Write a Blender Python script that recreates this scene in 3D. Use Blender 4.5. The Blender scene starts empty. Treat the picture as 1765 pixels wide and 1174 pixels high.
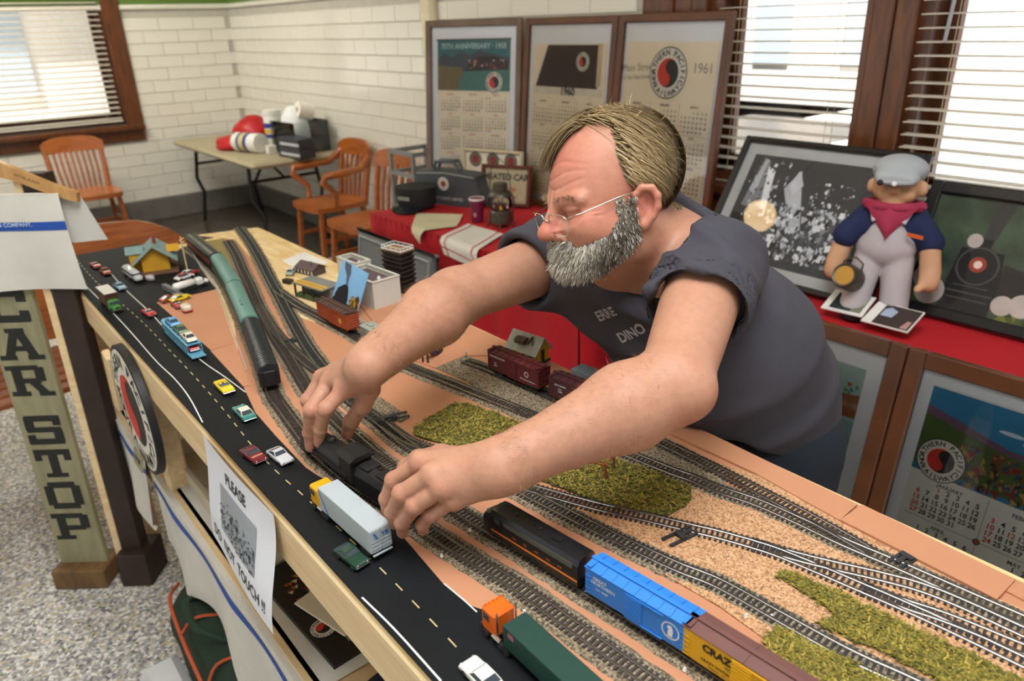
import bpy, bmesh, math, random, calendar
import numpy as np
from mathutils import Matrix, Vector, Euler

# ------------------------------------------------------------------ camera, light, exposure
scene = bpy.context.scene
COL = scene.collection
CAM = Vector((0.0, 0.0, 1.65))
cd = bpy.data.cameras.new('camera')
cd.sensor_fit = 'HORIZONTAL'; cd.sensor_width = 36.0; cd.lens = 26.08
cd.clip_start = 0.02; cd.clip_end = 120
cd.dof.use_dof = True; cd.dof.focus_distance = 1.12; cd.dof.aperture_fstop = 5.0
cam = bpy.data.objects.new('camera', cd); COL.objects.link(cam)
cam.matrix_world = Matrix(((0.63364, -0.28805, 0.71800, CAM.x),
                           (0.77304, 0.27187, -0.57315, CAM.y),
                           (-0.03011, 0.91821, 0.39494, CAM.z), (0, 0, 0, 1)))
scene.camera = cam
scene.view_settings.view_transform = 'Standard'
scene.view_settings.look = 'None'
scene.view_settings.gamma = 1.0
scene.view_settings.exposure = -0.36
scene.view_settings.use_curve_mapping = False

world = bpy.data.worlds.new('daylight'); scene.world = world
world.use_nodes = True
bg = world.node_tree.nodes['Background']
bg.inputs[0].default_value = (0.88, 0.95, 1.0, 1); bg.inputs[1].default_value = 0.75

def light(name, kind, loc, energy, color=(1, 1, 1), size=1.0, size_y=None, target=None, angle=None):
    l = bpy.data.lights.new(name, kind); l.energy = energy; l.color = color
    if kind == 'AREA':
        l.size = size
        if size_y: l.shape = 'RECTANGLE'; l.size_y = size_y
    if angle is not None: l.angle = angle
    o = bpy.data.objects.new(name, l); COL.objects.link(o); o.location = loc
    if target is not None:
        o.rotation_euler = (Vector(target) - Vector(loc)).to_track_quat('-Z', 'Y').to_euler()
    return o
SUN = light('sun', 'SUN', (0, 20, 15), 26.0, (1, .97, .92), target=(-3, 26, 0), angle=.01)
light('overhead_fill_light', 'AREA', (-.15, 0.2, 3.25), 108, (.97, .98, 1), 1.5, 1.5, target=(-.35, 0.3, 0))  # unseen area lamp added as fill from above the table
light('overhead_fill_light', 'AREA', (-6.0, 0.5, 3.2), 120, (1, .94, .82), 1.6, 1.6, target=(-6.6, .8, 0))  # unseen warm area lamp added to brighten the left wall

# ------------------------------------------------------------------ materials
MATS = {}
def srgb(h):
    if isinstance(h, str):
        h = h.lstrip('#'); c = [int(h[i:i + 2], 16) / 255 for i in (0, 2, 4)]
        return tuple(x / 12.92 if x <= .04045 else ((x + .055) / 1.055) ** 2.4 for x in c)
    return h
def mat(name, col, rough=.55, metal=0., var=.08, scale=14., bump=0., bscale=60., spec=.5, coat=0., stretch=(1, 1, 1), emis=0., attr=None, trans=0., alpha=1.):
    if name in MATS: return MATS[name]
    m = bpy.data.materials.new(name); m.use_nodes = True; MATS[name] = m
    nt = m.node_tree; N = nt.nodes; L = nt.links; p = N['Principled BSDF']
    c = srgb(col)
    p.inputs['Roughness'].default_value = rough; p.inputs['Metallic'].default_value = metal
    p.inputs['Specular IOR Level'].default_value = spec
    p.inputs['Coat Weight'].default_value = coat
    if trans: p.inputs['Transmission Weight'].default_value = trans
    tc = N.new('ShaderNodeTexCoord'); mp = N.new('ShaderNodeMapping'); mp.inputs['Scale'].default_value = stretch
    L.new(tc.outputs['Object'], mp.inputs[0])
    base = None
    if attr:
        a = N.new('ShaderNodeAttribute'); a.attribute_name = attr; base = a.outputs['Color']
    if var > 0:
        nz = N.new('ShaderNodeTexNoise'); nz.inputs['Scale'].default_value = scale; nz.inputs['Detail'].default_value = 5
        L.new(mp.outputs[0], nz.inputs['Vector'])
        mr = N.new('ShaderNodeMapRange'); mr.inputs[1].default_value = .3; mr.inputs[2].default_value = .7
        mr.inputs[3].default_value = 1 - var; mr.inputs[4].default_value = 1 + var
        L.new(nz.outputs['Fac'], mr.inputs[0])
        mx = N.new('ShaderNodeVectorMath'); mx.operation = 'SCALE'
        if base is None: mx.inputs[0].default_value = c
        else: L.new(base, mx.inputs[0])
        L.new(mr.outputs[0], mx.inputs['Scale']); L.new(mx.outputs[0], p.inputs['Base Color'])
    elif base is not None: L.new(base, p.inputs['Base Color'])
    else: p.inputs['Base Color'].default_value = (*c, 1)
    if bump > 0:
        n2 = N.new('ShaderNodeTexNoise'); n2.inputs['Scale'].default_value = bscale; n2.inputs['Detail'].default_value = 4
        L.new(mp.outputs[0], n2.inputs['Vector'])
        b = N.new('ShaderNodeBump'); b.inputs['Strength'].default_value = bump; b.inputs['Distance'].default_value = .002
        L.new(n2.outputs['Fac'], b.inputs['Height']); L.new(b.outputs[0], p.inputs['Normal'])
    if emis > 0:
        p.inputs['Emission Color'].default_value = (*c, 1); p.inputs['Emission Strength'].default_value = emis
    return m
def speckle(name, cols, scale=300., rough=.8, bump=.3, stretch=(1, 1, 1), rnd=1.0):
    """cells of several colours: terrazzo, cork, gravel"""
    if name in MATS: return MATS[name]
    m = bpy.data.materials.new(name); m.use_nodes = True; MATS[name] = m
    nt = m.node_tree; N = nt.nodes; L = nt.links; p = N['Principled BSDF']; p.inputs['Roughness'].default_value = rough
    tc = N.new('ShaderNodeTexCoord'); mp = N.new('ShaderNodeMapping'); mp.inputs['Scale'].default_value = stretch
    L.new(tc.outputs['Object'], mp.inputs[0])
    v = N.new('ShaderNodeTexVoronoi'); v.inputs['Scale'].default_value = scale; v.inputs['Randomness'].default_value = rnd
    L.new(mp.outputs[0], v.inputs['Vector'])
    s = N.new('ShaderNodeSeparateColor'); L.new(v.outputs['Color'], s.inputs[0])
    r = N.new('ShaderNodeValToRGB'); r.color_ramp.interpolation = 'CONSTANT'
    while len(r.color_ramp.elements) < len(cols): r.color_ramp.elements.new(.5)
    for i, c in enumerate(cols):
        r.color_ramp.elements[i].position = i / len(cols); r.color_ramp.elements[i].color = (*srgb(c), 1)
    L.new(s.outputs[0], r.inputs[0]); L.new(r.outputs[0], p.inputs['Base Color'])
    if bump:
        b = N.new('ShaderNodeBump'); b.inputs['Strength'].default_value = bump; b.inputs['Distance'].default_value = .001
        L.new(s.outputs[1], b.inputs['Height']); L.new(b.outputs[0], p.inputs['Normal'])
    return m
def wood(name, c1, c2, scale=6., stretch=(1, 12, 12), rough=.45, coat=.0, dist=3.):
    if name in MATS: return MATS[name]
    m = bpy.data.materials.new(name); m.use_nodes = True; MATS[name] = m
    nt = m.node_tree; N = nt.nodes; L = nt.links; p = N['Principled BSDF']
    p.inputs['Roughness'].default_value = rough; p.inputs['Coat Weight'].default_value = coat; p.inputs['Coat Roughness'].default_value = .2
    tc = N.new('ShaderNodeTexCoord'); mp = N.new('ShaderNodeMapping'); mp.inputs['Scale'].default_value = stretch
    L.new(tc.outputs['Object'], mp.inputs[0])
    nz = N.new('ShaderNodeTexNoise'); nz.inputs['Scale'].default_value = scale; nz.inputs['Detail'].default_value = 6; nz.inputs['Distortion'].default_value = dist * .3
    L.new(mp.outputs[0], nz.inputs['Vector'])
    r = N.new('ShaderNodeValToRGB'); r.color_ramp.elements[0].position = .32; r.color_ramp.elements[1].position = .68
    r.color_ramp.elements[0].color = (*srgb(c1), 1); r.color_ramp.elements[1].color = (*srgb(c2), 1)
    L.new(nz.outputs['Fac'], r.inputs[0]); L.new(r.outputs[0], p.inputs['Base Color'])
    b = N.new('ShaderNodeBump'); b.inputs['Strength'].default_value = .08; b.inputs['Distance'].default_value = .002
    L.new(nz.outputs['Fac'], b.inputs['Height']); L.new(b.outputs[0], p.inputs['Normal'])
    return m
def glassy(name, tint=(1, 1, 1), refl=.06, rough=.02, fres=True):
    """a clear pane: mostly see-through with a mirror-like sheen"""
    if name in MATS: return MATS[name]
    m = bpy.data.materials.new(name); m.use_nodes = True; MATS[name] = m
    nt = m.node_tree; N = nt.nodes; L = nt.links; N.remove(N['Principled BSDF'])
    t = N.new('ShaderNodeBsdfTransparent'); t.inputs[0].default_value = (*tint, 1)
    g = N.new('ShaderNodeBsdfGlossy'); g.inputs['Roughness'].default_value = rough
    f = N.new('ShaderNodeFresnel'); f.inputs['IOR'].default_value = 1.5
    mx = N.new('ShaderNodeMixShader'); L.new(f.outputs[0], mx.inputs[0])
    L.new(t.outputs[0], mx.inputs[1]); L.new(g.outputs[0], mx.inputs[2]); L.new(mx.outputs[0], N['Material Output'].inputs[0])
    return m

# ------------------------------------------------------------------ mesh helpers
def T(x=0, y=0, z=0): return Matrix.Translation((x, y, z))
def RX(a): return Matrix.Rotation(math.radians(a), 4, 'X')
def RY(a): return Matrix.Rotation(math.radians(a), 4, 'Y')
def RZ(a): return Matrix.Rotation(math.radians(a), 4, 'Z')
def frame(o, x, z):
    """matrix with origin o, x axis along x, z axis near z"""
    x = Vector(x).normalized(); y = Vector(z).cross(x).normalized(); z = x.cross(y)
    return Matrix(((x.x, y.x, z.x, o[0]), (x.y, y.y, z.y, o[1]), (x.z, y.z, z.z, o[2]), (0, 0, 0, 1)))
class MB:
    def __init__(s): s.v = []; s.f = []; s.m = []
    def add(s, vs, fs, m=0, M=None):
        b = len(s.v)
        if M is not None: vs = [M @ Vector(v) for v in vs]
        s.v += [tuple(v) for v in vs]
        s.f += [tuple(i + b for i in f) for f in fs]; s.m += [m] * len(fs)
        return s
    def box(s, c, d, m=0, M=None, bev=0.):
        x, y, z = d[0] / 2, d[1] / 2, d[2] / 2; cx, cy, cz = c
        if bev <= 0:
            vs = [(cx + i * x, cy + j * y, cz + k * z) for i in (-1, 1) for j in (-1, 1) for k in (-1, 1)]
            fs = [(0, 1, 3, 2), (4, 6, 7, 5), (0, 4, 5, 1), (2, 3, 7, 6), (0, 2, 6, 4), (1, 5, 7, 3)]
            return s.add(vs, fs, m, M)
        b = min(bev, x * .98, y * .98, z * .98); vs = []; idx = {}
        for i in (-1, 1):
            for j in (-1, 1):
                for k in (-1, 1):
                    for a in range(3):
                        e = [x, y, z]; 
                        for q in range(3):
                            if q != a: e[q] -= b
                        idx[(i, j, k, a)] = len(vs); vs.append((cx + i * e[0], cy + j * e[1], cz + k * e[2]))
        fs = []
        I = lambda sg, a: idx[(*sg, a)]
        for a in range(3):
            o1, o2 = [q for q in range(3) if q != a]
            for sg in (-1, 1):
                ring = []
                for p, q in ((-1, -1), (1, -1), (1, 1), (-1, 1)):
                    t = [0, 0, 0]; t[a] = sg; t[o1] = p; t[o2] = q; ring.append(I(t, a))
                flip = (sg < 0) ^ (a == 1)
                fs.append(tuple(ring[::-1] if flip else ring))
        for a in range(3):
            o1, o2 = [q for q in range(3) if q != a]
            for p in (-1, 1):
                for q in (-1, 1):
                    t0 = [0, 0, 0]; t0[a] = -1; t0[o1] = p; t0[o2] = q; t1 = list(t0); t1[a] = 1
                    fs.append((I(t0, o1), I(t1, o1), I(t1, o2), I(t0, o2)))
        for i in (-1, 1):
            for j in (-1, 1):
                for k in (-1, 1): fs.append(tuple(I((i, j, k), a) for a in range(3)))
        return s.add(vs, fs, m, M)
    def tube(s, pts, r, n=8, m=0, M=None, caps=True, closed=False):
        pts = [Vector(p) for p in pts]; k = len(pts)
        rs = r if isinstance(r, (list, tuple)) else [r] * k
        vs = []; prev = None
        for i in range(k):
            if closed: t = pts[(i + 1) % k] - pts[i - 1]
            else: t = pts[min(i + 1, k - 1)] - pts[max(i - 1, 0)]
            t = t.normalized() if t.length > 1e-9 else Vector((0, 0, 1))
            if prev is None:
                a = Vector((0, 0, 1)) if abs(t.z) < .9 else Vector((1, 0, 0))
                u = t.cross(a).normalized()
            else:
                u = (prev - t * prev.dot(t)); u = u.normalized() if u.length > 1e-9 else t.orthogonal().normalized()
            prev = u; w = t.cross(u)
            for j in range(n):
                a = 2 * math.pi * j / n; vs.append(pts[i] + (u * math.cos(a) + w * math.sin(a)) * rs[i])
        fs = []
        for i in range(k if closed else k - 1):
            i2 = (i + 1) % k
            for j in range(n):
                j2 = (j + 1) % n; fs.append((i * n + j, i * n + j2, i2 * n + j2, i2 * n + j))
        if caps and not closed:
            fs.append(tuple(range(n))[::-1]); fs.append(tuple((k - 1) * n + j for j in range(n)))
        return s.add(vs, fs, m, M)
    def bar(s, a, b, w, h, m=0, up=(0, 0, 1), bev=0.):
        """a square-section bar from a to b, w wide, h high"""
        a = Vector(a); b = Vector(b); d = b - a
        if abs(d.normalized().dot(Vector(up))) > .99: up = (1, 0, 0)
        return s.box((d.length / 2, 0, 0), (d.length, w, h), m, frame(a, d, up), bev)
    def lathe(s, prof, n=20, m=0, M=None, caps=True):
        k = len(prof); vs = []; fs = []
        for r, z in prof:
            for j in range(n):
                a = 2 * math.pi * j / n; vs.append((r * math.cos(a), r * math.sin(a), z))
        for i in range(k - 1):
            for j in range(n):
                j2 = (j + 1) % n; fs.append((i * n + j, i * n + j2, (i + 1) * n + j2, (i + 1) * n + j))
        if caps:
            fs.append(tuple(range(n))[::-1]); fs.append(tuple((k - 1) * n + j for j in range(n)))
        return s.add(vs, fs, m, M)
    def prism(s, poly, z0, z1, m=0, M=None, mside=None):
        n = len(poly)
        ar = sum(poly[i][0] * poly[(i + 1) % n][1] - poly[(i + 1) % n][0] * poly[i][1] for i in range(n))
        if ar < 0: poly = list(poly)[::-1]
        vs = [(x, y, z0) for x, y in poly] + [(x, y, z1) for x, y in poly]
        b = len(s.f)
        s.add(vs, [tuple(range(n))[::-1], tuple(range(n, 2 * n))], m, M)
        nv = len(s.v) - 2 * n
        s.f += [(nv + i, nv + (i + 1) % n, nv + n + (i + 1) % n, nv + n + i) for i in range(n)]
        s.m += [m if mside is None else mside] * n
        return s
    def face(s, vs, m=0, M=None): return s.add(vs, [tuple(range(len(vs)))], m, M)
    def ball(s, c, r, m=0, M=None, nu=16, nv=10):
        rx, ry, rz = r if isinstance(r, (tuple, list)) else (r, r, r); vs = [(c[0], c[1], c[2] - rz)]; fs = []
        for i in range(1, nv):
            t = math.pi * i / nv - math.pi / 2
            for j in range(nu):
                a = 2 * math.pi * j / nu
                vs.append((c[0] + rx * math.cos(t) * math.cos(a), c[1] + ry * math.cos(t) * math.sin(a), c[2] + rz * math.sin(t)))
        vs.append((c[0], c[1], c[2] + rz)); e = len(vs) - 1
        for j in range(nu):
            j2 = (j + 1) % nu
            fs.append((0, 1 + j2, 1 + j)); fs.append((e, 1 + (nv - 2) * nu + j, 1 + (nv - 2) * nu + j2))
            for i in range(nv - 2): fs.append((1 + i * nu + j, 1 + i * nu + j2, 1 + (i + 1) * nu + j2, 1 + (i + 1) * nu + j))
        return s.add(vs, fs, m, M)
    def grid(s, fn, nu, nv, m=0, M=None, thick=0.):
        vs = [fn(i / nu, j / nv) for i in range(nu + 1) for j in range(nv + 1)]
        fs = [(i * (nv + 1) + j, (i + 1) * (nv + 1) + j, (i + 1) * (nv + 1) + j + 1, i * (nv + 1) + j + 1) for i in range(nu) for j in range(nv)]
        return s.add(vs, fs, m, M)
    def text(s, t, size, m=0, M=None, align='C', bold=0., z=0., sx=1.):
        vs, fs, w = glyphs(t, bold); k = size
        off = {'C': -w / 2, 'L': 0, 'R': -w}[align]
        return s.add([((x + off) * k * sx, y * k, z) for x, y in vs], fs, m, M)
    def build(s, name, mats, parent=None, loc=(0, 0, 0), rot=(0, 0, 0), smooth=None, M=None, merge=False):
        me = bpy.data.meshes.new(name); me.from_pydata(s.v, [], s.f)
        mats = mats if isinstance(mats, (list, tuple)) else [mats]
        for q in mats: me.materials.append(q)
        if len(mats) > 1: me.polygons.foreach_set('material_index', s.m)
        me.update()
        if merge:
            bm = bmesh.new(); bm.from_mesh(me); bmesh.ops.remove_doubles(bm, verts=bm.verts, dist=1e-5); bm.to_mesh(me); bm.free()
        if smooth is not None:
            me.shade_smooth()
            if smooth < 179: me.set_sharp_from_angle(angle=math.radians(smooth))
        o = bpy.data.objects.new(name, me); COL.objects.link(o)
        if M is not None: o.matrix_local = M
        else: o.location = loc; o.rotation_euler = rot
        if parent is not None: o.parent = parent
        return o
_G = {}
def glyphs(t, bold=0.):
    k = (t, bold)
    if k in _G: return _G[k]
    cu = bpy.data.curves.new('t', 'FONT'); cu.body = t; cu.size = 1.0; cu.offset = bold; cu.resolution_u = 3; cu.fill_mode = 'FRONT'
    ob = bpy.data.objects.new('t', cu)
    me = bpy.data.meshes.new_from_object(ob)
    vs = [(v.co.x, v.co.y) for v in me.vertices]; fs = [tuple(p.vertices) for p in me.polygons]
    w = max([v[0] for v in vs], default=0) + min([v[0] for v in vs], default=0)
    bpy.data.objects.remove(ob); bpy.data.curves.remove(cu); bpy.data.meshes.remove(me)
    _G[k] = (vs, fs, w); return _G[k]
def tag(o, label=None, cat=None, group=None, kind=None):
    if label: o['label'] = label
    if cat: o['category'] = cat
    if group: o['group'] = group
    if kind: o['kind'] = kind
    return o
def thing(name, label, cat, loc=(0, 0, 0), rz=0, group=None, M=None):
    o = bpy.data.objects.new(name, None); COL.objects.link(o); o.empty_display_size = .05
    if M is not None: o.matrix_world = M
    else: o.location = loc; o.rotation_euler = (0, 0, math.radians(rz))
    return tag(o, label, cat, group)
def copy_tree(o, parent=None):
    c = o.copy(); COL.objects.link(c)
    if parent is not None: c.parent = parent
    for ch in [q for q in bpy.data.objects if q.parent == o]: copy_tree(ch, c)
    return c
def place(me, name, parent, M):
    o = bpy.data.objects.new(name, me); COL.objects.link(o); o.parent = parent; o.matrix_local = M; return o
def cr(pts, step, close=False):
    """even resampling of a Catmull-Rom curve through 2d/3d points"""
    P = [np.array(p, float) for p in pts]; P = [2 * P[0] - P[1]] + P + [2 * P[-1] - P[-2]]
    out = []
    for i in range(1, len(P) - 2):
        for t in np.linspace(0, 1, 40, endpoint=False):
            a, b, c, d = P[i - 1:i + 3]
            out.append(.5 * (2 * b + (c - a) * t + (2 * a - 5 * b + 4 * c - d) * t * t + (3 * b - a - 3 * c + d) * t ** 3))
    out.append(P[-2]); out = np.array(out)
    s = np.concatenate([[0], np.cumsum(np.linalg.norm(np.diff(out, axis=0), axis=1))])
    n = max(2, int(round(s[-1] / step)) + 1); q = np.linspace(0, s[-1], n)
    return np.stack([np.interp(q, s, out[:, k]) for k in range(out.shape[1])], 1)
rng = random.Random(7)

# ------------------------------------------------------------------ the room
XL, YB, ZT, CEIL = -7.64, 2.80, 1.845, 3.4      # left wall, back wall, top of the tiling, ceiling
M_terr = speckle('terrazzo', ['#c9c9c7', '#8b8b8c', '#b1b1b0', '#dcdbd8', '#6d6d70', '#9c9b98', '#c2b694', '#96979a', '#e3e2df', '#b5b5b4'], 115, .55, .25)
M_terr_refl = speckle('terrazzo darkened by reflections', ['#3f3831', '#352f2a', '#4a4239', '#2d2824', '#544a3f'], 40, .3, .1)  # darker far floor material, with dark reflections put into its colour
M_tile = mat('glazed tile', '#e4e1d6', .18, var=.05, scale=2.5, coat=.4)
M_grout = mat('tile grout', '#b9b5aa', .85, var=.05)
M_green = mat('green wall paint', '#5c7a33', .6, var=.05, scale=4)
M_base = mat('grey stone base', '#6d6a66', .4, var=.15, scale=9)
M_trimw = wood('window oak', '#4a2812', '#6b3b1a', 5, (8, 8, 1.2), .35, .25)
M_plaster = mat('plaster', '#d8d3c6', .8)
def structure(o): o['kind'] = 'structure'; return o
structure(MB().box((-1.8, 0, -.05), (6.9, 24, .1)).build('floor', M_terr)).location.x = 0
structure(MB().box((-6.6, 0, -.05), (2.7, 24, .1)).build('floor', M_terr_refl))
structure(MB().box((6.65, 0, -.05), (10, 24, .1)).build('floor', M_terr))
structure(MB().box((.1, -3.0, CEIL + .1), (16, 12, .2)).build('ceiling', M_plaster))  # ceiling stretched past the open sides as an unseen overhang blocking the sun
# walls behind the tiling, with the openings left free
W1 = (0.10, 1.69, 0.90, 2.75)                    # left window opening: y0 y1 z0 z1
wl = MB()
for y0, y1, z0, z1 in ((-3, W1[0], 0, CEIL), (W1[1], YB + .2, 0, CEIL), (W1[0], W1[1], 0, W1[2]), (W1[0], W1[1], W1[3], CEIL)):
    wl.box((XL - .1, (y0 + y1) / 2, (z0 + z1) / 2), (.2, y1 - y0, z1 - z0), 0 if z1 <= ZT + .01 else 0)
wall_left = structure(wl.build('wall_left', M_grout))
W2 = (-2.10, -1.39, 0.98, 2.75); W3 = (-1.235, 0.30, 0.98, 2.75)
wb = MB()
for x0, x1, z0, z1 in ((XL - .2, W2[0], 0, CEIL), (W2[0], W2[1], 0, W2[2]), (W2[0], W2[1], W2[3], CEIL), (W2[1], W3[0], 0, CEIL),
                       (W3[0], W3[1], 0, W3[2]), (W3[0], W3[1], W3[3], CEIL), (W3[1], 2.5, 0, CEIL)):
    wb.box(((x0 + x1) / 2, YB + .1, (z0 + z1) / 2), (x1 - x0, .2, z1 - z0))
wall_back = structure(wb.build('wall_back', M_grout))
# glazed tiles, one by one
TW, TH, G = .302, .105, .0035
tile_me = MB().box((0, 0, 0), (TW - G, .012, TH - G), bev=.004).build('tile', M_tile).data
bpy.data.objects.remove(bpy.data.objects['tile'])
tile_half = MB().box((0, 0, 0), (TW / 2 - G, .012, TH - G), bev=.004).build('tile', M_tile).data
bpy.data.objects.remove(bpy.data.objects['tile'])
def tiles(parent, M, u0, u1, rows, skip):
    for r in rows:
        z = .20 + (r + .5) * TH; off = TW / 2 if r % 2 else 0
        u = u0 - off
        while u < u1:
            a, b = max(u, u0), min(u + TW, u1)
            if b - a > .06 and not skip((a + b) / 2, z, a, b):
                o = place(tile_me, 'tile', parent, M @ T((a + b) / 2, 0, z) @ Matrix.Diagonal(((b - a - G) / (TW - G), 1, 1, 1)))
            u += TW
nrow = int((ZT - .2) / TH)
tiles(wall_left, T(XL + .004, 0, 0) @ RZ(-90) @ Matrix.Scale(-1, 4, (1, 0, 0)), -1.4, YB, [r for r in range(nrow) if .2 + (r + .5) * TH < .76], lambda u, z, a, b: False)
tiles(wall_left, T(XL + .004, 0, 0) @ RZ(-90) @ Matrix.Scale(-1, 4, (1, 0, 0)), -1.4, -.05, [r for r in range(nrow) if .2 + (r + .5) * TH >= .76], lambda u, z, a, b: False)
tiles(wall_left, T(XL + .004, 0, 0) @ RZ(-90) @ Matrix.Scale(-1, 4, (1, 0, 0)), 1.84, YB, [r for r in range(nrow) if .2 + (r + .5) * TH >= .76], lambda u, z, a, b: False)
tiles(wall_back, T(0, YB - .004, 0), XL, -2.45, range(nrow), lambda u, z, a, b: (z < .72 and u > -3.7))
structure(MB().box((XL + .012, (.3 + YB) / 2 - .9, ZT + .02), (.024, YB + 1.5, .045), bev=.01).build('trim_1', M_tile))
structure(MB().box(((XL - 2.45) / 2, YB - .012, ZT + .02), (XL * -1 - 2.45, .024, .045), bev=.01).build('trim_2', M_tile))
structure(MB().box((XL + .008, YB / 2 - .6, 2.64), (.016, YB + 1.2, 1.52)).box(((XL - 2.45) / 2, YB - .008, 2.64), (XL * -1 - 2.45, .016, 1.52)).build('trim_3', M_green))
structure(MB().box((XL + .015, YB / 2 - .5, .1), (.03, YB + 1, .2), bev=.006).build('baseboard_left', M_base))
structure(MB().box((-3, YB - .015, .1), (9.28, .03, .2), bev=.006).build('baseboard_back', M_base))
structure(MB().box((-4.18, YB - .03, 1.30), (.13, .06, 1.3), bev=.02).build('trim_4', mat('cream paint', '#ddd2b4', .5)))
# windows: casing, sash, panes, sill
M_pane = glassy('window glass')
def window(name, wid, M, w, h, mull, casing):
    """local frame: x along the wall, y into the room is negative, z up; opening from 0..w, 0..h"""
    root = thing(name, None, None, M=M); root['kind'] = 'structure'
    c = MB(); cw = casing
    for x0, x1 in ((-cw, 0), (w, w + cw)): c.box(((x0 + x1) / 2, -.015, h / 2), (x1 - x0, .05, h + .02), bev=.006)
    c.box((w / 2, -.015, h + cw / 2), (w + 2 * cw, .05, cw), bev=.006)
    c.build('casing', M_trimw, root)
    MB().box((w / 2, -.03, -.03), (w + 2 * cw, .10, .05), bev=.01).box((w / 2, -.012, -.10), (w + 2 * cw - .02, .04, .10), bev=.006).build('sill', M_trimw, root)
    j = MB(); d = .16
    for x in (.02, w - .02): j.box((x, d / 2, h / 2), (.04, d, h))
    j.box((w / 2, d / 2, .02), (w, d, .04)).box((w / 2, d / 2, h - .02), (w, d, .04)); j.build('jamb', M_trimw, root)
    s = MB(); y = .12
    for x in [.06, w - .06] + mull: s.box((x, y, h / 2), (.05, .035, h - .08))
    for z in (.07, h * .55, h - .07): s.box((w / 2, y, z), (w - .08, .035, .05))
    s.build('sash', M_trimw, root)
    xs = [.06] + sorted(mull) + [w - .06]
    for a, b in zip(xs[:-1], xs[1:]):
        for z0, z1 in ((.07, h * .55), (h * .55, h - .07)):
            MB().box(((a + b) / 2, y, (z0 + z1) / 2), (b - a - .05, .004, z1 - z0 - .05)).build('pane', M_pane, root)
    return root
window('window_1', 1, T(XL, W1[0], W1[2]) @ RZ(90), W1[1] - W1[0], W1[3] - W1[2], [], .145)
window('window_2', 2, T(W2[0], YB, W2[2]), W2[1] - W2[0], W2[3] - W2[2], [], .075)
window('window_3', 3, T(W3[0], YB, W3[2]), W3[1] - W3[0], W3[3] - W3[2], [], .075)
structure(MB().box((-2.31, YB - .02, 1.9), (.27, .05, 2.2), bev=.008).box((-2.31, YB - .05, 1.9), (.1, .03, 2.2), bev=.008).build('trim_5', M_trimw))
# venetian blinds, each slat its own piece
M_slat = mat('cream blind slat', '#d9d2c4', .45, var=.03)
M_cord = mat('blind cord', '#c9b98a', .8)
def blind(label, M, w, h, pitch, tilt, wand=None, group='venetian blinds'):
    root = thing('venetian_blind', label, 'blind', M=M, group=group)
    me = None
    n = int(h / pitch)
    for i in range(n):
        Ml = T(w / 2, 0, .03 + i * pitch) @ RX(tilt)
        if me is None:
            o = MB().box((0, 0, 0), (w - .02, .048, .0025)).build('slat', M_slat, root, M=Ml); me = o.data
        else: place(me, 'slat', root, Ml)
    MB().box((w / 2, 0, .005), (w - .01, .05, .014), bev=.004).build('bottom_rail', M_slat, root)
    for x in (.13, w - .13):
        for y in (-.026, .026): MB().tube([(x, y, 0), (x, y, h)], .0012, 5).build('ladder_cord', M_cord, root)
    if wand: MB().tube([(wand, -.05, h), (wand - .06, -.05, h - wand * 0 - 1.15)], .006, 6).build('tilt_wand', mat('wand plastic', '#9ea3a8', .3), root)
    return root
blind('cream venetian blind in the left wall window above a chair', T(XL + .03, W1[0] + .02, W1[2] + .03) @ RZ(90), W1[1] - W1[0] - .04, 1.75, .045, 12)
blind('cream venetian blind behind the framed calendar panels', T(W2[0] + .01, YB + .03, W2[2] + .02), W2[1] - W2[0] - .02, 1.7, .043, 3)
blind('cream venetian blind above the framed steam train picture', T(W3[0] + .01, YB - .03, W3[2] + .02), W3[1] - W3[0] - .02, 1.7, .043, 3, wand=.17)
# outside: pavement and pale facades across the street
M_pave = mat('sunlit pavement', '#cfcac0', .8); M_fac = mat('pale facade', '#d8d4cc', .8); M_fac2 = mat('brick facade', '#b98a7c', .8); M_dark = mat('facade glass', '#a3b0ba', .3)
structure(MB().box((-6, 24, -.3), (60, 42, .1)).build('pavement', M_pave))
structure(MB().box((-23, 0, -.3), (30, 60, .1)).build('pavement', M_pave))
def facade(name, label, M, w, h, m, cols, rows):
    r = thing(name, label, 'building', M=M)
    MB().box((0, 1, h / 2), (w, 2, h)).build('facade_wall', m, r)
    MB().box((0, -.1, h), (w + .4, 2.4, .3)).build('cornice', M_fac, r)
    for i in range(cols):
        for j in range(rows):
            MB().box((-w / 2 + (i + .5) * w / cols, -.01, 1.6 + j * 3.1), (w / cols * .42, .1, 1.5)).build('window', M_dark, r)
facade('street_building', 'pale building across the street behind the blinds', T(-7, 16, -.25), 13, 8, M_fac, 6, 2)
facade('street_building', 'reddish building outside the window above the train picture', T(3.5, 15, -.25), 6, 7, M_fac2, 3, 2)
facade('street_building', 'pale building seen through the left wall window', T(-18, 2, -.25) @ RZ(90), 22, 8, M_fac, 9, 2)

# globe lamps hanging from the ceiling, above the picture
M_globe = mat('warm lamp globe', '#ffd9a0', .4, var=0, emis=24.)
for lab, px_, py_ in (('warm globe lamp hanging nearest the window wall', -2.9, 1.0), ('warm globe lamp hanging over the table front', -2.1, -.13)):
    pn = thing('pendant_lamp', lab, 'lamp', (px_, py_, 2.67))
    MB().ball((0, 0, 0), .11, nu=24, nv=14).build('globe', M_globe, pn, smooth=179)
    MB().tube([(0, 0, .1), (0, 0, CEIL - 2.67)], .01, 8).lathe([(.05, .09), (.035, .13)], 16).build('rod', mat('lamp brass', '#7d6a3c', .4, .9), pn)

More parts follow.
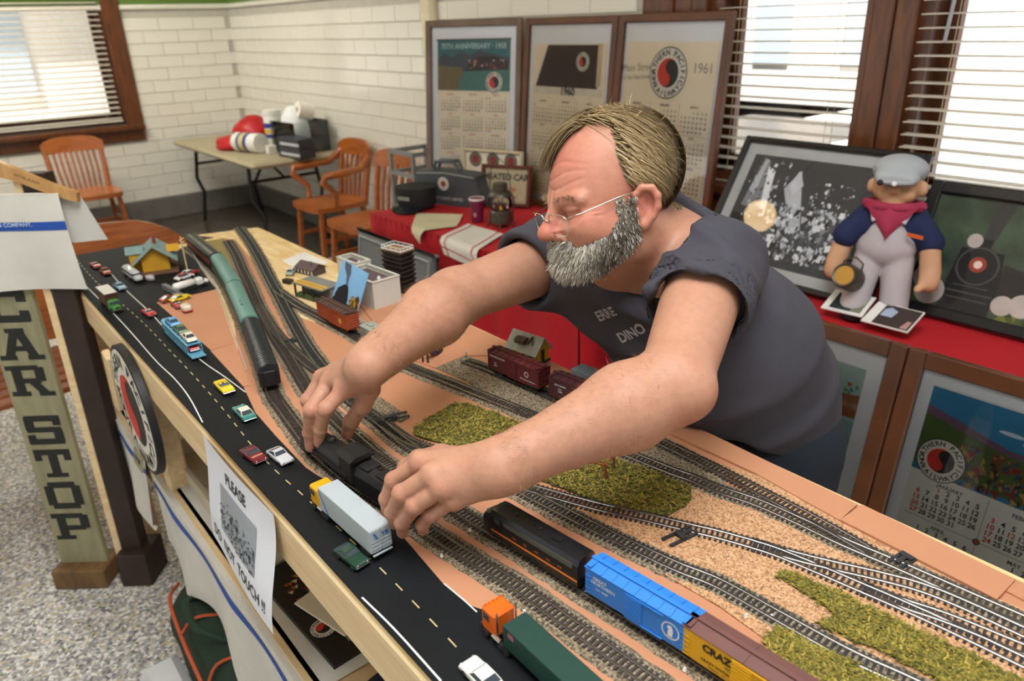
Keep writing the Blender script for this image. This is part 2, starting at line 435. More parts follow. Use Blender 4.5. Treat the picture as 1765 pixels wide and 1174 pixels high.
# ------------------------------------------------------------------ the layout table
TOP = .99; YF, YK, X0, X1 = .298, .946, -2.612, .16
M_pine = wood('raw pine', '#d9b98a', '#e8d2a6', 3, (1.5, 14, 14), .55)
M_ply = wood('plywood', '#dcb777', '#edd7a6', 4, (2, 9, 9), .6)
M_road = mat('black road sheet', '#0c1013', .7, var=.18, scale=9, bump=.15, bscale=180, spec=.25)
M_tan = mat('tan card sheet', '#bd8562', .75, var=.05, scale=5, bump=.08, bscale=300)
M_cork = speckle('grey cork roadbed', ['#6f6350', '#8a7d66', '#5a5040', '#a09076', '#7b6c55', '#4c4437', '#94876f'], 420, .9, .5)
M_corkl = speckle('light cork sheet', ['#b58a62', '#c79a70', '#a67a55', '#d2a981', '#bd9169', '#8e6a4a', '#caa078'], 420, .9, .4)
tbl = thing('layout_table', 'long raw pine table carrying the model railway layout', 'table')
MB().box(((X0 + X1) / 2, (YF + YK) / 2, TOP - .008), (X1 - X0, YK - YF, .016)).build('plywood_top', M_ply, tbl)
MB().box(((X0 + X1) / 2, YF + .0150, TOP - .056), (X1 - X0, .037, .088), bev=.004).build('front_plank', M_pine, tbl)
MB().box(((X0 + X1) / 2, YK - .02, TOP - .064), (X1 - X0, .037, .092), bev=.004).build('back_plank', M_pine, tbl)
MB().box((X0 + .02, (YF + YK) / 2, TOP - .064), (.037, YK - YF - .08, .092), bev=.004).build('end_plank', M_pine, tbl)
for lx, ly in ((X0 + .09, .34), (X0 + .09, .90), (-1.83, .335), (-1.83, .90), (-.30, .335), (-.3, .90)):
    MB().box((lx, ly, .44), (.05, .05, .88), bev=.004).build('leg', M_pine, tbl)
# the shelf under the table
MB().box(((-2.40 + X1) / 2, .60, .557), (2.40 + X1, .56, .018)).build('shelf_board', M_pine, tbl)
MB().box(((-2.40 + X1) / 2, .320, .529), (2.40 + X1, .03, .085), bev=.004).build('shelf_rail', M_pine, tbl)

def sheet(name, label, cat, poly, z0, z1, m, group=None, mside=None):
    b = MB().prism(poly, z0, z1, 0, None, 0 if mside is None else 1)
    return tag(b.build(name, [m] if mside is None else [m, mside], tbl), label)
road_r = [(-2.491,0.662),(-2.274,0.6172),(-2.046,0.5855),(-2.044,0.4278),(-1.805,0.426),(-1.616,0.425),(-1.389,0.4126),(-1.262,0.3875),(-1.153,0.3812),(-1.021,0.3765),(-0.9901,0.3803),(-0.8964,0.3974),(-0.7914,0.4049),(-0.6483,0.391),(-0.5902,0.3951),(-0.5611,0.4093),(-0.5412,0.4149),(-0.4593,0.4158),(-0.3703,0.415)]
road_poly = [(X0, YF - .002), (.1, YF - .002), (.1, .36)] + road_r[::-1] + [(-2.714,0.5473), (-2.72,0.3231)]
def part(name, label, loc=(0, 0, 0), rz=0):
    o = thing(name, label, None, loc, rz); o.parent = tbl; return o
rd = part('model_road', 'black model road sheet with painted lanes along the front edge')
MB().prism(road_poly, TOP, TOP + .003).build('road_sheet', M_road, rd)
M_white = mat('white paint', '#e6e6e2', .6, var=.06); M_yel = mat('faded yellow paint', '#cdbb86', .6, var=.1)
def line(pts, w, m, name, z=TOP + .0032):
    c = cr(pts, .02); b = MB()
    t = np.gradient(c, axis=0); t /= np.linalg.norm(t, axis=1)[:, None]; n = np.stack([-t[:, 1], t[:, 0]], 1)
    l, r = c + n * w / 2, c - n * w / 2; k = len(c)
    b.add([(*p, z) for p in l] + [(*p, z) for p in r], [(i + k, i + k + 1, i + 1, i) for i in range(k - 1)])
    return b.build(name, m, rd)
line([(-2.61,0.3116),(-2.008,0.3193),(-1.651,0.3154),(-1.523,0.3181),(-1.412,0.3137),(-1.291,0.2998)], .0022, M_white, 'edge_line')
line([(-2.425,0.4),(-2.227,0.3929),(-1.966,0.3921),(-1.801,0.3871),(-1.581,0.3903),(-1.463,0.3991),(-1.357,0.4054)], .0022, M_white, 'lane_line')
line([(-0.6936,0.2999),(-0.6205,0.303),(-0.5221,0.3023)], .0024, M_white, 'edge_line')
line([(-0.6464,0.3916),(-0.6049,0.3935),(-0.5786,0.3936)], .0018, M_white, 'edge_line')
dash = cr([(-2.724,0.3558),(-2.364,0.3472),(-1.943,0.3582),(-1.648,0.355),(-1.498,0.3527),(-1.333,0.3472),(-1.233,0.3417),(-1.132,0.336),(-1.03,0.3359),(-0.9174,0.3406),(-0.7489,0.3443),(-0.6613,0.3445),(-0.5342,0.3422),(-0.4782,0.3401)], .0400)
for i in range(len(dash) - 1):
    a, b = Vector((*dash[i], 0)), Vector((*dash[i + 1], 0)); d = (b - a).normalized()
    MB().box((0, 0, 0), (.0165, .0016, .0006), M=frame((a.x, a.y, TOP + .0033), d, (0, 0, 1))).build('lane_dash', M_white if i < 10 else M_yel, rd)

zc = .9935
sheet('card_sheet', 'tan card sheet between the road and the passenger train fence', 'card sheet', [(-2.041,0.4271),(-2.032,0.5823),(-1.618,0.4813),(-1.617,0.4255),(-1.806,0.4266)], TOP, TOP + .0036, M_tan)
sheet('card_sheet', 'narrow tan card sheet beside the yellow convertible', 'card sheet', [(-1.611,0.4233),(-1.615,0.4801),(-1.379,0.4235),(-1.384,0.411)], TOP, TOP + .0042, M_tan)
big = road_r[6:] + [(.1, .37), (.1, YK - .01)] + [(-0.1717,0.9349),(-0.6859,0.9456),(-1.223,0.9389),(-1.368,0.9401),(-1.788,0.9305),(-1.727,0.7589),(-2.241,0.8328),(-2.629,0.8452),(-2.644,0.8092)]
sheet('card_sheet', 'large tan card sheet under the tracks in the middle', 'card sheet', big, TOP, TOP + .0024, M_tan)
sheet('plywood_panel', 'bare plywood panel at the far corner of the layout', 'plywood', [(-2.685,0.7421),(-2.631,0.9393),(-1.799,0.9368),(-1.573,0.6834),(-1.708,0.6545),(-2.082,0.7393),(-2.523,0.8166)], TOP, TOP + .0032, M_ply)
sheet('green_base_sheet', 'olive green patch beside the far end of the passenger train', 'sheet', [(-2.582,0.7183),(-2.567,0.7943),(-2.411,0.7502),(-2.256,0.7087),(-2.293,0.6716),(-2.482,0.6989)], TOP, TOP + .0034, mat('olive paper', '#8f7f45', .8))
sheet('card_sheet', 'long tan card strip along the back edge by the man', 'card sheet', [(-0.8062,0.9376),(-0.6832,0.9416),(-0.384,0.9323),(-0.3817,0.8799),(-0.5293,0.894),(-0.6999,0.8908),(-0.7657,0.8847)], TOP, TOP + .0066, M_tan)
sheet('card_sheet', 'tan card strip with a loose corner at the right back edge', 'card sheet', [(-0.378,0.9349),(-0.1789,0.9255),(-0.1804,0.8721),(-0.3807,0.879)], TOP, TOP + .0085, M_tan)
sheet('card_sheet', 'small tan card piece at the far right corner', 'card sheet', [(-0.18,0.9312),(-0.1489,0.9297),(-0.1387,0.8974),(-0.1797,0.9007)], TOP, TOP + .005, M_tan)
sheet('card_sheet', 'tan card sheet behind the toy stairs at the back edge', 'card sheet', [(-1.762,0.8448),(-1.752,0.9377),(-1.364,0.9372),(-1.13,0.9375),(-1.131,0.8971),(-1.199,0.8243),(-1.19,0.7439),(-1.294,0.723)], TOP, TOP + .005, M_tan)
sheet('cork_sheet', 'light brown cork sheet under the switches at the right', 'cork sheet', [(-0.6481,0.6351),(-0.5781,0.7052),(-0.5692,0.7894),(-0.5147,0.8147),(-0.4395,0.8319),(-0.3498,0.8559),(-0.2493,0.8505),(-0.1478,0.863),(-0.1011,0.8508),(-0.0806,0.7808),(-0.1881,0.6565),(-0.2645,0.5975),(-0.3281,0.6158),(-0.3918,0.6194),(-0.5347,0.6089),(-0.6625,0.5896)], TOP, TOP + .0047, M_corkl)
sheet('cork_sheet', 'light cork strip along the right back tracks', 'cork sheet', [(-0.5808,0.8766),(-0.5025,0.9006),(-0.3893,0.8824),(-0.306,0.8784),(-0.1815,0.8788),(-0.1546,0.8833),(-0.1461,0.8581),(-0.2493,0.8505),(-0.3486,0.8536),(-0.4395,0.8319)], TOP, TOP + .0046, M_corkl)
sheet('cork_sheet', 'grey cork sheet between the two back tracks', 'cork sheet', [(-1.194,0.7447),(-1.197,0.7923),(-1.199,0.8289),(-1.126,0.8385),(-0.903,0.8449),(-0.7136,0.8785),(-0.5808,0.8766),(-0.5217,0.8245),(-0.5886,0.8141),(-0.7136,0.7918),(-0.9071,0.7609),(-1.103,0.7549)], TOP, TOP + .0044, M_cork)
sheet('cork_strip', 'loose grey cork strip beside the track near the right hand', 'cork strip', [(-1.151,0.5713),(-1.152,0.591),(-1.048,0.59),(-1.043,0.57),(-1.124,0.5562)], TOP, TOP + .0062, M_cork)

# ------------------------------------------------------------------ tracks
M_tie = mat('dark plastic tie', '#3a322d', .7, var=.25, scale=60); M_tieb = mat('black plastic tie', '#2b2c2e', .6, var=.2, scale=60)
M_rail = mat('nickel rail', '#9a968e', .34, 1., var=.05)
ZB = TOP + .0048
tie_me = MB().box((0, 0, .0011), (.0032, .0295, .0022)).build('tie', M_tie).data
bpy.data.objects.remove(bpy.data.objects['tie'])
tieb_me = MB().box((0, 0, .0011), (.0032, .0295, .0022)).build('tie', M_tieb).data
bpy.data.objects.remove(bpy.data.objects['tie'])
RAILP = [(-.00125, 0), (.00125, 0), (.0004, .0006), (.0004, .0016), (.0007, .0018), (.0007, .0024), (-.0007, .0024), (-.0007, .0018), (-.0004, .0016), (-.0004, .0006)]
def rail(b, c, z):
    t = np.gradient(c, axis=0); t /= np.linalg.norm(t, axis=1)[:, None]; n = np.stack([-t[:, 1], t[:, 0]], 1)
    k = len(RAILP); vs = []
    for p, q in zip(c, n):
        for u, w in RAILP: vs.append((p[0] + q[0] * u, p[1] + q[1] * u, z + w))
    fs = [(i * k + j, i * k + (j + 1) % k, (i + 1) * k + (j + 1) % k, (i + 1) * k + j) for i in range(len(c) - 1) for j in range(k)]
    fs += [tuple(range(k))[::-1], tuple((len(c) - 1) * k + j for j in range(k))]
    b.add(vs, fs)
def offs(c, d):
    t = np.gradient(c, axis=0); t /= np.linalg.norm(t, axis=1)[:, None]
    return c + np.stack([-t[:, 1], t[:, 0]], 1) * d
def track(label, pts, bed=.050, near=-1.15, step=.0074, tm=None, gap=None, ext_=False, bedm=None):
    if ext_:
        a_, b_ = np.array(pts[-2]), np.array(pts[-1]); d_ = (b_ - a_) / np.linalg.norm(b_ - a_)
        k_ = max(.02, min((.13 - b_[0]) / max(d_[0], .05), ((.925 - b_[1]) / d_[1]) if d_[1] > .01 else 9)); pts = list(pts) + [tuple(b_ + d_ * k_)]
    c = cr(pts, .004); root = part('model_track', label)
    for s in (-1, 1):
        b = MB(); rail(b, offs(c, s * .00825), ZB + .0022); b.build('rail', M_rail, root, smooth=30)
    d = cr(pts, step); t = np.gradient(d, axis=0); far = MB(); tm = tm or tie_me; nf = 0
    for i in range(len(d)):
        if gap and gap[0] < d[i][0] < gap[1]: continue
        M = frame((d[i][0], d[i][1], ZB), (t[i][0], t[i][1], 0), (0, 0, 1)) @ RZ(rng.uniform(-1.5, 1.5))
        if d[i][0] > near: place(tm, 'tie', root, M)
        else: far.box((0, 0, .0011), (.0032, .0295, .0022), 0, M); nf += 1
    if nf: far.build('ties', M_tie if tm is tie_me else M_tieb, root)['kind'] = 'stuff'
    if bed:
        e = cr(pts, .012); n = len(e); j = np.array([rng.uniform(-.0015, .0015) for _ in range(2 * n)])
        L_, R_ = offs(e, bed / 2), offs(e, -bed / 2); L2, R2 = offs(e, bed / 2 - .006), offs(e, -bed / 2 + .006)
        vs = []
        for i in range(n):
            vs += [(L_[i][0], L_[i][1] + j[i], TOP + .002), (L2[i][0], L2[i][1] + j[i], ZB), (R2[i][0], R2[i][1] + j[n + i], ZB), (R_[i][0], R_[i][1] + j[n + i], TOP + .002)]
        MB().add(vs, [(i * 4 + q + 4, i * 4 + q + 5, i * 4 + q + 1, i * 4 + q) for i in range(n - 1) for q in range(3)]).build('cork_roadbed', bedm or M_cork, root)
    return root
TR = {}
TR['T1'] = [(-1.37,0.4579),(-1.298,0.4387),(-1.214,0.427),(-1.137,0.4171),(-1.059,0.4086),(-0.9552,0.409),(-0.8626,0.4189),(-0.742,0.4341),(-0.6866,0.4405),(-0.6212,0.4502),(-0.5752,0.4569),(-0.5041,0.4616),(-0.441,0.4659),(-0.3784,0.4702),(-0.3001,0.475)]
TR['A'] = [(-2.518,0.7891),(-2.321,0.7458),(-2.161,0.7037),(-1.988,0.6614),(-1.816,0.6157),(-1.705,0.5906),(-1.578,0.5618),(-1.447,0.5367),(-1.319,0.5096),(-1.242,0.4959),(-1.129,0.4851),(-1.037,0.4802),(-0.9568,0.4783),(-0.8669,0.4832),(-0.7464,0.4933),(-0.6288,0.5077),(-0.5174,0.5181),(-0.4305,0.5275),(-0.3523,0.5339),(-0.2691,0.5392)]
TR['B'] = [(-2.671,0.8867),(-2.454,0.8411),(-2.228,0.7862),(-2.037,0.7354),(-1.855,0.6891),(-1.708,0.6505),(-1.543,0.6087),(-1.443,0.586),(-1.323,0.5642),(-1.191,0.5439),(-1.113,0.5415),(-1.061,0.5408),(-1.009,0.5373),(-0.9306,0.5393),(-0.8433,0.5632),(-0.7699,0.5889),(-0.6754,0.6025),(-0.6008,0.6128),(-0.5387,0.6222),(-0.4685,0.6353),(-0.4143,0.6496),(-0.3289,0.6565),(-0.2529,0.6631),(-0.1963,0.6745),(-0.1482,0.6824)]
TR['D'] = [(-1.895,0.7013),(-1.817,0.6967),(-1.723,0.6944),(-1.651,0.6985),(-1.467,0.7041),(-1.286,0.6999),(-1.087,0.7294),(-0.9046,0.7589),(-0.7104,0.7882),(-0.6168,0.8025),(-0.5838,0.8104),(-0.5369,0.8166),(-0.4795,0.8306),(-0.4158,0.8367),(-0.3529,0.8395),(-0.2873,0.8476),(-0.2155,0.8544),(-0.1478,0.8611),(-0.1007,0.8659)]
TR['C2'] = [(-0.77,0.5912),(-0.7236,0.6104),(-0.6789,0.6289),(-0.6257,0.6519),(-0.5911,0.6699),(-0.5483,0.6916),(-0.5021,0.7141),(-0.4695,0.73),(-0.415,0.7513),(-0.3705,0.7616),(-0.3082,0.772),(-0.2556,0.7804),(-0.1987,0.7877),(-0.1253,0.794),(-0.0812,0.7982)]
TR['E'] = [(-1.172,0.8094),(-1.103,0.821),(-0.9207,0.8345),(-0.7956,0.8497),(-0.6952,0.8569),(-0.5725,0.8591),(-0.4696,0.8566),(-0.4087,0.8545),(-0.359,0.8509),(-0.3216,0.8464)]
e1 = track('front model railway track passing under the steam locomotive', TR['T1'], near=-1.0, ext_=True)
track('model railway track under the blue boxcar and black diesel engine', TR['A'], near=-1.0, ext_=True)
track('model railway track crossing the light cork with a gap in its ties', TR['B'], gap=(-.875 + .02, -.853 + .02), near=-1.0, tm=tieb_me, ext_=True)
track('long back railway track under the orange boxcar', TR['D'], near=-.95, ext_=True)
track('curving switch track leaving the cork in the middle', TR['C2'], bed=0, near=-1.0, tm=tieb_me, ext_=True)
track('back siding track under the maroon boxcars', TR['E'], bed=0, near=-.9)
track('short connecting track between the two right switches', [(-0.4292,0.746),(-0.3748,0.7687),(-0.3412,0.7847),(-0.2866,0.8124),(-0.246,0.8289),(-0.2038,0.8366),(-0.1412,0.8415),(-0.0953,0.8469)], bed=0, near=-.9, tm=tieb_me)
track('diverging switch track at the far right grass edge', [(-0.2924,0.7744),(-0.2484,0.7857),(-0.202,0.8003),(-0.1319,0.8136),(-0.0887,0.8242)], bed=0, near=-.9, tm=tieb_me)
track('diverging track below the switch beside the green car mat', [(-1.064,0.5403),(-0.9801,0.543),(-0.9329,0.5558),(-0.8557,0.5722),(-0.7947,0.5877),(-0.7725,0.5932)], bed=0, near=-.5)
track('crossover track between the two far tracks', [(-1.825,0.618),(-1.634,0.5786),(-1.5,0.5626),(-1.394,0.5548),(-1.305,0.5554),(-1.191,0.5439)], bed=0, near=-.5)
# the passenger train's track at the far end
TR['P'] = [(-2.545,0.663),(-2.399,0.659),(-2.256,0.6484),(-2.118,0.6312),(-1.987,0.6072),(-1.834,0.5724),(-1.675,0.5353),(-1.511,0.4951),(-1.37,0.4579)]
track('curved track under the green passenger train', TR['P'], near=-.5)
# switch stands with their long ties
def switch_stand(label, p, ang):
    r = part('switch_stand', label, (p[0], p[1], ZB), ang)
    for x in (-.008, .008): MB().box((x, -.022, .0015), (.0045, .05, .003)).build('long_tie', M_tieb, r)
    MB().box((0, -.022, .0045), (.018, .008, .004), bev=.001).box((0, -.010, .004), (.006, .02, .002)).build('throw_bar', M_tieb, r)
switch_stand('black switch stand below the middle switch on the cork', (-0.5028,0.7086), -8)
switch_stand('black switch stand at the right edge beside the loose card strip', (-0.2886,0.8485), 172)
switch_stand('black switch stand on the loose cork strip', (-1.069,0.5492), 165)
switch_stand('black switch stand between the two far tracks', (-1.539,0.5664), 165)
# grass mats
def grass(label, poly, n, seed):
    r = random.Random(seed); root = part('grass_mat', label)
    pts = cr(poly + [poly[0]], .012); pts = [(p[0] + r.uniform(-.003, .003), p[1] + r.uniform(-.003, .003)) for p in pts[:-1]]
    MB().prism(pts, TOP + .0024, TOP + .0062).build('mat_base', mat('grass base', '#4d4a1c', .9, var=.3, scale=90), root)
    xs = [p[0] for p in pts]; ys = [p[1] for p in pts]
    def inside(x, y):
        c = False; k = len(pts)
        for i in range(k):
            (x1, y1), (x2, y2) = pts[i], pts[i - 1]
            if (y1 > y) != (y2 > y) and x < (x2 - x1) * (y - y1) / (y2 - y1) + x1: c = not c
        return c
    bl = MB(); k = 0
    while k < n:
        x, y = r.uniform(min(xs), max(xs)), r.uniform(min(ys), max(ys))
        if not inside(x, y): continue
        k += 1; a = r.uniform(0, 6.28); l = r.uniform(.003, .0075); w = r.uniform(.0008, .0019); z = TOP + .006 + r.uniform(0, .0025)
        dx, dy = math.cos(a), math.sin(a); dz = r.uniform(-.1, .55) * l
        bl.add([(x - dy * w, y + dx * w, z), (x + dy * w, y - dx * w, z), (x + dx * l + dy * w * .4, y + dy * l - dx * w * .4, z + dz), (x + dx * l - dy * w * .4, y + dy * l + dx * w * .4, z + dz)], [(0, 1, 2, 3)], r.choice([0, 0, 1, 1, 2, 3]))
    bl.build('fibres', [mat('grass %d' % i, c, .8, var=.15, scale=40) for i, c in enumerate(('#8a7c2e', '#6f6a24', '#a8953f', '#55521f'))], root)['kind'] = 'stuff'
grass('large green grass mat passing under the left forearm', [(-1.035,0.671),(-1.018,0.697),(-0.944,0.7177),(-0.7083,0.7654),(-0.5686,0.7869),(-0.5493,0.7116),(-0.6249,0.6644),(-0.6742,0.6531),(-0.7673,0.6242),(-0.8789,0.5925),(-0.9268,0.5835),(-0.9992,0.5704)], 9000, 3)
grass('long green grass mat right of the cork sheet', [(-0.3734,0.7144),(-0.3666,0.7335),(-0.2869,0.7468),(-0.1972,0.7582),(-0.1162,0.7663),(-0.0766,0.7646),(-0.1292,0.7038),(-0.1683,0.6993),(-0.2312,0.6936),(-0.2957,0.6812),(-0.2909,0.7061),(-0.3158,0.7152)], 9000, 4)
grass('green grass mat behind the yellow reefer car', [(-0.3263,0.6126),(-0.3258,0.6385),(-0.2964,0.6443),(-0.2126,0.6584),(-0.1832,0.6575),(-0.2297,0.5928),(-0.2635,0.5939),(-0.3097,0.6008)], 4500, 5)

# ------------------------------------------------------------------ smooth solids: signed distances and surface nets
class SD:
    """a list of smooth unions / cuts, evaluated only around each primitive"""
    def __init__(s): s.ops = []
    def cone(s, a, b, ra, rb, k=.01, sub=False):
        a = np.array(a, float); b = np.array(b, float); m = max(ra, rb) + k + .012
        def f(p):
            ab = b - a; t = np.clip(((p - a) @ ab) / max(ab @ ab, 1e-9), 0, 1)
            return np.linalg.norm(p - a - t[..., None] * ab, axis=-1) - (ra + (rb - ra) * t)
        s.ops.append((f, np.minimum(a, b) - m, np.maximum(a, b) + m, k, sub)); return s
    def chain(s, pts, rs, k=.004):
        for i in range(len(pts) - 1): s.cone(pts[i], pts[i + 1], rs[i], rs[i + 1], k)
        return s
    def ell(s, c, r, A=None, k=.01, sub=False):
        """ellipsoid with axes the columns of A"""
        c = np.array(c, float); r = np.array(r, float); A = np.eye(3) if A is None else np.array(A, float); m = max(r) + k + .012
        def f(p):
            q = (p - c) @ A; k0 = np.linalg.norm(q / r, axis=-1); k1 = np.linalg.norm(q / (r * r), axis=-1)
            return k0 * (k0 - 1) / np.maximum(k1, 1e-9)
        s.ops.append((f, c - m, c + m, k, sub)); return s
    def fn(s, f, lo, hi, k, sub): s.ops.append((f, np.array(lo), np.array(hi), k, sub)); return s
    def eval(s, lo, hi, h):
        lo = np.array(lo, float); n = np.ceil((np.array(hi) - lo) / h).astype(int) + 1
        ax = [lo[i] + h * np.arange(n[i]) for i in range(3)]
        V = np.full(n, .06, np.float32)
        for f, a, b, k, sub in s.ops:
            i0 = np.clip(np.floor((a - lo) / h).astype(int), 0, n); i1 = np.clip(np.ceil((b - lo) / h).astype(int) + 1, 0, n)
            if (i1 <= i0).any(): continue
            g = np.stack(np.meshgrid(*[ax[q][i0[q]:i1[q]] for q in range(3)], indexing='ij'), -1)
            d = f(g).astype(np.float32); sl = tuple(slice(i0[q], i1[q]) for q in range(3)); v = V[sl]
            if sub:
                d = -d; hh = np.clip(.5 + .5 * (d - v) / k, 0, 1); V[sl] = v + (d - v) * hh + k * hh * (1 - hh)
            else:
                hh = np.clip(.5 + .5 * (v - d) / k, 0, 1); V[sl] = v + (d - v) * hh - k * hh * (1 - hh)
        return V, lo
def surface(V, lo, h):
    """naive surface nets; returns vertices and quads"""
    S = V < 0; n = np.array(V.shape)
    act = np.zeros(n - 1, bool); c0 = S[:-1, :-1, :-1]
    for dx in (0, 1):
        for dy in (0, 1):
            for dz in (0, 1): act |= S[dx:n[0] - 1 + dx, dy:n[1] - 1 + dy, dz:n[2] - 1 + dz] != c0
    idx = np.argwhere(act); num = np.full(n - 1, -1, np.int64); num[act] = np.arange(len(idx))
    acc = np.zeros((len(idx), 3)); cnt = np.zeros(len(idx))
    cor = np.array([(x, y, z) for x in (0, 1) for y in (0, 1) for z in (0, 1)])
    val = np.stack([V[tuple((idx + c).T)] for c in cor], 1)
    for a in range(8):
        for b in range(a + 1, 8):
            if np.abs(cor[a] - cor[b]).sum() != 1: continue
            va, vb = val[:, a], val[:, b]; m = (va < 0) != (vb < 0)
            t = va[m] / (va[m] - vb[m]); acc[m] += cor[a] + (cor[b] - cor[a]) * t[:, None]; cnt[m] += 1
    verts = lo + h * (idx + acc / cnt[:, None])
    quads = []
    for ax in range(3):
        o1, o2 = (ax + 1) % 3, (ax + 2) % 3
        s0 = [slice(None)] * 3; s1 = [slice(None)] * 3; s0[ax] = slice(0, -1); s1[ax] = slice(1, None)
        A, B = S[tuple(s0)], S[tuple(s1)]; e = np.argwhere(A != B)
        e = e[(e[:, o1] > 0) & (e[:, o2] > 0) & (e[:, o1] < n[o1] - 1) & (e[:, o2] < n[o2] - 1)]
        u = np.zeros(3, int); w = np.zeros(3, int); u[o1] = 1; w[o2] = 1
        q = np.stack([num[tuple((e - u - w).T)], num[tuple((e - w).T)], num[tuple(e.T)], num[tuple((e - u).T)]], 1)
        fl = ~A[tuple(e.T)]; q[fl] = q[fl][:, ::-1]; quads.append(q)
    return verts, np.concatenate(quads)
def solid(sd, boxes):
    """meshes several boxes of one solid at their own resolution and joins them"""
    VV, QQ, n = [], [], 0
    for lo, hi, h in boxes:
        V, l = sd.eval(lo, hi, h); v, q = surface(V, l, h); VV.append(v); QQ.append(q + n); n += len(v)
    return np.concatenate(VV), np.concatenate(QQ)
def mesh_np(name, v, q, m, parent=None, colors=None, smooth=True):
    me = bpy.data.meshes.new(name); q = np.asarray(q); k = q.shape[1]
    me.vertices.add(len(v)); me.vertices.foreach_set('co', np.asarray(v, np.float32).ravel())
    me.loops.add(q.size); me.loops.foreach_set('vertex_index', q.astype(np.int32).ravel())
    me.polygons.add(len(q)); me.polygons.foreach_set('loop_start', np.arange(0, q.size, k, dtype=np.int32)); me.polygons.foreach_set('loop_total', np.full(len(q), k, np.int32))
    me.update(calc_edges=True); me.materials.append(m)
    if colors is not None:
        a = me.color_attributes.new('tint', 'FLOAT_COLOR', 'POINT')
        a.data.foreach_set('color', np.concatenate([colors, np.ones((len(v), 1))], 1).astype(np.float32).ravel())
    if smooth: me.shade_smooth()
    o = bpy.data.objects.new(name, me); COL.objects.link(o)
    if parent is not None: o.parent = parent
    return o
def gnoise(p, seed, freq, n=7):
    """a cheap smooth random field made of a few waves"""
    r = np.random.RandomState(seed); out = 0
    for _ in range(n):
        d = r.normal(size=3); d /= np.linalg.norm(d); out = out + np.sin(p @ d * freq * r.uniform(.6, 1.5) + r.uniform(0, 6.28))
    return out / n

# ------------------------------------------------------------------ the man leaning over the layout
arr = lambda *p: np.array(p, float)
shL, elL, wrL = arr(-0.6683,0.9318,1.28), arr(-0.5434,0.6992,1.209), arr(-0.6267,0.4785,1.142)
shR, elR, wrR = arr(-1.044,0.9572,1.216), arr(-1.026,0.6945,1.206), arr(-0.932,0.467,1.181)
HC = arr(-0.8099,0.8522,1.397)                                   # head centre
pelv, belly, chest, nape = arr(-.71, 1.16, .93), arr(-.745, 1.085, 1.07), arr(-.835, 1.01, 1.20), arr(-.835, .945, 1.295)
# axes of the head: forward, left, up
Hf = arr(-.30, -.93, -.10); Hf /= np.linalg.norm(Hf)
Hl = np.cross(arr(-.10, .25, 1.0), Hf); Hl /= np.linalg.norm(Hl); Hu = np.cross(Hf, Hl)
HA = np.stack([Hf, Hl, Hu], 1)
def hp(x, y, z): return HC + HA @ arr(x, y, z)
sp = chest - belly; sp /= np.linalg.norm(sp)
lat = shL - shR; lat -= sp * (lat @ sp); lat /= np.linalg.norm(lat); frt = np.cross(sp, lat)
TA = np.stack([lat, frt, sp], 1)
RHAND = dict(index=[(-0.9658,0.4358,1.135), (-0.9677,0.4023,1.113), (-0.9871,0.3969,1.07), (-0.995,0.3949,1.043)],
             middle=[(-1.013,0.4344,1.13), (-0.9923,0.389,1.106), (-1.011,0.3877,1.058), (-1.014,0.3871,1.03)],
             ring=[(-1.061,0.4438,1.118), (-1.061,0.4126,1.088), (-1.066,0.4155,1.05), (-1.061,0.4153,1.03)],
             little=[(-1.115,0.4677,1.098), (-1.123,0.4468,1.072), (-1.122,0.4501,1.045), (-1.116,0.4504,1.03)],
             thumb=[(-0.9532,0.4697,1.13), (-0.9614,0.4614,1.1), (-0.9892,0.451,1.063), (-0.9993,0.4457,1.038)])
LHAND = dict(index=[(-0.7206,0.4178,1.128), (-0.7521,0.3924,1.096), (-0.7626,0.3837,1.065), (-0.7645,0.3841,1.043)],
             middle=[(-0.6828,0.411,1.131), (-0.7114,0.3797,1.102), (-0.7325,0.3753,1.063), (-0.7421,0.381,1.038)],
             ring=[(-0.6653,0.413,1.12), (-0.6927,0.3867,1.09), (-0.7185,0.3798,1.052), (-0.7249,0.3825,1.032)],
             little=[(-0.6585,0.4244,1.1), (-0.6844,0.4052,1.073), (-0.701,0.3997,1.05), (-0.707,0.4023,1.036)],
             thumb=[(-0.7496,0.4663,1.1), (-0.8025,0.462,1.075), (-0.8244,0.452,1.055), (-0.8296,0.4438,1.04)])
B = SD()
# trunk (under the clothes), neck, legs
B.ell(chest, (.185, .12, .16), TA, .05).ell(belly, (.175, .15, .15), TA, .05).cone(belly, pelv, .15, .14, .05)
B.cone(nape, shL, .06, .055, .05).cone(nape, shR, .06, .055, .05)
B.cone(nape + arr(.01, .02, -.02), hp(-.028, 0, -.075), .069, .066, .03)
B.cone(nape + arr(0, -.03, -.03), hp(.012, 0, -.085), .058, .052, .03)
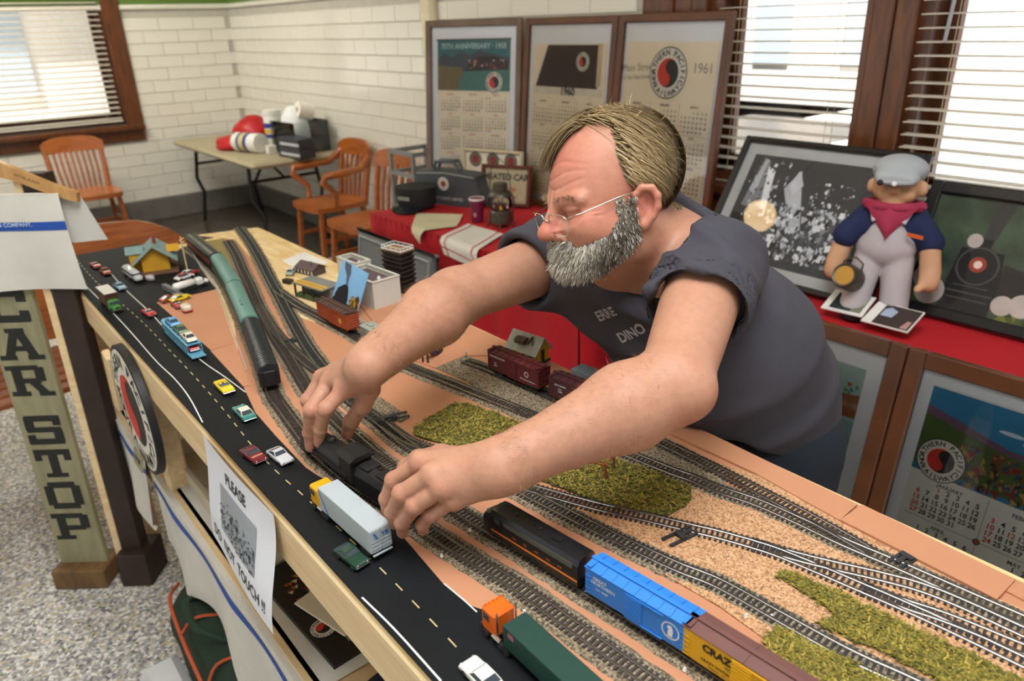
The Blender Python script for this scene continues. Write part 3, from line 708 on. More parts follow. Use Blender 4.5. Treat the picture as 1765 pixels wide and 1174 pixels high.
# arms
for sh, el, wr in ((shL, elL, wrL), (shR, elR, wrR)):
    d = wr - el
    B.cone(sh, el, .062, .047, .02).cone(el, el + d * .28, .051, .0545, .02).cone(el + d * .28, wr, .0545, .031, .02)
    u = sh - el; u /= np.linalg.norm(u); w = d / np.linalg.norm(d); out = -(u + w); out /= np.linalg.norm(out)
    B.ell(el + out * .030, (.026, .026, .026), None, .02)
def hand(H, wr, el):
    m = {k: [np.array(p) for p in v] for k, v in H.items()}; ax = wr - el; ax /= np.linalg.norm(ax)
    across = m['index'][0] - m['little'][0]; across /= np.linalg.norm(across)
    for i, (k, r) in enumerate((('index', .0145), ('middle', .015), ('ring', .0142), ('little', .0135))):
        base = wr + across * (.014 - .009 * i)
        B.cone(base, m[k][0], .021, r, .016)
    B.cone(wr - ax * .03, wr + ax * .010, .031, .028, .02)
    for k, r in (('index', 1.0), ('middle', 1.03), ('ring', .98), ('little', .87)):
        a, b, c_, d_ = m[k]; B.chain([a, b, c_, d_], [.0128 * r, .0112 * r, .0097 * r, .0083 * r], .0035)
        B.ell(b, (.0118 * r,) * 3, None, .004).ell(c_, (.0102 * r,) * 3, None, .003)
        B.ell(a, (.0142 * r,) * 3, None, .008)
    a, b, c_, d_ = m['thumb']; B.cone(wr + ax * .01, a, .024, .019, .015); B.chain([a, b, c_, d_], [.0185, .0140, .0120, .0095], .006)
    B.ell(c_, (.0125,) * 3, None, .004)
    return m
rh = hand(RHAND, wrR, elR); lh = hand(LHAND, wrL, elL)
# head
E_ = lambda c, r, k=.012, sub=False, A=None: B.ell(hp(*c), r, HA if A is None else HA @ A, k, sub)
E_((-.018, 0, .035), (.100, .079, .088), .02)
E_((.030, 0, -.015), (.070, .066, .085), .03)
E_((.040, 0, -.062), (.055, .052, .048), .03)
E_((.068, 0, -.086), (.030, .034, .026), .03)
for s in (-1, 1):
    E_((.060, s * .044, -.038), (.030, .026, .026), .02)
    E_((.005, s * .058, -.062), (.035, .018, .035), .03)
    E_((.096, s * .033, -.014), (.022, .023, .013), .012, True)
    E_((.074, s * .032, -.015), (.0145, .0165, .0135), .002)
    B.cone(hp(.088, s * .012, .005), hp(.074, s * .052, .007), .010, .009, .012)
    E_((.082, s * .032, -.0065), (.0085, .018, .0060), .004)
    E_((.078, s * .034, -.026), (.010, .016, .005), .006)
    E_((.101, s * .0135, -.044), (.012, .0085, .010), .006)
    E_((.110, s * .007, -.052), (.006, .004, .004), .003, True)
B.cone(hp(.090, 0, .002), hp(.114, 0, -.036), .0095, .0125, .010)
E_((.116, 0, -.039), (.0145, .0145, .0125), .006)
E_((.091, 0, -.072), (.016, .024, .010), .01)
E_((.090, 0, -.087), (.013, .021, .008), .006)
for s in (-1, 1):
    # ear: dished plate, rim, lobe, tragus
    ea = lambda x, z, y=0.: hp(-.002 + x, s * (.075 + y), -.024 + z)
    rim = [(-.004, .010, .004), (.002, .026, .008), (-.008, .036, .014), (-.022, .033, .020), (-.029, .018, .023), (-.028, .000, .021), (-.020, -.016, .015), (-.010, -.027, .008)]
    pr = [ea(x * .9, z * .86, y) for x, z, y in rim]; B.chain(pr, [.005, .0052, .0055, .0055, .0055, .0055, .006, .008], .003)
    B.ell(ea(-.013, .004, .006), (.019, .006, .027), HA @ np.array(Euler((0, 0, math.radians(-22 * s))).to_matrix()), .004)
    E_((-.016, s * .090, -.017), (.008, .006, .013), .003, True)
    E_((-.002, s * .0875, -.026), (.008, .006, .011), .003, True)
    B.ell(ea(-.006, -.025, .007), (.008, .006, .009), HA, .004)
    B.ell(ea(.002, -.004, .004), (.005, .005, .008), HA, .004)
pad = .035
def bb(*ps, p=pad): P = np.array(ps); return P.min(0) - p, P.max(0) + p
hl = [p for v in lh.values() for p in v]; hr = [p for v in rh.values() for p in v]
boxes = [(HC - arr(.14, .165, .165), HC + arr(.14, .15, .14), .0021),
         (*bb(shL + (elL - shL) * .15, elL, wrL + (elL - wrL) * .10, p=.066), .0034), (*bb(shR + (elR - shR) * .15, elR, wrR + (elR - wrR) * .10, p=.066), .0034),
         (*bb(wrL + (elL - wrL) * .16, *hl, p=.07), .0019), (*bb(wrR + (elR - wrR) * .16, *hr, p=.07), .0019)]
# each piece keeps only its own stretch of the limb, so that the surfaces meet once
def clip_boxes():
    out_v, out_q, n = [], [], 0
    planes = {1: (wrL, elL, 1), 2: (wrR, elR, 1), 3: (wrL, elL, -1), 4: (wrR, elR, -1)}
    for i, (lo, hi, h) in enumerate(boxes):
        Vg, l = B.eval(lo, hi, h); v, q = surface(Vg, l, h)
        if i == 0:      # head box: drop what belongs to the arms
            keep = np.linalg.norm((v - HC) * arr(1, 1, .9), axis=1) < .19
        else:
            wr, el, sg = planes[i]; d = el - wr; Ld = np.linalg.norm(d); d = d / Ld; t = (v - wr) @ d
            lim = .12 * Ld; keep = (t > lim - .0022) if sg > 0 else (t < lim + .0022)
            sh = shL if wr is wrL else shR
            ds = sh - el; u = np.clip(((v - el) @ ds) / (ds @ ds), 0, 1); d1 = np.linalg.norm(v - el - u[:, None] * ds, axis=1)
            u2 = np.clip(((v - wr) @ (el - wr)) / ((el - wr) @ (el - wr)), 0, 1); d2 = np.linalg.norm(v - wr - u2[:, None] * (el - wr), axis=1)
            if sg > 0: keep &= (np.minimum(d1, d2) < .085) & (((v - sh) @ (ds / np.linalg.norm(ds))) < .02)
            else: keep &= np.min([np.linalg.norm(v - p, axis=1) for p in (hl if wr is wrL else hr) + [wr, wr + d * lim]], axis=0) < .075
        kq = keep[q].all(1); out_v.append(v); out_q.append(q[kq] + n); n += len(v)
    v = np.concatenate(out_v); q = np.concatenate(out_q); used = np.unique(q); m = np.full(len(v), -1); m[used] = np.arange(len(used))
    return v[used], m[q]
V, Q = clip_boxes()
# creases: forehead lines, crow's feet, frown, cheek fold, finger joints
def creases():
    l_ = (V - HC) @ HA; d = np.zeros(len(V)); fr = np.clip((l_[:, 0] - .045) / .03, 0, 1) * (np.abs(l_[:, 1]) < .055)
    for z0, am in ((.030, .0013), (.043, .0012), (.057, .0009)): d += am * fr * np.exp(-((l_[:, 2] - z0 - .006 * np.cos(l_[:, 1] * 60 + z0 * 90)) / .0026) ** 2)
    for s_ in (-1, 1):
        d += .0018 * (l_[:, 0] > .08) * np.exp(-((l_[:, 1] - s_ * .007) / .0022) ** 2) * np.exp(-((l_[:, 2] - .012) / .010) ** 2)
        for k in (-.006, .0, .007): d += .0012 * np.exp(-((l_[:, 2] + .014 - k - (.06 - l_[:, 0]) * k * 18) / .0018) ** 2) * np.exp(-((l_[:, 0] - .058) / .010) ** 2) * (l_[:, 1] * s_ > .035)
        d += .0020 * np.exp(-((np.abs(l_[:, 1]) - .024 - (-.045 - l_[:, 2]) * .55) / .0030) ** 2) * (l_[:, 2] > -.075) * (l_[:, 2] < -.038) * (l_[:, 0] > .06)
    d *= np.linalg.norm(V - HC, axis=1) < .16
    for H_ in (lh, rh):
        for p_ in H_.values():
            for j, am in ((1, .0007), (2, .0005)):
                ax_ = p_[j + 1] - p_[j - 1]; ax_ = ax_ / np.linalg.norm(ax_); q_ = V - p_[j]; t_ = q_ @ ax_; r_ = np.linalg.norm(q_ - t_[:, None] * ax_, axis=1)
                d += am * np.clip(np.sin(t_ * 1900), 0, 1) * np.exp(-(t_ / .005) ** 2) * (r_ < .016)
    return d
nn_ = np.zeros_like(V); fn_ = np.cross(V[Q[:, 1]] - V[Q[:, 0]], V[Q[:, 3]] - V[Q[:, 0]])
for k_ in range(4): np.add.at(nn_, Q[:, k_], fn_)
nn_ /= np.maximum(np.linalg.norm(nn_, axis=1), 1e-12)[:, None]
V = V - nn_ * creases()[:, None]
# skin tint: ruddy face, nose, ears, knuckles, elbow
loc = (V - HC) @ HA
def near(p, r, P=V): return np.exp(-(np.linalg.norm(P - p, axis=1) / r) ** 2)
base = np.array(srgb('#b5866d')); red = np.array(srgb('#bd6455')); pale = np.array(srgb('#d2ab92')); darkb = np.array(srgb('#8d7462'))
w = .40 * near(hp(.07, .01, .06), .055) + .8 * near(hp(.115, 0, -.035), .022) + .5 * near(hp(.06, .05, -.03), .03) + .45 * near(hp(-.01, .085, -.02), .035) + .3 * near(HC, .11)
for p in [elL + arr(.02, .0, -.03)]: w = w + .6 * near(p, .035)
for m_ in (lh, rh):
    for k_ in m_:
        w = w + .30 * near(m_[k_][1], .012) + .20 * near(m_[k_][2], .011) + .25 * near(m_[k_][3], .012) + .22 * near(m_[k_][0], .016)
w = np.clip(w + .12 * gnoise(V, 3, 160), 0, .85)
tint = base * (1 - w[:, None]) + red * w[:, None]
tint = tint * (1 + .06 * gnoise(V, 5, 400))[:, None]
in_head = np.linalg.norm(V - HC, axis=1) < .17
# follicle colour under beard and hair
def beard_zone(l):
    x, y, z = l[:, 0], np.abs(l[:, 1]), l[:, 2]
    jaw = (z < -.040 - .30 * np.clip(x - .01, 0, .1) + .9 * np.clip(.045 - x, 0, .05)) & (z > -.135) & (x > .0)
    side = (x > .016) & (x < .027 + .35 * np.clip(-.025 - z, 0, .05)) & (z < -.002) & (z > -.06) & (y > .05)
    must = (x > .085) & (z < -.053) & (z > -.085) & (y < .036)
    low = z < -.062 - .9 * np.clip(x, 0, .05)
    return (jaw & ~low) | side | must
def hair_zone(l):
    c_ = l - arr(-.018, 0, .035); d = c_ / np.linalg.norm(c_, axis=1)[:, None]
    el = np.degrees(np.arcsin(d[:, 2])); az = np.degrees(np.arctan2(d[:, 1], d[:, 0]))
    el = el + 5 * gnoise(l, 77, 110); az = az + 6 * gnoise(l, 78, 130)
    top = el > np.where((az > 0) & (az < 75), 57, 46)
    front_r = (az < 0) & (az > -95) & (el > 42 - .10 * (az + 85))
    side = (np.abs(az) > 68 - .1 * el) & (el > np.where(np.abs(az) < 96, -12, -42))
    ear = (l[:, 0] > -.036) & (l[:, 0] < .03) & (l[:, 2] < .018)
    return (top | front_r | side) & ~ear & (l[:, 2] > -.052)
bz = beard_zone(loc) & in_head; tint[bz] = darkb * .9
hz = hair_zone(loc) & in_head; tint[hz] = np.array(srgb('#9a8460')) * .9
M_skin = mat('skin', '#c99b80', .52, var=.05, scale=120, bump=.22, bscale=420, attr='tint', spec=.4)
sb = M_skin.node_tree.nodes['Principled BSDF']; sb.inputs['Subsurface Weight'].default_value = .12; sb.inputs['Subsurface Radius'].default_value = (.012, .005, .003); sb.inputs['Subsurface Scale'].default_value = .6
man = mesh_np('person', V, Q, M_skin, colors=tint)
tag(man, 'man in grey t-shirt and glasses leaning over the railway layout', 'person')

# ------------------------------------------------------------------ t-shirt
S = SD()
S.ell(chest + frt * .0, (.205, .140, .17), TA, .06).ell(belly, (.190, .172, .16), TA, .06).cone(belly + arr(.0, .02, -.03), arr(-.712, 1.15, .965), .168, .168, .06)
S.cone(nape + arr(0, .02, -.03), shL, .085, .066, .05).cone(nape + arr(0, .02, -.03), shR, .085, .074, .05)
S.cone(shL, shL + (elL - shL) * .46, .068, .078, .035).cone(shR, shR + (elR - shR) * .42, .074, .078, .035)
S.cone(chest - lat * .02, shL, .12, .07, .05).cone(chest + lat * .02, shR, .12, .08, .05)
S.ell(nape + (hp(-.02, 0, -.08) - nape) * .35, (.080, .078, .05), HA, .02)
def plane(o, n):
    o = np.array(o); n = np.array(n) / np.linalg.norm(n)
    return lambda p: -((p - o) @ n)
big_lo, big_hi = arr(-2, 0, 0), arr(1, 3, 3)
for sh, el, fr in ((shL, elL, .40), (shR, elR, .37)):
    o_ = sh + (el - sh) * fr; n_ = el - sh; n_ = n_ / np.linalg.norm(n_)
    def cutf(p, o_=o_, n_=n_): return np.maximum(-((p - o_) @ n_), np.linalg.norm(p - o_, axis=-1) - .11)
    S.fn(cutf, o_ - .13, o_ + .13, .004, True)
    def hole(p, o_=o_, n_=n_, sh=sh, el=el):
        q = p - o_; t = q @ n_; return np.maximum(np.linalg.norm(q - t[..., None] * n_, axis=-1) - .070, np.abs(t + .005) - .035)
    S.fn(hole, o_ - .12, o_ + .12, .006, True)
nk0, nk1 = nape + arr(0, 0, -.02), hp(-.012, 0, -.08); nd = (nk1 - nk0) / np.linalg.norm(nk1 - nk0); no = nk0 + nd * .045 + frt * 0
nn = nd + .25 * frt; nn /= np.linalg.norm(nn)
S.fn(lambda p: np.maximum(-((p - no) @ nn), np.linalg.norm(p - no, axis=-1) - .15), no - .16, no + .16, .004, True)
def nhole(p):
    q = p - no; t = q @ nn; return np.maximum(np.linalg.norm(q - t[..., None] * nn, axis=-1) - .076, np.abs(t) - .03)
S.fn(nhole, no - .12, no + .12, .008, True)
S.fn(lambda p: p[..., 2] - .945 + .03 * np.sin((p[..., 0] + p[..., 1]) * 14), arr(-1.1, .8, .7), arr(-.3, 1.5, .98), .004, True)
def shirt_fold(v):
    f = 0
    # folds fanning from the armpits, and drape on the back
    for o_, ax, am, fq in ((shL + (elL - shL) * .2, elL - shL, .0085, 105), (shR + (elR - shR) * .2, elR - shR, .0075, 105)):
        d = np.linalg.norm(v - o_, axis=1); t = (v - o_) @ (ax / np.linalg.norm(ax))
        ph_ = t * fq * .55 + 1.6 * gnoise(v, 11, 22) + .8 * gnoise(v, 12, 50)
        f = f + 1.5 * am * np.exp(-(d / .13) ** 2) * ((.5 + .5 * np.sin(ph_)) ** 2.5 - .3)
    t = (v - belly) @ sp; s_ = (v - belly) @ lat
    f = f + .013 * ((.5 + .5 * np.sin(t * 52 + s_ * 30 + 2.2 * gnoise(v, 13, 14))) ** 3 - .3) * np.clip(gnoise(v, 14, 11) + .45, 0, 1)
    up_ = np.clip((t - .10) / .08, 0, 1); w_ = (v - chest) @ lat
    f = f + .008 * up_ * ((.5 + .5 * np.sin(((v - shL) @ frt) * 95 + w_ * 30 + 1.5 * gnoise(v, 16, 20))) ** 3 - .3) * np.clip(w_ / .10, 0, 1)
    f = f + .0018 * gnoise(v, 15, 55)
    return f
lo, hi = arr(-1.24, .74, .93), arr(-.42, 1.38, 1.44)
Vg, l = S.eval(lo, hi, .0042); v, q = surface(Vg, l, .0042)
me_t = mesh_np('t_shirt', v, q, mat('grey jersey', '#3d3c44', .9, var=.06, scale=30, bump=.25, bscale=900), man)
nrm = np.zeros(len(v) * 3, np.float32); me_t.data.vertices.foreach_get('normal', nrm); nrm = nrm.reshape(-1, 3)
v = v + nrm * shirt_fold(v)[:, None]; me_t.data.vertices.foreach_set('co', v.astype(np.float32).ravel()); me_t.data.update()
# jeans and shoes
J = SD(); kneeL, kneeR = arr(-.60, 1.16, .50), arr(-.84, 1.18, .50); anL, anR = arr(-.58, 1.20, .08), arr(-.86, 1.24, .08)
J.ell((-.712, 1.155, .92), (.178, .158, .12), None, .05)
for s, kn, an in ((.085, kneeL, anL), (-.09, kneeR, anR)):
    J.cone((-.712 + s, 1.155, .86), kn, .105, .075, .03).cone(kn, an, .075, .065, .03)
Vg, l = J.eval(arr(-1.02, .88, .02), arr(-.42, 1.42, 1.02), .009); jv, jq = surface(Vg, l, .009)
jv = jv + .004 * np.stack([gnoise(jv, 21, 40)] * 3, 1)
mesh_np('jeans', jv, jq, mat('dark denim', '#101c28', .85, var=.18, scale=60, bump=.3, bscale=500), man)
for a_ in (anL, anR):
    MB().ball((a_[0] - .01, a_[1] - .06, .045), (.05, .14, .045), nu=20, nv=12).build('shoe', mat('black shoe', '#1c1b1b', .5), man, smooth=60)

# ------------------------------------------------------------------ hair, beard, brows
def strands(name, roots, dirs, lens, cols, width, m, fn=None, seg=5, grav=0., curl=.0, seed=1):
    r = np.random.RandomState(seed); n = len(roots); P = roots.copy(); D_ = dirs / np.linalg.norm(dirs, axis=1)[:, None]
    pts = [P.copy()]; st = (lens / seg)[:, None]
    for i in range(seg):
        D_ = D_ + r.normal(size=(n, 3)) * curl + arr(0, 0, -grav)
        if fn is not None: D_ = fn(P, D_)
        D_ /= np.linalg.norm(D_, axis=1)[:, None]; P = P + D_ * st
        if fn is not None: P = fn(P, None)
        pts.append(P.copy())
    pts = np.stack(pts, 1); t = np.gradient(pts, axis=1); outw = pts - HC; sd_ = np.cross(t, outw); sd_ /= np.maximum(np.linalg.norm(sd_, axis=2), 1e-9)[..., None]
    taper = np.linspace(1, .25, seg + 1)[None, :, None] * width
    A_, B_ = pts - sd_ * taper, pts + sd_ * taper
    v = np.stack([A_, B_], 2).reshape(n, (seg + 1) * 2, 3); b = np.arange(n)[:, None] * (seg + 1) * 2
    q = np.concatenate([np.stack([b + 2 * i, b + 2 * i + 1, b + 2 * i + 3, b + 2 * i + 2], 2)[:, 0] for i in range(seg)])
    return mesh_np(name, v.reshape(-1, 3), q, m, man, np.repeat(cols, (seg + 1) * 2, 0))
M_hair = mat('hair', '#7d6a4c', .45, var=0, attr='tint', spec=.35)
rs = np.random.RandomState(5)
nv_ = np.zeros(len(V) * 3, np.float32); man.data.vertices.foreach_get('normal', nv_); nv_ = nv_.reshape(-1, 3)
CC = arr(-.018, 0, .035); CR = arr(.100, .079, .088)
def shell(P, D_, lift):
    """keeps hair lying on the skull"""
    l_ = (P - HC) @ HA - CC; k_ = np.linalg.norm(l_ / CR, axis=1)
    if D_ is None:
        need = 1 + lift / .09
        s_ = np.where(k_ < need, need / np.maximum(k_, .3), 1); return HC + (CC + l_ * s_[:, None]) @ HA.T
    n_ = (l_ / CR ** 2); n_ /= np.linalg.norm(n_, axis=1)[:, None]; n_ = n_ @ HA.T
    return D_ - n_ * ((D_ * n_).sum(1) * (.85 if lift is not lift2 else .25) + (.10 if lift is not lift2 else 0))[:, None]
cand = np.where(hz)[0]; pick = rs.choice(cand, 13000); R0 = V[pick] + rs.normal(size=(13000, 3)) * .0012; L0 = (R0 - HC) @ HA; Lc = L0 - CC
lefts = np.clip(L0[:, 1] / .03 - .2, -1, 1)[:, None]
flow = np.where(lefts > 0, 1, 0) * arr(-.75, .25, -.75) + np.where(lefts > 0, 0, 1) * arr(.35, -.9, -.35)
back = (L0[:, 0] < -.06)[:, None]; flow = np.where(back, arr(-.35, 0, -1.) + .35 * np.stack([0 * L0[:, 1], np.sign(L0[:, 1]), 0 * L0[:, 1]], 1), flow)
flow = flow @ HA.T + rs.normal(size=(13000, 3)) * .13
lift2 = None
lift = rs.uniform(.002, .013, 13000) * np.clip((L0[:, 2] + .05) / .06, .25, 1)
ln = np.where(L0[:, 2] < .0, .026, .070) * rs.uniform(.6, 1.25, 13000)
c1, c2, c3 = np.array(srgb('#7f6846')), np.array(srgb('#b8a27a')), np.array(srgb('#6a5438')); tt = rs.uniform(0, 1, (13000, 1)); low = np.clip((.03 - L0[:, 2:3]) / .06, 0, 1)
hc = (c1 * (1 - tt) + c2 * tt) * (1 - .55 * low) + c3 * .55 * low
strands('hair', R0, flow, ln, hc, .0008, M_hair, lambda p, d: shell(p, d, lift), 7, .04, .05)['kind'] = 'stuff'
# fringe swept over the far temple
n_ = 4200; az = np.radians(rs.uniform(-75, 28, n_)); el = np.radians(rs.uniform(52, 80, n_))
Rl = CC + CR * np.stack([np.cos(el) * np.cos(az), np.cos(el) * np.sin(az), np.sin(el)], 1) * 1.05
fd = (arr(.80, -.52, .05) + rs.normal(size=(n_, 3)) * .12) @ HA.T
lift2 = rs.uniform(.004, .014, n_)
strands('fringe', HC + Rl @ HA.T, fd, rs.uniform(.055, .10, n_), (c1 + (c2 - c1) * rs.uniform(.2, 1, (n_, 1))), .0008, M_hair, lambda p, d: shell(p, d, lift2), 9, .17, .04)['kind'] = 'stuff'
n_ = 320; pick = rs.choice(np.where(hz & (loc[:, 2] > .03))[0], n_); fly = nv_[pick] * .5 + rs.normal(size=(n_, 3)) * .5 + (arr(-.4, .1, -.5) @ HA.T)
strands('flyaway_hair', V[pick] + nv_[pick] * .008, fly, rs.uniform(.015, .034, n_), c1 + (c2 - c1) * rs.uniform(.3, 1, (n_, 1)), .0004, M_hair, None, 5, .06, .12, 9)['kind'] = 'stuff'
# beard: dark at the jaw side, white at chin and moustache
cand = np.where(bz)[0]; n_ = 9500; pick = rs.choice(cand, n_); R0 = V[pick] + rs.normal(size=(n_, 3)) * .0008; L0 = (R0 - HC) @ HA
white, greyd, brown = np.array(srgb('#d6cfc0')), np.array(srgb('#6f6658')), np.array(srgb('#443a2f'))
front = np.clip((L0[:, 0] - .045) / .035, 0, 1)[:, None]; t_ = rs.uniform(0, 1, (n_, 1))
upside = np.clip((L0[:, 2:3] + .05) / .03, 0, 1)
bc = ((greyd * t_ + brown * (1 - t_)) * (1 - .6 * upside) + greyd * 1.5 * .6 * upside) * (1 - front) + (white * (.50 + .55 * t_)) * front
sal = rs.uniform(0, 1, n_) < .22; bc[sal] = white * .8
bd = nv_[pick] * .75 + (arr(.12, 0, -1.0) @ HA.T) * .75 + rs.normal(size=(n_, 3)) * .22
bl = np.where(L0[:, 2] > -.035, .007, .014 + .008 * front[:, 0]) * rs.uniform(.6, 1.2, n_)
bl = np.where((L0[:, 0] > .085) & (L0[:, 2] > -.08), .013, bl)
strands('beard', R0, bd, bl, bc, .00085, M_hair, None, 4, .12, .20)['kind'] = 'stuff'
n_ = 260; s_ = rs.choice([-1, 1], n_); u_ = rs.uniform(0, 1, n_)
R0 = HC + np.stack([.100 - .016 * u_, s_ * (.012 + .040 * u_), .008 + .004 * np.sin(u_ * 3) + rs.normal(size=n_) * .0022], 1) @ HA.T
strands('eyebrow', R0, (np.stack([.35 + 0 * u_, s_ * 1., -.1 + 0 * u_], 1) + rs.normal(size=(n_, 3)) * .25) @ HA.T, rs.uniform(.006, .012, n_), np.tile(np.array(srgb('#8b7558')), (n_, 1)), .0005, M_hair, None, 3)['kind'] = 'stuff'
# fine hair on the forearms
def seg_d(P, a, b): d = b - a; t = np.clip(((P - a) @ d) / (d @ d), 0, 1); return np.linalg.norm(P - a - t[:, None] * d, axis=1), t
for el_, wr_, sd_ in ((elL, wrL, 71), (elR, wrR, 72)):
    dd, t0 = seg_d(V, el_, wr_); cand = np.where((dd < .062) & (t0 > .05) & (t0 < .97) & (np.abs(dd) > .02))[0]
    pick = rs.choice(cand, 1500); ax_ = (wr_ - el_) / np.linalg.norm(wr_ - el_)
    strands('arm_hair', V[pick].astype(float), nv_[pick] * .45 + ax_ * .7 + rs.normal(size=(1500, 3)) * .35, rs.uniform(.006, .013, 1500), np.tile(np.array(srgb('#b08862')), (1500, 1)), .00018, M_hair, None, 3, .05, .1, sd_)['kind'] = 'stuff'
# finger nails
M_nail = mat('finger nail', '#d9a695', .3, var=.03)
for H_ in (lh, rh):
    for k_, p_ in H_.items():
        a_, b_, c_ = p_[1], p_[2], p_[3]; d_ = (c_ - b_) / np.linalg.norm(c_ - b_); side = np.cross(d_, p_[0] - b_); side /= np.linalg.norm(side); up_ = np.cross(side, d_)
        if up_ @ (p_[0] - b_) < 0: up_ = -up_
        A4 = Matrix(((side[0], d_[0], up_[0], 0), (side[1], d_[1], up_[1], 0), (side[2], d_[2], up_[2], 0), (0, 0, 0, 1)))
        o_ = c_ + up_ * .0066 + d_ * .0010
        MB().ball((0, 0, 0), (.0052, .0068, .0018), M=T(*o_) @ A4, nu=10, nv=6).build('finger_nail', M_nail, man, smooth=179)
# spectacles
M_wire = mat('spectacle wire', '#c9c2b4', .22, 1., var=0)
gl = bpy.data.objects.new('spectacles', None); COL.objects.link(gl); gl.parent = man
HM = Matrix([[*HA[i], HC[i]] for i in range(3)] + [[0, 0, 0, 1]])
for s in (-1, 1):
    loop = []
    for j in range(28):
        a = 2 * math.pi * j / 28; cx, cy = math.cos(a), math.sin(a); e = .55
        y = .0262 * math.copysign(abs(cx) ** e, cx); z = .0172 * math.copysign(abs(cy) ** .62, cy)
        loop.append((.1145 + .10 * z - .0035 * (abs(y) / .0262) ** 2 - (.006 if y * s > 0 else 0) * abs(y) / .0262, s * .0362 + y, -.0255 + z))
    MB().tube(loop, .00095, 6, closed=True, M=HM).build('rim', M_wire, gl, smooth=179)
    MB().face(loop, M=HM).build('lens', glassy('spectacle lens'), gl)
    MB().tube([(.1058, s * .0622, -.016), (.100, s * .070, -.013), (.088, s * .0765, -.011), (.03, s * .082, .000), (-.002, s * .084, .004), (-.026, s * .083, -.010)], .0011, 6, M=HM).build('temple_arm', M_wire, gl, smooth=179)
MB().tube([(.1135, -.0105, -.021), (.117, -.005, -.017), (.1175, 0, -.016), (.117, .005, -.017), (.1135, .0105, -.021)], .001, 6, M=HM).build('bridge', M_wire, gl, smooth=179)
# faded print on the shirt front, laid on the cloth
from mathutils.bvhtree import BVHTree
bvh = BVHTree.FromPolygons([tuple(p) for p in v], [tuple(x) for x in q])
def print_on(txtlist, m, name):
    b = MB()
    for s, size, org in txtlist:
        vs, fs, w_ = glyphs(s, .03); o3 = Vector(org); ex = Vector(lat); ez = Vector(sp)
        pts = []
        for x, y in vs:
            p = o3 + ex * ((x - w_ / 2) * size) + ez * (y * size)
            h, nn_, i_, d_ = bvh.find_nearest(p)
            pts.append(h + nn_ * .0012)
        b.add(pts, fs)
    b.build(name, m, man)
print_on([('ERRE', .027, (-.815, .862, 1.180)), ('DINO', .027, (-.770, .874, 1.150))], mat('faded print', '#a9a7ad', .8), 'shirt_print')

# ------------------------------------------------------------------ helpers for models on the layout
RT = ZB + .0046                                     # rail top
def along(pts, s0):
    """point and direction at arc length s0 from the start of a track"""
    c = cr(pts, .002); s = np.concatenate([[0], np.cumsum(np.linalg.norm(np.diff(c, axis=0), axis=1))])
    p = np.array([np.interp(s0, s, c[:, 0]), np.interp(s0, s, c[:, 1])]); q = np.array([np.interp(s0 + .02, s, c[:, 0]), np.interp(s0 + .02, s, c[:, 1])])
    return p, q - p
def arc_at(pts, xy):
    c = cr(pts, .002); s = np.concatenate([[0], np.cumsum(np.linalg.norm(np.diff(c, axis=0), axis=1))])
    return s[np.argmin(np.linalg.norm(c - np.array(xy), axis=1))]
def on_track(key, xy):
    s = arc_at(TR[key], xy); p, d = along(TR[key], s - .01); p2, _ = along(TR[key], s)
    return frame((p2[0], p2[1], RT), (d[0], d[1], 0), (0, 0, 1))
M_blk = mat('black plastic', '#151516', .5, var=.1, scale=50); M_wheel = mat('blackened wheel', '#2a2724', .4, .6)
def trucks(root, L, inset, n=2, m=None):
    """two bogies: side frames and wheels"""
    for sx in (-1, 1):
        x = sx * (L / 2 - inset)
        b = MB(); off = [-.010, .010] if n == 2 else [-.016, 0, .016]
        for sy in (-1, 1): b.box((x, sy * .0118, .006), (.030 if n == 2 else .042, .0022, .0045), bev=.0008)
        b.box((x, 0, .008), (.008, .022, .003)); tr = b.build('bogie', m or M_blk, root)
        for ox in off:
            w = MB()
            for sy in (-1, 1): w.lathe([(.0052, -.0012), (.0052, .0012)], 14, M=T(x + ox, sy * .0085, .0050) @ RX(90))
            w.tube([(x + ox, -.0085, .005), (x + ox, .0085, .005)], .0012, 6).build('wheelset', M_wheel, tr, smooth=40)
def coupler(root, x, sg):
    MB().box((x + sg * .004, 0, .0095), (.010, .003, .003)).box((x + sg * .0085, .0012, .0095), (.0035, .0045, .004), bev=.0008).build('coupler', M_blk, root)
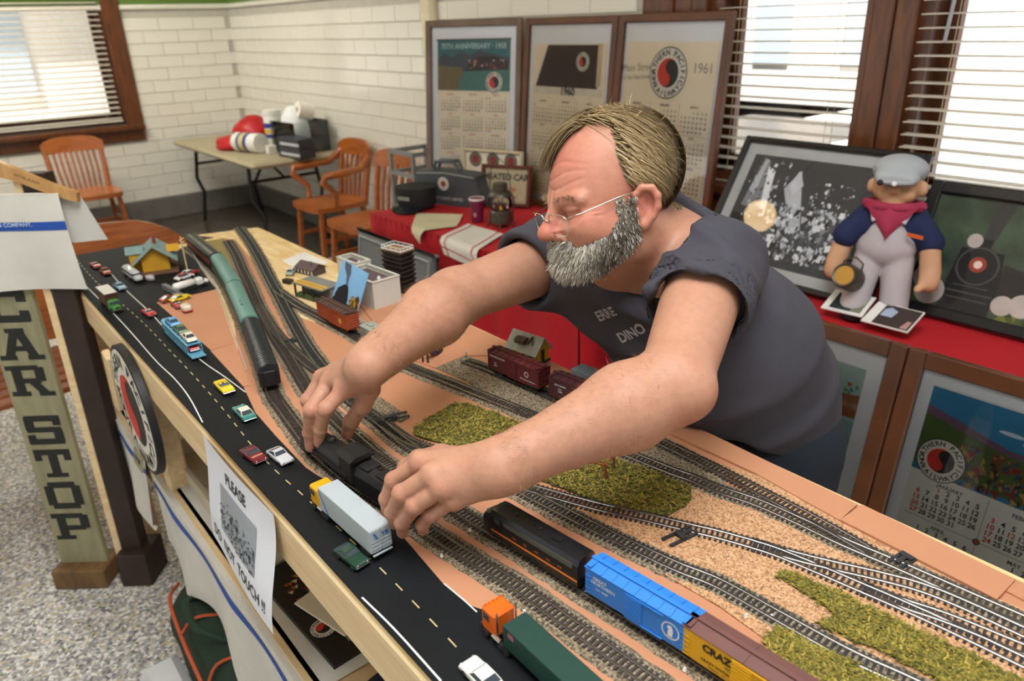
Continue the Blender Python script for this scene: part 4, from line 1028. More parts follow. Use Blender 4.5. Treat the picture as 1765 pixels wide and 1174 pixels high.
def boxcar(name, label, key, xy, body, roof, L=.143, W=.0335, H=.037, marks=(), door=True, cat='boxcar', ribs=9, end=True):
    root = thing(name, label, cat, M=on_track(key, xy)); z0 = .011
    b = MB().box((0, 0, z0 + H / 2), (L, W, H), bev=.0006)
    b.box((0, 0, z0 - .001), (L * .96, W * .35, .003))
    for sx in (-1, 1):
        for k in range(6): b.box((sx * (L / 2 + .0006), 0, z0 + .005 + k * .0055), (.0014, W * .94, .0024), bev=.0006)
    b.build('car_body', body, root)
    r = MB()                                     # shallow gabled roof with ribs and running board
    r.prism([(-W / 2 - .0008, 0), (W / 2 + .0008, 0), (W / 2 + .0008, .001), (0, .0042), (-W / 2 - .0008, .001)], -L / 2 - .001, L / 2 + .001, 0, T(0, 0, z0 + H) @ RZ(90) @ RX(90))
    for k in range(ribs):
        x = -L / 2 + (k + .5) * L / ribs
        for sy in (-1, 1): r.bar((x, sy * W / 2, z0 + H + .0016), (x, sy * .004, z0 + H + .0044), .0016, .0009)
    r.build('roof', roof, root)
    rb = MB().box((0, 0, z0 + H + .0056), (L + .004, .0058, .0008))
    for sx in (-1, 1): rb.box((sx * (L / 2 - .005), -W / 4, z0 + H + .0042), (.007, W / 2, .0007))
    rb.build('running_board', roof, root)
    for sy in (-1, 1):
        if door:
            d = MB().box((0, sy * (W / 2 + .0009), z0 + H * .47), (L * .165, .0018, H * .86), bev=.0005)
            for k in range(7): d.box((0, sy * (W / 2 + .002), z0 + .006 + k * .0043), (L * .15, .0008, .0016))
            d.box((L * .1, sy * (W / 2 + .0012), z0 + H * .93), (L * .36, .0016, .0016)).box((L * .1, sy * (W / 2 + .0012), z0 + .001), (L * .36, .0016, .0014))
            d.build('door', body, root)
        ld = MB()
        for sx in (-1, 1):
            for k in range(5): ld.box((sx * (L / 2 - .005), sy * (W / 2 + .0011), z0 + .003 + k * .0062), (.0075, .0008, .0007))
        ld.build('ladder', body, root)['kind'] = 'stuff'
    for sx in (-1, 1): coupler(root, sx * L / 2, sx)
    trucks(root, L, .024)
    for nm, m, fn in marks:
        bm_ = MB(); fn(bm_, T(0, -W / 2 - .0004, 0) @ RX(90)); bm_.build(nm, m, root)
    return root
def tx(*items):
    """flat lettering on the near side: (text, size, x, z)"""
    def f(b, M):
        for t, s, x, z in items: b.text(t, s, 0, M @ T(x, z, .0001), bold=.02)
    return f
def disc(b, M, x, z, r, m=0, n=28, dz=0.): b.face([(x + r * math.cos(2 * math.pi * i / n), z + r * math.sin(2 * math.pi * i / n), dz) for i in range(n)], m, M)
def ring(b, M, x, z, r0, r1, m=0, n=32, dz=0.):
    vs = [(x + r * math.cos(2 * math.pi * i / n), z + r * math.sin(2 * math.pi * i / n), dz) for r in (r0, r1) for i in range(n)]
    b.add(vs, [(i, (i + 1) % n, n + (i + 1) % n, n + i) for i in range(n)], m, M)
def monad(b, M, x, z, R, mats=(0, 1, 2), lettering=True, dz=0.):
    """round emblem: black rim, white ring with lettering, red and black swirl; mats = white, black, red"""
    w, k, r = mats
    disc(b, M, x, z, R, k, 40, dz); disc(b, M, x, z, R * .955, w, 40, dz + R * .004)
    if lettering:
        for s, a0, da, fl in (('NORTHERN PACIFIC', 205, -15.4, 1), ('RAILWAY', 222, 16, -1)):
            for i, ch in enumerate(s):
                if ch == ' ': continue
                a = math.radians(a0 + da * i); rr = R * (.68 if fl > 0 else .90)
                b.text(ch, R * .30, k, M @ T(x + rr * math.cos(a), z + rr * math.sin(a), dz + R * .008) @ RZ(math.degrees(a) - 90 * fl), bold=.03)
    q = R * .56; disc(b, M, x, z, q, k, 36, dz + R * .008)
    pts = [(q * math.cos(t), q * math.sin(t)) for t in np.linspace(math.radians(60), math.radians(240), 24)]
    a = math.radians(60); ca, sa = math.cos(a), math.sin(a)
    s1 = [(-ca * q / 2 + q / 2 * math.cos(t), -sa * q / 2 + q / 2 * math.sin(t)) for t in np.linspace(a + math.pi, a + 2 * math.pi, 14)]
    s2 = [(ca * q / 2 + q / 2 * math.cos(t), sa * q / 2 + q / 2 * math.sin(t)) for t in np.linspace(a + math.pi, a, 14)]
    poly = [(x + u, z + v_, dz + R * .012) for u, v_ in pts[:-1] + s1[:-1] + s2[:-1]]
    b.face(poly, r, M)
M_blue = mat('blue car paint', '#2f7fd6', .45, var=.04); M_wht = mat('white lettering', '#dfe3e2', .6, var=.04)
M_red = mat('signal red', '#c0322b', .5, var=.05); M_bk = mat('print black', '#1b1a1a', .6, var=.05)
M_maroon = mat('maroon car paint', '#5c1d20', .5, var=.1); M_orange = mat('orange brown car', '#9c4524', .55, var=.08); M_rbrown = mat('brown roof', '#4f352f', .6, var=.1)
M_ryel = mat('reefer yellow', '#d8a518', .5, var=.06); M_rroof = mat('red brown roof', '#6b4640', .6, var=.08); M_cgrey = mat('grey car paint', '#7d8077', .6, var=.08); M_maroon2 = mat('tuscan car paint', '#4d2529', .55, var=.1)
def goat(b, M):
    x, z = .050, .030; ring(b, M, x, z, .0100, .0116, 0)
    b.face([(x - .003, z - .008, 0), (x + .002, z - .008, 0), (x + .0035, z - .002, 0), (x + .003, z + .003, 0), (x + .0005, z + .0075, 0), (x - .003, z + .0065, 0), (x - .005, z + .003, 0), (x - .0025, z + .002, 0), (x - .0035, z - .003, 0)], 0, M)
    b.face([(x - .0045, z - .0075, 0), (x - .003, z - .0085, 0), (x + .005, z - .0085, 0), (x + .0045, z - .0075, 0)], 0, M)
boxcar('blue_boxcar', 'bright blue boxcar with a white goat emblem behind the black diesel', 'A', (-0.4353,0.5268), M_blue, M_blue,
       marks=(('lettering', M_wht, tx(('GREAT', .0065, -.049, .037), ('NORTHERN', .0065, -.044, .031), ('G.N. 18588', .0038, -.046, .024))), ('goat_emblem', M_wht, goat)))
def crazy(b, M):
    b.text('CRAZY', .013, 0, M @ T(-.025, .033, .0001), bold=.05); b.text('CRAZY WATER CO.', .005, 0, M @ T(-.025, .019, .0001), bold=.02); b.text('MINERAL WELLS', .0035, 0, M @ T(-.025, .014, .0001))
boxcar('yellow_reefer', 'yellow refrigerator car with brown roof behind the blue boxcar', 'A', (-0.2977,0.5385), M_ryel, M_rroof, ribs=1, door=True,
       marks=(('lettering', M_bk, crazy), ('green_band', mat('green lettering', '#2f6b34', .6), tx(('WELL', .006, -.012, .026)))))
boxcar('orange_boxcar', 'orange brown boxcar with a yellow emblem beside the photo card', 'D', (-1.538,0.6994), M_orange, M_rbrown,
       marks=(('emblem', mat('yellow emblem', '#d8b62a', .6), lambda b, M: (disc(b, M, .042, .027, .0055), ring(b, M, .042, .027, .006, .007))),))
boxcar('maroon_boxcar', 'dark maroon boxcar in front of the small yellow depot', 'E', (-1.02,0.8264), M_maroon, M_maroon,
       marks=(('lettering', M_wht, tx(('NORTHERN PACIFIC', .0048, -.042, .040), ('N.P.', .004, -.048, .027), ('10028', .004, -.048, .022), ('Main Street of the Northwest', .0036, .045, .019))),
              ('emblem', M_wht, lambda b, M: ring(b, M, .040, .032, .0042, .0056))))
boxcar('tuscan_boxcar', 'darker brown boxcar behind the maroon boxcar by the forearm', 'E', (-0.8498,0.8367), M_maroon2, M_maroon2,
       marks=(('lettering', M_wht, tx(('NEW HAVEN', .0045, -.044, .036), ('N.H.', .004, -.044, .029), ('36438', .004, -.044, .024))),))
# grey covered hopper beside the right forearm
def hopper():
    root = thing('grey_hopper', 'grey covered hopper car behind the right forearm', 'hopper car', M=on_track('D', (-1.33,0.7044))); L, W, H = .12, .034, .036; z0 = .012
    b = MB().box((0, 0, z0 + H / 2), (L, W, H), bev=.001)
    for k in range(9):
        for sy in (-1, 1): b.box((-L / 2 + .007 + k * .0133, sy * (W / 2 + .0008), z0 + H / 2), (.0016, .0016, H))
    b.build('car_body', M_cgrey, root); r = MB().box((0, 0, z0 + H + .0008), (L + .002, W + .001, .0016))
    r.build('roof', mat('pale grey roof', '#979c92', .6, var=.1), root)
    for k in range(4): MB().box((-L / 2 + .018 + k * .028, 0, z0 + H + .003), (.018, .010, .003), bev=.0008).build('hatch', MATS['pale grey roof'], root)
    trucks(root, L, .02)
hopper()

# ------------------------------------------------------------------ passenger train
def coach(label, key, xy, L, body, roof, stripe=None, corr=False, name='passenger_coach', marks=()):
    root = thing(name, label, 'coach', M=on_track(key, xy), group='passenger train'); W = .040; z0 = .009; H = .033
    b = MB().box((0, 0, z0 + H / 2), (L, W, H), bev=.002)
    b.build('car_body', body, root)
    prof = [(W / 2 * math.cos(a), .013 * math.sin(a)) for a in np.linspace(0, math.pi, 15)]
    r = MB().prism([(-W / 2, -.0015)] + [(-x, z) for x, z in prof] + [(W / 2, -.0015)], -L / 2, L / 2, 0, T(0, 0, z0 + H) @ RZ(90) @ RX(90))
    if corr:
        for k in range(26):
            x = -L / 2 + (k + .5) * L / 26
            r.tube([(x, W / 2 * 1.012 * math.cos(a), z0 + H + .0133 * math.sin(a)) for a in np.linspace(.05, math.pi - .05, 11)], .0007, 5)
    r.build('roof', roof, root, smooth=35)
    if stripe is not None:
        for sy in (-1, 1): MB().box((0, sy * (W / 2 + .0003), z0 + H * .55), (L * .98, .0008, H * .42)).build('side_band', stripe, root)
    for sy in (-1, 1):
        for k in range(11):
            MB().box((-L / 2 + .018 + k * (L - .036) / 10, sy * (W / 2 + .0006), z0 + H * .66), (.0085, .0010, .0075), bev=.0004).build('window', mat('coach glass', '#20272b', .2), root)
    for sx in (-1, 1): MB().box((sx * (L / 2 + .002), 0, z0 + H * .5), (.004, W * .55, H * .95), bev=.0008).build('vestibule', M_blk, root)
    trucks(root, L, .028, 3)
    for nm, m, fn in marks:
        q = MB(); fn(q, z0 + H); q.build(nm, m, root)
    return root
M_coachg = mat('green coach roof', '#5f8a80', .5, var=.08); M_coachd = mat('dark green coach side', '#2c4a45', .5); M_coachb = mat('black coach roof', '#23262b', .28, var=.05); M_coacho = mat('orange coach side', '#8d3a25', .5)
sP = arc_at(TR['P'], (-1.51,0.4947))
def at_s(key, s): p, d = along(TR[key], s); return tuple(p)
LT = sum(np.linalg.norm(np.diff(cr(TR['P'], .002), axis=0), axis=1))
TR['PT'] = TR['P'][:-1] + TR['T1'][:6]
sN = arc_at(TR['PT'], (-1.31,0.4426)) - .150
coach('black roofed ribbed coach at the near end of the passenger train', 'PT', at_s('PT', sN), .285, M_blk, M_coachb, corr=True)
dots = lambda b, z: [b.box((x, -.004, z + .0128), (.004, .004, .001)) for x in (.02, .032, .052, .060)]
coach('green roofed coach with four black roof marks next to the ribbed coach', 'PT', at_s('PT', sN - .298), .285, M_coachd, M_coachg, marks=(('roof_mark', M_blk, dots),))
coach('green roofed coach curving past the parked white truck', 'PT', at_s('PT', sN - .596), .285, M_coachd, M_coachg)
coach('blue black coach with orange sides beside the yellow station', 'PT', at_s('PT', sN - .892), .285, M_blk, M_coachb, stripe=M_coacho)

# ------------------------------------------------------------------ locomotives
def steam_loco():
    root = thing('steam_locomotive', 'matte black steam locomotive model held between both hands', 'locomotive', M=on_track('T1', (-0.9652,0.4091)) @ Matrix.Diagonal((1, 1.14, 1.14, 1)))
    M_mb = mat('matte black loco', '#141414', .6, var=.15, scale=60)
    # front points along -x; boiler, smokebox, domes, cab
    L = .155
    MB().lathe([(.013, -.012), (.0148, -.01), (.0148, .03), (.0165, .05), (.0172, .11), (.0172, .118)], 24, M=T(-.075, 0, .030) @ RY(90)).build('boiler', M_mb, root, smooth=35)
    MB().ball((-.045, 0, .0465), (.007, .006, .006), nu=14, nv=8).build('sand_dome', M_mb, root, smooth=60)
    MB().ball((-.01, 0, .0475), (.008, .007, .006), nu=14, nv=8).build('steam_dome', M_mb, root, smooth=60)
    MB().lathe([(.0045, 0), (.0040, .008), (.0055, .011), (.0045, .011)], 16, M=T(-.074, 0, .043)).build('chimney', M_mb, root, smooth=40)
    MB().ball((-.0885, 0, .034), (.003, .0045, .0045), nu=12, nv=8).build('headlamp', mat('lamp lens', '#c9c6b4', .2), root, smooth=60)
    c = MB().box((.060, 0, .034), (.034, .033, .034), bev=.001)
    c.prism([(-.0185, 0), (.0185, 0), (.0185, .002), (.009, .0065), (-.009, .0065), (-.0185, .002)], .038, .082, 0, T(0, 0, .051) @ RZ(90) @ RX(90)); c.build('cab', M_mb, root)
    MB().box((-.01, 0, .0165), (.17, .026, .006)).box((-.088, 0, .011), (.012, .026, .010)).box((-.01, -.0165, .026), (.15, .004, .0016)).box((-.01, .0165, .026), (.15, .004, .0016)).build('running_frame', M_mb, root)
    for x in (-.045, -.020, .005, .030):
        for sy in (-1, 1):
            w = MB().lathe([(.0095, -.0012), (.0095, .0012)], 20, M=T(x, sy * .0092, .0098) @ RX(90)); w.build('driving_wheel', M_wheel, root, smooth=40)
    for sy in (-1, 1):
        MB().box((-.008, sy * .0118, .0075), (.085, .0014, .0024)).box((-.045, sy * .0124, .0115), (.05, .0014, .0018)).build('side_rod', mat('steel rod', '#77746e', .3, .9), root)
        MB().lathe([(.006, -.010), (.006, .010)], 14, M=T(-.078, sy * .0125, .0125) @ RY(90)).build('cylinder', M_mb, root, smooth=40)
    for x, y in ((-.02, -.008), (-.018, .006), (.018, .0)): MB().box((x, y, .0475), (.003, .0016, .002)).build('brass_fitting', mat('brass', '#b08f3c', .3, 1.), root)
def tender():
    root = thing('coal_tender', 'long matte black tender behind the steam locomotive by the left hand', 'tender', M=on_track('T1', (-0.8313,0.4225)) @ Matrix.Diagonal((1, 1.14, 1.14, 1)))
    M_mb = MATS['matte black loco']; L = .118
    prof = [(-.0165, 0), (.0165, 0), (.0165, .022), (.012, .031), (0, .0345), (-.012, .031), (-.0165, .022)]
    MB().prism(prof, -L / 2, L / 2, 0, T(0, 0, .011) @ RZ(90) @ RX(90)).build('tank', M_mb, root)
    MB().box((.012, 0, .0455), (.05, .020, .004), bev=.0012).build('hatch', M_mb, root)
    MB().box((-.04, 0, .0452), (.022, .022, .004), bev=.0012).build('coal_bunker', M_mb, root)
    for x, y in ((-.018, .003), (-.012, .006), (.045, -.003)): MB().box((x, y, .0470), (.0035, .0018, .0016)).build('brass_fitting', MATS['brass'], root)
    trucks(root, L, .024, 3)
steam_loco(); tender()
def diesel():
    root = thing('diesel_locomotive', 'black streamlined diesel engine with an orange stripe ahead of the blue boxcar', 'locomotive', M=on_track('A', (-0.6065,0.507)))
    M_d = mat('glossy black engine', '#17191c', .3, var=.04); M_os = mat('orange stripe', '#d9761f', .5); L, W, z0 = .178, .034, .010
    # body section, cab nose to -x
    prof = [(-.017, 0), (.017, 0), (.017, .030), (.0135, .0375), (.005, .0395), (-.005, .0395), (-.0135, .0375), (-.017, .030)]
    b = MB().prism(prof, -.058, L / 2, 0, T(0, 0, z0) @ RZ(90) @ RX(90))
    secs = [(-.058, 1, 1), (-.066, .99, .98), (-.068, .985, .78), (-.078, .95, .70), (-.084, .80, .60), (-.0875, .5, .42)]
    rings = []
    for x, sw, sh in secs: rings.append([(x, y * sw, z0 + zz * sh) for y, zz in prof])
    n = len(prof); vs = [p for r in rings for p in r]
    b.add(vs, [(i * n + j, i * n + (j + 1) % n, (i + 1) * n + (j + 1) % n, (i + 1) * n + j) for i in range(len(rings) - 1) for j in range(n)] + [tuple((len(rings) - 1) * n + j for j in range(n))])
    b.build('engine_body', M_d, root, smooth=25)
    for sy in (-1, 1):
        MB().box((.012, sy * .0172, z0 + .008), (.152, .0008, .0022)).build('stripe', M_os, root)
        MB().box((.02, sy * .0171, z0 + .0275), (.12, .0008, .0075)).build('side_grille', mat('grey grille', '#595b52', .5, .3), root)
        MB().box((-.0525, sy * .0172, z0 + .026), (.010, .0008, .006)).build('cab_window', mat('engine glass', '#3f4a4e', .15), root)
        g = MB()
        for k in range(5): g.text('KCS', .0035, 0, T(-.02 + k * .02, sy * .0174, z0 + .014) @ RX(90) @ (Matrix() if sy < 0 else RY(180)), bold=.02)
        g.build('lettering', M_os, root)
    MB().box((-.0672, -.0075, z0 + .034), (.001, .010, .005)).box((-.0672, .0075, z0 + .034), (.001, .010, .005)).build('windscreen', MATS['engine glass'], root)
    for x, r_ in ((-.03, .0035), (.0, .0028), (.012, .0028), (.026, .0016)): MB().lathe([(r_, 0), (r_, .0015), (r_ * .6, .0022)], 16, M=T(x, 0, z0 + .039)).build('roof_fan', M_d, root, smooth=40)
    MB().box((.042, 0, z0 + .0402), (.016, .011, .0018), bev=.0006).build('roof_hatch', M_d, root)
    MB().ball((-.0872, 0, z0 + .020), (.0022, .0032, .0032), nu=12, nv=8).build('headlamp', MATS['lamp lens'], root, smooth=60)
    trucks(root, L, .036, 3)
diesel()

# ------------------------------------------------------------------ furniture at the back
M_chair = wood('varnished oak', '#8f4a1c', '#b3672c', 5, (1, 1, 9), .3, .35)
def chair(name, label, x, y, rz, arms=False, nsl=5):
    r = thing(name, label, 'chair', (x, y, 0), rz)
    sw, sd, sh = .44, .43, .45
    out = [(-sw / 2, .18), (-sw / 2 - .015, 0), (-sw / 2, -.17), (-.17, -sd / 2 - .01), (0, -sd / 2 - .025), (.17, -sd / 2 - .01), (sw / 2, -.17), (sw / 2 + .015, 0), (sw / 2, .18), (.16, sd / 2), (-.16, sd / 2)]
    MB().prism([tuple(p) for p in cr(out + [out[0]], .03)[:-1]], sh - .035, sh, 0).build('seat', M_chair, r, smooth=35)
    for sx in (-1, 1):
        for sy in (-1, 1):
            MB().bar((sx * .18, sy * .17, sh - .03), (sx * .205, sy * .20, 0), .036, .036, bev=.006).build('leg', M_chair, r)
    for sx in (-1, 1): MB().bar((sx * .195, -.185, .20), (sx * .195, .185, .20), .02, .03, bev=.004).build('stretcher', M_chair, r)
    MB().bar((-.19, 0, .20), (.19, 0, .20), .02, .03, bev=.004).build('stretcher', M_chair, r)
    for sx in (-1, 1): MB().tube([(sx * .195, .19, sh - .01), (sx * .205, .215, sh + .15), (sx * .21, .25, sh + .33)], [.022, .022, .02], 8).build('back_post', M_chair, r, smooth=60)
    def crest(u, v_):
        a = (u - .5) * 2; xx = a * .235; yy = .265 - .045 * a * a + .012 * v_
        return (xx, yy, sh + .30 + v_ * (.125 - .05 * a ** 4))
    c = MB()
    for off in (0, .022):
        c.grid(lambda u, v_: (crest(u, v_)[0], crest(u, v_)[1] + off, crest(u, v_)[2]), 14, 4)
    for v_ in (0, 1):
        c.grid(lambda u, t_, v_=v_: (crest(u, v_)[0], crest(u, v_)[1] + t_ * .022, crest(u, v_)[2]), 14, 1)
    for u in (0, 1):
        c.grid(lambda v_, t_, u=u: (crest(u, v_)[0], crest(u, v_)[1] + t_ * .022, crest(u, v_)[2]), 4, 1)
    c.build('crest_rail', M_chair, r, smooth=40, merge=True)
    for k in range(nsl):
        xx = (k - (nsl - 1) / 2) * (.30 / (nsl - 1))
        MB().tube([(xx * .9, .20, sh - .01), (xx, .225, sh + .15), (xx, .27, sh + .33)], .011 if nsl > 6 else .0145, 6).build('back_slat', M_chair, r, smooth=60)
    if arms:
        for sx in (-1, 1):
            MB().tube([(sx * .21, .262, sh + .34), (sx * .255, .15, sh + .245), (sx * .27, -.02, sh + .235), (sx * .265, -.145, sh + .23), (sx * .255, -.16, sh + .19), (sx * .235, -.06, sh + .09), (sx * .215, -.07, sh)], [.022, .026, .028, .028, .026, .022, .024], 8).build('arm', M_chair, r, smooth=60)
    return r
chair('wooden_armchair', 'varnished wooden armchair beside the folding table', -5.20, 2.44, 0, True)
chair('wooden_chair', 'armless varnished wooden chair next to the red cloth table', -4.47, 2.36, 3)
chair('wooden_chair', 'varnished wooden chair under the left wall window', -7.05, 1.16, 90, nsl=8)
# slatted bench behind the far end of the table
bn = thing('wooden_bench', 'orange wooden bench with a slatted seat behind the sign post', 'bench', (0, 0, 0))
def brc(u, v_): return (-3.50 - .06 * v_, -.6 + 1.53 * u, .47 + v_ * (.40 + .05 * math.sin(u * 3.1) - .10 * max(0, (u - .86) / .14) ** 2))
b = MB()
for off in (0, -.03): b.grid(lambda u, v_: (brc(u, v_)[0] + off, brc(u, v_)[1], brc(u, v_)[2]), 24, 4)
for v_ in (0, 1): b.grid(lambda u, t_, v_=v_: (brc(u, v_)[0] - .03 * t_, brc(u, v_)[1], brc(u, v_)[2]), 24, 1)
for u in (0, 1): b.grid(lambda v_, t_, u=u: (brc(u, v_)[0] - .03 * t_, brc(u, v_)[1], brc(u, v_)[2]), 4, 1)
b.build('backrest', M_chair, bn, smooth=40, merge=True)
for k in range(6): MB().box((-3.42 + k * .085, .165, .445), (.065, 1.53, .022), bev=.006).build('seat_slat', M_chair, bn)
for yy in (-.5, .83):
    for xx in (-3.45, -3.02): MB().box((xx, yy, .217), (.05, .05, .433), bev=.006).build('leg', M_chair, bn)
MB().box((-3.235, -.5, .38), (.43, .04, .06)).build('rail', M_chair, bn); MB().box((-3.235, .83, .38), (.43, .04, .06)).build('rail', M_chair, bn)
# folding table with supplies
ft = thing('folding_table', 'beige plastic folding table in the tiled corner', 'table', (-6.48, 2.37, 0))
MB().box((0, 0, .715), (1.93, .74, .045), bev=.018).build('table_top', mat('beige plastic', '#a99d80', .5, var=.05), ft)
M_legm = mat('dark steel leg', '#2c2c2e', .4, .6)
for sx in (-1, 1):
    for sy in (-1, 1):
        MB().tube([(sx * .62, sy * .27, .70), (sx * .66, sy * .30, .42), (sx * .72, sy * .24, .28), (sx * .74, sy * .28, .0)], .016, 8).build('leg', M_legm, ft, smooth=60)
    MB().tube([(sx * .64, -.28, .55), (sx * .64, .28, .55)], .012, 8).build('cross_bar', M_legm, ft, smooth=60)
    MB().tube([(sx * .64, 0, .55), (sx * .2, 0, .69)], .011, 8).build('brace', M_legm, ft, smooth=60)
def blob(name, label, cat, c, r, m, seed, amp=.18):
    q = MB().ball((0, 0, 0), 1.0, nu=28, nv=18); P = np.array(q.v); P = P * (1 + amp * gnoise(P, seed, 5) + amp * .5 * gnoise(P, seed + 1, 11))[:, None] * arr(*r)
    P[:, 2] = np.maximum(P[:, 2], -r[2] * .55); q.v = [tuple(p) for p in P]
    return tag(q.build(name, m, loc=(c[0], c[1], c[2] + r[2] * .55), smooth=60), label, cat)
M_redc = mat('red crumpled plastic', '#b3161f', .45, var=.15, scale=10)
blob('plastic_bag', 'crumpled red bag heaped on the folding table', 'bag', (*(-6.621,2.453), .738), (.22, .16, .15), M_redc, 31)
blob('plastic_bag', 'small red bag corner beside the lying wipes tub', 'bag', (*(-6.426,2.201), .738), (.17, .12, .07), M_redc, 33)
M_tub = mat('white tub', '#e3e3dd', .35, var=.03); M_tubb = mat('blue tub print', '#2c3f8c', .4, var=.1); M_tuby = mat('yellow tub print', '#d9bb3a', .4)
def tub(label, M):
    r = thing('wipes_tub', label, 'tub', M=M)
    MB().lathe([(.070, 0), (.075, .01), (.075, .25), (.070, .26)], 24).build('tub_body', M_tub, r, smooth=40)
    MB().lathe([(.0765, .07), (.0765, .10)], 24, caps=False).lathe([(.0765, .15), (.0765, .19)], 24, caps=False).build('label_band', M_tubb, r, smooth=40)
    MB().lathe([(.0768, .11), (.0768, .14)], 24, caps=False).build('label_stripe', M_tuby, r, smooth=40)
    MB().lathe([(.078, .25), (.078, .29), (.05, .297)], 24).build('lid', M_tub, r, smooth=40)
tub('white and blue wipes tub standing on the folding table', T(*(-6.317,2.533), .738))
tub('striped wipes tub lying on its side on the folding table', T(*(-6.257,2.187), .815) @ RZ(18) @ RY(90))
bi = thing('plastic_bin', 'clear plastic bin of supplies on the folding table', 'bin', (*(-5.856,2.559), .738), 5)
M_clear = glassy('clear plastic', (.86, .9, .9))
for sx in (-1, 1): MB().box((sx * .19, 0, .12), (.006, .30, .24)).build('side', M_clear, bi); MB().box((0, sx * .15, .12), (.38, .006, .24)).build('side', M_clear, bi)
MB().box((0, 0, .004), (.38, .3, .008)).build('base', M_clear, bi)
blob('paper_pack', 'white paper pack bulging out of the clear bin', 'pack', (*(-5.883,2.536), .75), (.13, .11, .22), mat('white paper pack', '#e6e8ea', .6), 35, .06)
blob('green_pack', 'green printed pack inside the clear bin', 'pack', (*(-5.838,2.461), .75), (.05, .04, .09), mat('green pack', '#1f7a4d', .5), 36, .06)
tr_ = thing('paper_roll', 'white paper roll resting on the clear bin', 'paper roll', M=T(*(-5.809,2.598), 1.046) @ RX(75))
MB().lathe([(.066, -.06), (.066, .06)], 28).build('paper', mat('tissue', '#ece7da', .9), tr_, smooth=40); MB().lathe([(.024, -.0605), (.024, .0605)], 16).build('core', mat('card core', '#a2876a', .9), tr_, smooth=40)
for k, nm in enumerate(('lower dark tissue box on the folding table', 'upper dark tissue box on the folding table')):
    d = thing('tissue_box', nm, 'box', (*(-5.58,2.393), .738 + k * .075), 8)
    MB().box((0, 0, .0365), (.30, .14, .073), bev=.004).build('carton', mat('dark carton', '#34373f', .5, var=.15), d); MB().box((.02, -.0705, .03), (.26, .002, .02)).build('pale_band', mat('pale carton', '#b9bcc2', .5), d)
tag(MB().box((0, 0, .03), (.10, .07, .06), bev=.003).build('small_box', mat('white carton', '#dcdad2', .6), loc=(*(-5.948,2.332), .738)), 'small white box in front of the standing wipes tub', 'box')

# ------------------------------------------------------------------ tables under red cloth
M_cloth = mat('red table cloth', '#b50f1d', .8, var=.06, scale=6, bump=.15, bscale=700)
def red_table(label, x0, x1, y0, y1, z):
    r = thing('cloth_table', label, 'table')
    MB().box(((x0 + x1) / 2, (y0 + y1) / 2, z - .03), (x1 - x0 - .02, y1 - y0 - .02, .03)).build('table_top', M_pine, r)
    for xx in (x0 + .1, x1 - .1):
        for yy in (y0 + .1, y1 - .1): MB().box((xx, yy, (z - .04) / 2), (.045, .045, z - .045)).build('leg', M_legm, r)
    c = MB()
    c.grid(lambda u, v_: (x0 + (x1 - x0) * u, y0 + (y1 - y0) * v_, z + .002 * math.sin(u * 40) * math.sin(v_ * 17)), 60, 20)
    def drop(u, v_):
        xx = x0 + (x1 - x0) * u; f = v_ ** .7
        return (xx, y0 - f * (.02 + .022 * math.sin(u * (x1 - x0) * 28 + 1.3 * math.sin(u * 11))), z - v_ * (z - .03))
    c.grid(drop, 150, 14)
    for xs in (x0, x1):
        sg = -1 if xs == x0 else 1
        c.grid(lambda u, v_: (xs + sg * v_ ** .7 * (.015 + .02 * math.sin(u * 22)), y0 + (y1 - y0) * u, z - v_ * (z - .03)), 50, 14)
    c.build('red_cloth', M_cloth, r, smooth=60, merge=True)
red_table('table under a bright red cloth holding the lantern and cap', -3.50, -1.915, 1.86, 2.66, .74)
red_table('table under a red cloth holding the framed train pictures', -1.82, .4, 2.03, 2.70, .74)

# ------------------------------------------------------------------ framed pictures
M_fr = wood('brown frame', '#4b2c18', '#63391f', 6, (1, 1, 1), .35, .2); M_fr2 = wood('grey brown frame', '#5d4a3b', '#73604e', 6, (1, 1, 1), .4, .1)
M_fbk = mat('black frame', '#15181b', .35, var=.05); M_matb = mat('mat board', '#e8ecf3', .8, var=.02); M_paper = mat('old calendar paper', '#ece2cc', .85, var=.05, scale=5); M_greyp = mat('grey calendar paper', '#dcddd6', .85, var=.04, scale=5)
M_glass = glassy('picture glass')
M_rpr = mat('red print', '#c2463c', .7, var=.05)
def framed(name, label, M, w, h, st, mf, board, art, group=None, depth=.03, glass=True):
    """origin at the bottom left corner of the frame, x to the right, z up, front towards -y"""
    r = thing(name, label, 'framed picture', M=M, group=group)
    for a, c_, d in (((st / 2, h / 2), None, (st, h)), ((w - st / 2, h / 2), None, (st, h))): MB().box((a[0], 0, a[1]), (d[0], depth, d[1]), bev=.004).build('frame_stile', mf, r)
    for z in (st / 2, h - st / 2): MB().box((w / 2, 0, z), (w - 2 * st, depth * .98, st), bev=.004).build('frame_rail', mf, r)
    MB().box((w / 2, .008, h / 2), (w - 2 * st + .01, .006, h - 2 * st + .01)).build('mat_board', board, r)
    art(r, w, h)
    if glass: MB().face([(st, -.006, st), (w - st, -.006, st), (w - st, -.006, h - st), (st, -.006, h - st)]).build('glass', M_glass, r)
    return r
FRONT = lambda y: T(0, y, 0) @ RX(90)               # draws x,y into the x,z plane facing -y
